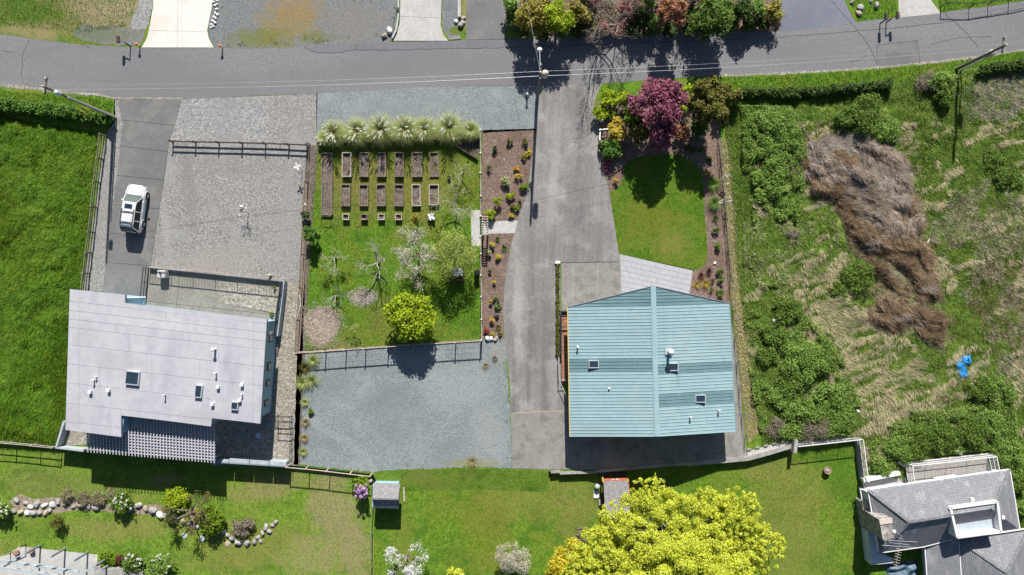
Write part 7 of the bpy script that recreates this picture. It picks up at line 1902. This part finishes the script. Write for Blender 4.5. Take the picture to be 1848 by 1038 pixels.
# ---- brambles in the rough meadow
BR = 'bramble bushes in the rough meadow'
spots = [('bramble', 'big light green bramble near the roadside hedge', ((1400, 222, 30, 1.8),)), ('bramble', 'light green bramble beside the big one, nearest the wire fence', ((1370, 226, 20, 1.4),)), ('bramble', 'light green bramble just below the big one', ((1420, 252, 22, 1.5),)),
         ('bramble', 'light green bramble in the middle of the bramble chain', ((1387, 264, 24, 1.6),)), ('bramble', 'light green bramble touching the brown dead stand', ((1404, 300, 24, 1.5),)), ('bramble', 'small bramble at the left of the chain end', ((1372, 322, 16, 1.2),)), ('bramble', 'bramble at the lower end of the bramble chain', ((1400, 338, 19, 1.3),)),
         ('bramble', 'small bramble below the end of the chain', ((1370, 354, 14, 1.0),)), ('mid', 'wide grey green bush above the brown dead stand', ((1562, 214, 32, 1.8),)), ('bramble', 'grey green bush at the right top of the brown dead stand', ((1594, 236, 26, 1.6),)), ('mid', 'grey green bush at the left top of the brown dead stand', ((1530, 214, 22, 1.4),)),
         ('bramble', 'single small bramble left of the brown dead stand', ((1412, 386, 14, .9),)), ('mid', 'dark green bush among straw left of the brown dead stand', ((1546, 500, 28, 1.1),)), ('mid', 'smaller dark bush beside straw and the brown dead stand', ((1514, 522, 18, .9),)),
         ('mid', 'green bush beside the teal building, upper left of the lower brambles', ((1420, 562, 24, 1.0),)), ('mid', 'green bush right beside the round white lid', ((1396, 604, 24, 1.0),)), ('mid', 'green bush beside the teal building below the white lid', ((1384, 642, 20, 1.0),)),
         ('bramble', 'large spreading bramble in the middle of the lower brambles', ((1450, 655, 36, 1.4),)), ('mid', 'bramble at the right of the large spreading one', ((1484, 655, 22, 1.2),)), ('mid', 'bramble left below the large spreading one', ((1424, 686, 24, 1.2),)),
         ('bramble', 'bramble above the concrete walk, right of the pair', ((1494, 712, 28, 1.3),)), ('bramble', 'bramble near the teal building corner', ((1406, 716, 20, 1.0),)), ('bramble', 'bramble above the concrete walk, left of the pair', ((1456, 742, 26, 1.1),)), ('bramble', 'small bramble nearest the bend of the concrete walk', ((1514, 748, 20, .9),)),
         ('mid', 'green bush above the tan deck', ((1655, 796, 30, 1.2),)), ('bramble', 'wide bramble left of the tan deck', ((1618, 806, 30, 1.2),)), ('mid', 'green bush above the middle of the tan deck', ((1700, 786, 28, 1.3),)), ('bramble', 'bramble beside the white capped wall', ((1590, 838, 18, .9),)),
         ('mid', 'dark green bush just below the blue tarpaulin', ((1768, 700, 26, 1.3),)), ('bramble', 'dark bush right below the blue tarpaulin, at the mown corner', ((1795, 690, 18, 1.2),)), ('mid', 'green bush above the right end of the tan deck', ((1750, 775, 28, 1.3),)), ('bramble', 'green bush beside the mown corner lawn', ((1790, 768, 24, 1.2),)),
         ('bramble', 'bramble beyond the right end of the tan deck', ((1815, 815, 24, 1.2),)), ('mid', 'bramble against the right side of the grey roof', ((1836, 868, 18, 1.1),)), ('bramble', 'small bramble low at the right side of the grey roof', ((1845, 915, 14, 1.1),)), ('mid', 'green bush in the right field, upper', ((1790, 288, 20, .9),)), ('mid', 'green bush in the right field, lower of two near the edge', ((1820, 322, 24, .9),)),
         ('bramble', 'bush around the foot of the right hand pole', ((1698, 150, 24, 2.2),)), ('mid', 'dark bush below the right hand pole', ((1702, 172, 18, 2.0),)), ('greybrown', 'dry brown bush left of the right hand pole', ((1672, 150, 18, 1.4),)), ('greybrown', 'dry brown clump beside brambles left of the dead stand', ((1430, 425, 13, .8),)),
         ('greybrown', 'dry brown bramble patch above the concrete walk', ((1470, 772, 24, .8),)), ('greybrown', 'dry pinkish patch near the teal building corner', ((1398, 772, 18, .6),)), ('greybrown', 'dry grey tussock right of the straw near the deck', ((1672, 752, 14, .7),))]
for key, lab, cs in spots:
    for x, y, r_, h_ in cs:
        bush('bramble_bush', x, y, r_ * 1.12, h_ * .8, key, lab, 'bramble', BR, size=.085 if key != 'greybrown' else .06, k=22, layers=3.0 if key != 'greybrown' else 1.6, lobe=.36, ry=r_ * R.uniform(.9, 1.25))
sheet('mown_corner', [(1800, 712), (1890, 690), (1890, 850), (1838, 842), (1815, 790)], M['lawn'], 3, .18, amp=4)
blades('corner_grass', [(1806, 716), (1890, 694), (1890, 846), (1840, 838), (1818, 790)], 150, M['grass_blade'], .19, (.08, .18), .04)

# ---- lower lawns: trees, shrubs and stones
bigt = tree('yellow_tree', 1225, 985, 178, 9.5, 'yellow', 'huge bright yellow green tree covering the lower middle of the lawns', z0=DROP, size=.095, k=320, lobe=.08, layers=1.75, ry=132, bark='bark_pale', trunk=.4, zmin=-.15, rzf=.36,
     extra=((1330, 925, 55, 6.0), (1170, 885, 38, 5.5), (1115, 940, 48, 5.0), (1370, 985, 55, 5.5), (1085, 985, 58, 5.0), (1060, 1030, 60, 5.0), (1240, 1080, 150, 6.5)))
tree('golden_tree', 1030, 1018, 46, 4.2, 'orangeyellow', 'golden yellow tree at the bottom edge left of the huge yellow tree', z0=DROP, size=.14, k=34, lobe=.26)
baretree('blossom_tree', 735, 1000, 1.3, 'white blossoming tree at the bottom edge below the small grey shed', 'white', 2600, z0=DROP, trunk_h=1.0, r=.08, size=.055, depth=5, bark='bark', cloud=.25)
tree('blossom_tree', 926, 1008, 33, 3.4, 'blossom', 'white blossoming tree at the bottom edge left of the golden yellow tree', z0=DROP, size=.06, k=26, layers=1.15, lobe=.26, trunk=.11, ry=36)
bush('shrub', 822, 1038, 14, 1.0, 'yellow', 'small yellow shrub at the bottom edge between the blossoming trees', z0=DROP)
bush('shrub', 1046, 970, 13, 1.6, 'greybrown', 'brown green sparse shrub left of the huge yellow tree', z0=DROP, layers=1.8)
t = empty('rhododendron', P(650, 878, DROP), 'lilac flowering rhododendron beside the small grey shed', 'shrub')
bush('foliage', 650, 874, 15, 1.9, 'bright', None, z0=DROP, parent=t, size=.13)
C = [tuple(P(652 + R.uniform(-12, 10), 886 + R.uniform(-12, 11), DROP + R.uniform(1.4, 2.1))) for _ in range(40)]
np_obj('flower_cluster', leafcloud(C, np.full(40, .16), 1300, .06, .7), 4, M['leaf_lilac'], t)['kind'] = 'stuff'
baretree('gnarled_tree', 352, 918, 1.5, 'gnarled old fruit tree with sparse olive leaves on the lower left lawn', 'olive', 1100, z0=DROP, trunk_h=1.0, r=.15, size=.07, depth=4, bark='bark', cloud=.3)
bush('shrub', 319, 903, 22, 1.1, 'yellowgreen', 'lime yellow shrub left of the gnarled tree', z0=DROP, size=.09, layers=2.4)
bush('shrub', 383, 938, 24, 1.6, 'bright', 'bright green ball shrub right of the gnarled tree', z0=DROP, size=.1)
bush('shrub', 352, 928, 10, 1.0, 'gold', 'golden sprig at the foot of the gnarled tree', z0=DROP, size=.08)
bush('shrub', 312, 930, 12, .8, 'dark', 'dark low shrub under the gnarled tree beside stones', z0=DROP, size=.09)
bush('shrub', 105, 940, 14, 1.5, 'olive', 'olive feathery shrub below the wide end of the stone edging', z0=DROP, size=.08, layers=1.8)
bush('shrub', 438, 950, 20, .7, 'greybrown', 'reddish dry low shrub inside the curve of lawn stones', z0=DROP, size=.08, layers=2)
for x, y, r_, lab in ((122, 896, 13, 'grey heather mound, first from the left above the stone edging'), (150, 898, 14, 'grey heather mound, second from the left above the stone edging'), (178, 900, 14, 'grey heather mound, third from the left above the stone edging'), (206, 893, 12, 'grey heather mound nearest the white flowering shrub')):
    bush('heather_mound', x, y, r_, .5, 'greybrown', lab, z0=DROP, size=.06, layers=2.6, mat=M['leaf_heather'])
def flowering(x, y, r_, h_, lab, key='mid'):
    t = empty('flowering_shrub', P(x, y, DROP), lab, 'shrub')
    bush('foliage', x, y, r_, h_, key, None, z0=DROP, parent=t, size=.11)
    C = [tuple(P(x + R.uniform(-.8, .8) * r_, y + R.uniform(-.8, .6) * r_, DROP + h_ * R.uniform(.8, 1.02))) for _ in range(14)]
    np_obj('flower_cluster', leafcloud(C, np.full(14, .12), 300, .06, .7), 4, M['leaf_white'], t)['kind'] = 'stuff'
flowering(222, 906, 20, 1.3, 'green shrub with white flowers in the middle of the stone edging')
flowering(0, 918, 18, 1.6, 'green shrub with white flowers cut by the left picture edge', 'bramble')
flowering(240, 1014, 18, .9, 'shrub with white flowers on the concrete wall, beside the dark red plant')
flowering(289, 1020, 26, 1.3, 'large shrub with white flowers at the right end of the concrete wall', 'bramble')
bush('shrub', 194, 1008, 16, .9, 'bright', 'bright green shrub at the left end of the concrete wall', z0=DROP, size=.1)
bush('shrub', 219, 1010, 8, .8, 'darkred', 'dark red plant between two shrubs on the concrete wall', z0=DROP, size=.09)
sheet('stone_bed', [(18, 905), (36, 892), (60, 900), (110, 898), (160, 905), (210, 912), (300, 912), (330, 935), (300, 938), (255, 926), (180, 922), (120, 922), (70, 930), (30, 926)], M['wood_chips'], 3, DROP, amp=2)
def nth(i):
    w = ['first', 'second', 'third', 'fourth', 'fifth', 'sixth', 'seventh', 'eighth', 'ninth', 'tenth', 'eleventh', 'twelfth', 'thirteenth', 'fourteenth', 'fifteenth', 'sixteenth', 'seventeenth', 'eighteenth', 'nineteenth', 'twentieth']
    return w[i] if i < 20 else 'thirtieth' if i == 29 else ('twenty-' if i < 29 else 'thirty-') + w[(i - 20) % 10]
def byorder(lst, key):
    o = sorted(range(len(lst)), key=lambda i: key(lst[i]))
    return [(lst[i], nth(k)) for k, i in enumerate(o)]
SHADE = {'boulder': 'grey', 'boulder_tan': 'tan', 'boulder_white': 'whitish'}
EDGE = 'boulders of the lawn edging'
for (x, y, d), o_ in byorder(((24, 922, 10), (38, 924, 10), (49, 926, 10), (59, 926, 12), (71, 925, 11), (82, 926, 10), (90, 921, 9), (30, 903, 11), (47, 908, 9), (66, 910, 12), (80, 912, 10), (95, 911, 11), (105, 906, 10), (56, 915, 10),
                               (116, 911, 8), (122, 906, 9), (133, 915, 8), (145, 911, 14), (160, 914, 10), (174, 915, 14), (202, 911, 9), (236, 915, 9), (250, 912, 13), (263, 918, 11), (276, 921, 14), (289, 929, 13), (301, 932, 12), (318, 936, 9), (331, 941, 11), (344, 946, 10), (356, 950, 9)), lambda q: q[0]):
    mt = R.choice(['boulder', 'boulder', 'boulder_tan', 'boulder_white'])
    boulder(x, y, d, f'{SHADE[mt]} boulder of the winding lawn edging, {o_} counted from its wide left end', EDGE, mt, DROP)
for (x, y, d), o_ in byorder(((404, 960, 9), (411, 966, 9), (419, 972, 11), (430, 979, 13), (446, 980, 12), (459, 978, 10), (466, 970, 9), (474, 962, 9), (480, 951, 11), (486, 959, 9), (492, 948, 8), (497, 943, 9), (470, 976, 8)), lambda q: math.atan2(q[1] - 945, -(q[0] - 445)) % 6.28):
    boulder(x, y, d, f'grey boulder curving around the dry shrub, {o_} from the gnarled tree side', 'boulders around the dry shrub', 'boulder', DROP)
for (x, y, d), o_ in byorder(((385, 4, 5), (388, 10, 5), (391, 17, 6), (389, 24, 6), (386, 30, 5), (389, 33, 5), (384, 38, 6), (388, 41, 6), (382, 45, 6), (385, 48, 5), (392, 8, 4), (393, 27, 5), (381, 50, 4), (392, 2, 4)), lambda q: q[1]):
    boulder(x, y, d, f'small white stone beside the white driveway, {o_} counted down from the top edge', 'white stones along the white driveway', 'boulder_white')
for x, y, d, mt, lab in ((693, 65, 10, 'boulder_tan', 'tan boulder at the road edge beside the curved kerb wall'), (703, 55, 13, 'boulder_white', 'white grey boulder between the tan boulder and the curved kerb wall'), (833, 44, 13, 'boulder', 'round grey boulder in the planting strip by the asphalt driveway'), (823, 39, 8, 'boulder_white', 'small white boulder left of the round grey one'),
                   (836, 33, 8, 'boulder', 'small grey boulder above the round grey one'), (1538, 3, 9, 'boulder', 'grey boulder at the top edge of the corner lawn'), (1553, 14, 12, 'boulder', 'large grey boulder on the corner lawn near the mailboxes'), (1550, 24, 11, 'boulder_tan', 'tan boulder on the corner lawn nearest the road'), (1582, 9, 11, 'boulder', 'grey boulder on the corner lawn above the left mailbox'), (1572, 2, 7, 'boulder', 'small grey boulder at the top edge of the corner lawn'),
                   (880, 611, 11, 'boulder_white', 'largest white stone at the foot of the southern bark bed'), (887, 611, 8, 'boulder_white', 'middle white stone at the foot of the southern bark bed'), (895, 612, 9, 'boulder', 'grey stone at the foot of the southern bark bed'), (1290, 475, 6, 'boulder_white', 'small pale stone in the right bark bed above the green balls'),
                   (1548, 742, 8, 'boulder_white', 'small white stone in straw above the concrete walk'), (670, 868, 9, 'boulder', 'grey stone beside the corner of the small shed')):
    boulder(x, y, d, lab, None, mt, DROP if y > 860 and x < 700 else (.25 if x == 1548 else 0))

# weeds and litter along gravel edges and beds
def scatter_tufts(name, poly, n, mat, L, seed, thr=.0):
    px = RN.uniform(min(p[0] for p in poly), max(p[0] for p in poly), n); py = RN.uniform(min(p[1] for p in poly), max(p[1] for p in poly), n)
    k = inpoly(px, py, poly) & (edgedist(px, py, poly) < 2 + 14 * RN.random(n) ** 4) & (fbm(px / 22, py / 22, seed, 2) > thr)
    V = [tuft_verts(P(x, y, .03), 14, L * R.uniform(.5, 1.4), .02, (.3, 1.5), .3, 2) for x, y in zip(px[k], py[k])]
    o = np_obj(name, np.concatenate(V), 4, mat); o['kind'] = 'stuff'
scatter_tufts('gravel_weeds', BLUEG, 1500, M['grass_worn'], .14, 501, .45)
scatter_tufts('gravel_weeds', [(306, 264), (552, 267), (545, 503), (276, 478)], 1200, M['grass_worn'], .12, 502, .5)
scatter_tufts('gravel_weeds', [(388, -10), (715, -10), (712, 64), (560, 78), (388, 84)], 1500, M['grass_worn'], .14, 503, .45)
def litter(name, poly, n, key, size):
    px = RN.uniform(min(p[0] for p in poly), max(p[0] for p in poly), n); py = RN.uniform(min(p[1] for p in poly), max(p[1] for p in poly), n)
    k = inpoly(px, py, poly); px, py = px[k], py[k]; m_ = len(px)
    p = np.stack([(px - 924) / SPX, (519 - py) / SPX, np.full(m_, .035)], -1)
    a_ = RN.uniform(0, 6.3, m_); t = np.stack([np.cos(a_), np.sin(a_), RN.uniform(-.1, .25, m_)], -1); b_ = np.stack([-np.sin(a_), np.cos(a_), RN.uniform(-.2, .2, m_)], -1)
    l = (size * RN.uniform(.5, 1.6, m_))[:, None]
    o = np_obj(name, np.stack([p - t * l, p + b_ * l * .35, p + t * l, p - b_ * l * .35], 1).reshape(-1, 3), 4, M['leaf_' + key]); o['kind'] = 'stuff'
litter('leaf_litter', [(870, 237), (966, 234), (958, 290), (950, 335), (941, 375), (932, 397), (870, 399)], 1600, 'greybrown', .05)
litter('leaf_litter', [(871, 424), (927, 423), (910, 500), (907, 610), (872, 612)], 1000, 'greybrown', .05)
litter('leaf_litter', [(1268, 280), (1302, 270), (1318, 540), (1250, 530), (1255, 492), (1280, 470)], 1100, 'greybrown', .05)
litter('leaf_litter', [(1080, 152), (1120, 200), (1140, 250), (1120, 420), (960, 420), (985, 160)], 260, 'maroon', .035)
for ring_ in ([(540, 556), (575, 540), (612, 548), (626, 582), (612, 620), (586, 638), (552, 626), (542, 592)], [(624, 530), (650, 516), (680, 524), (684, 542), (655, 556), (634, 550)]):
    litter('wood_chips', ring_, 1500, 'plume', .045)
    litter('wood_chips', ring_, 1500, 'greybrown', .05)
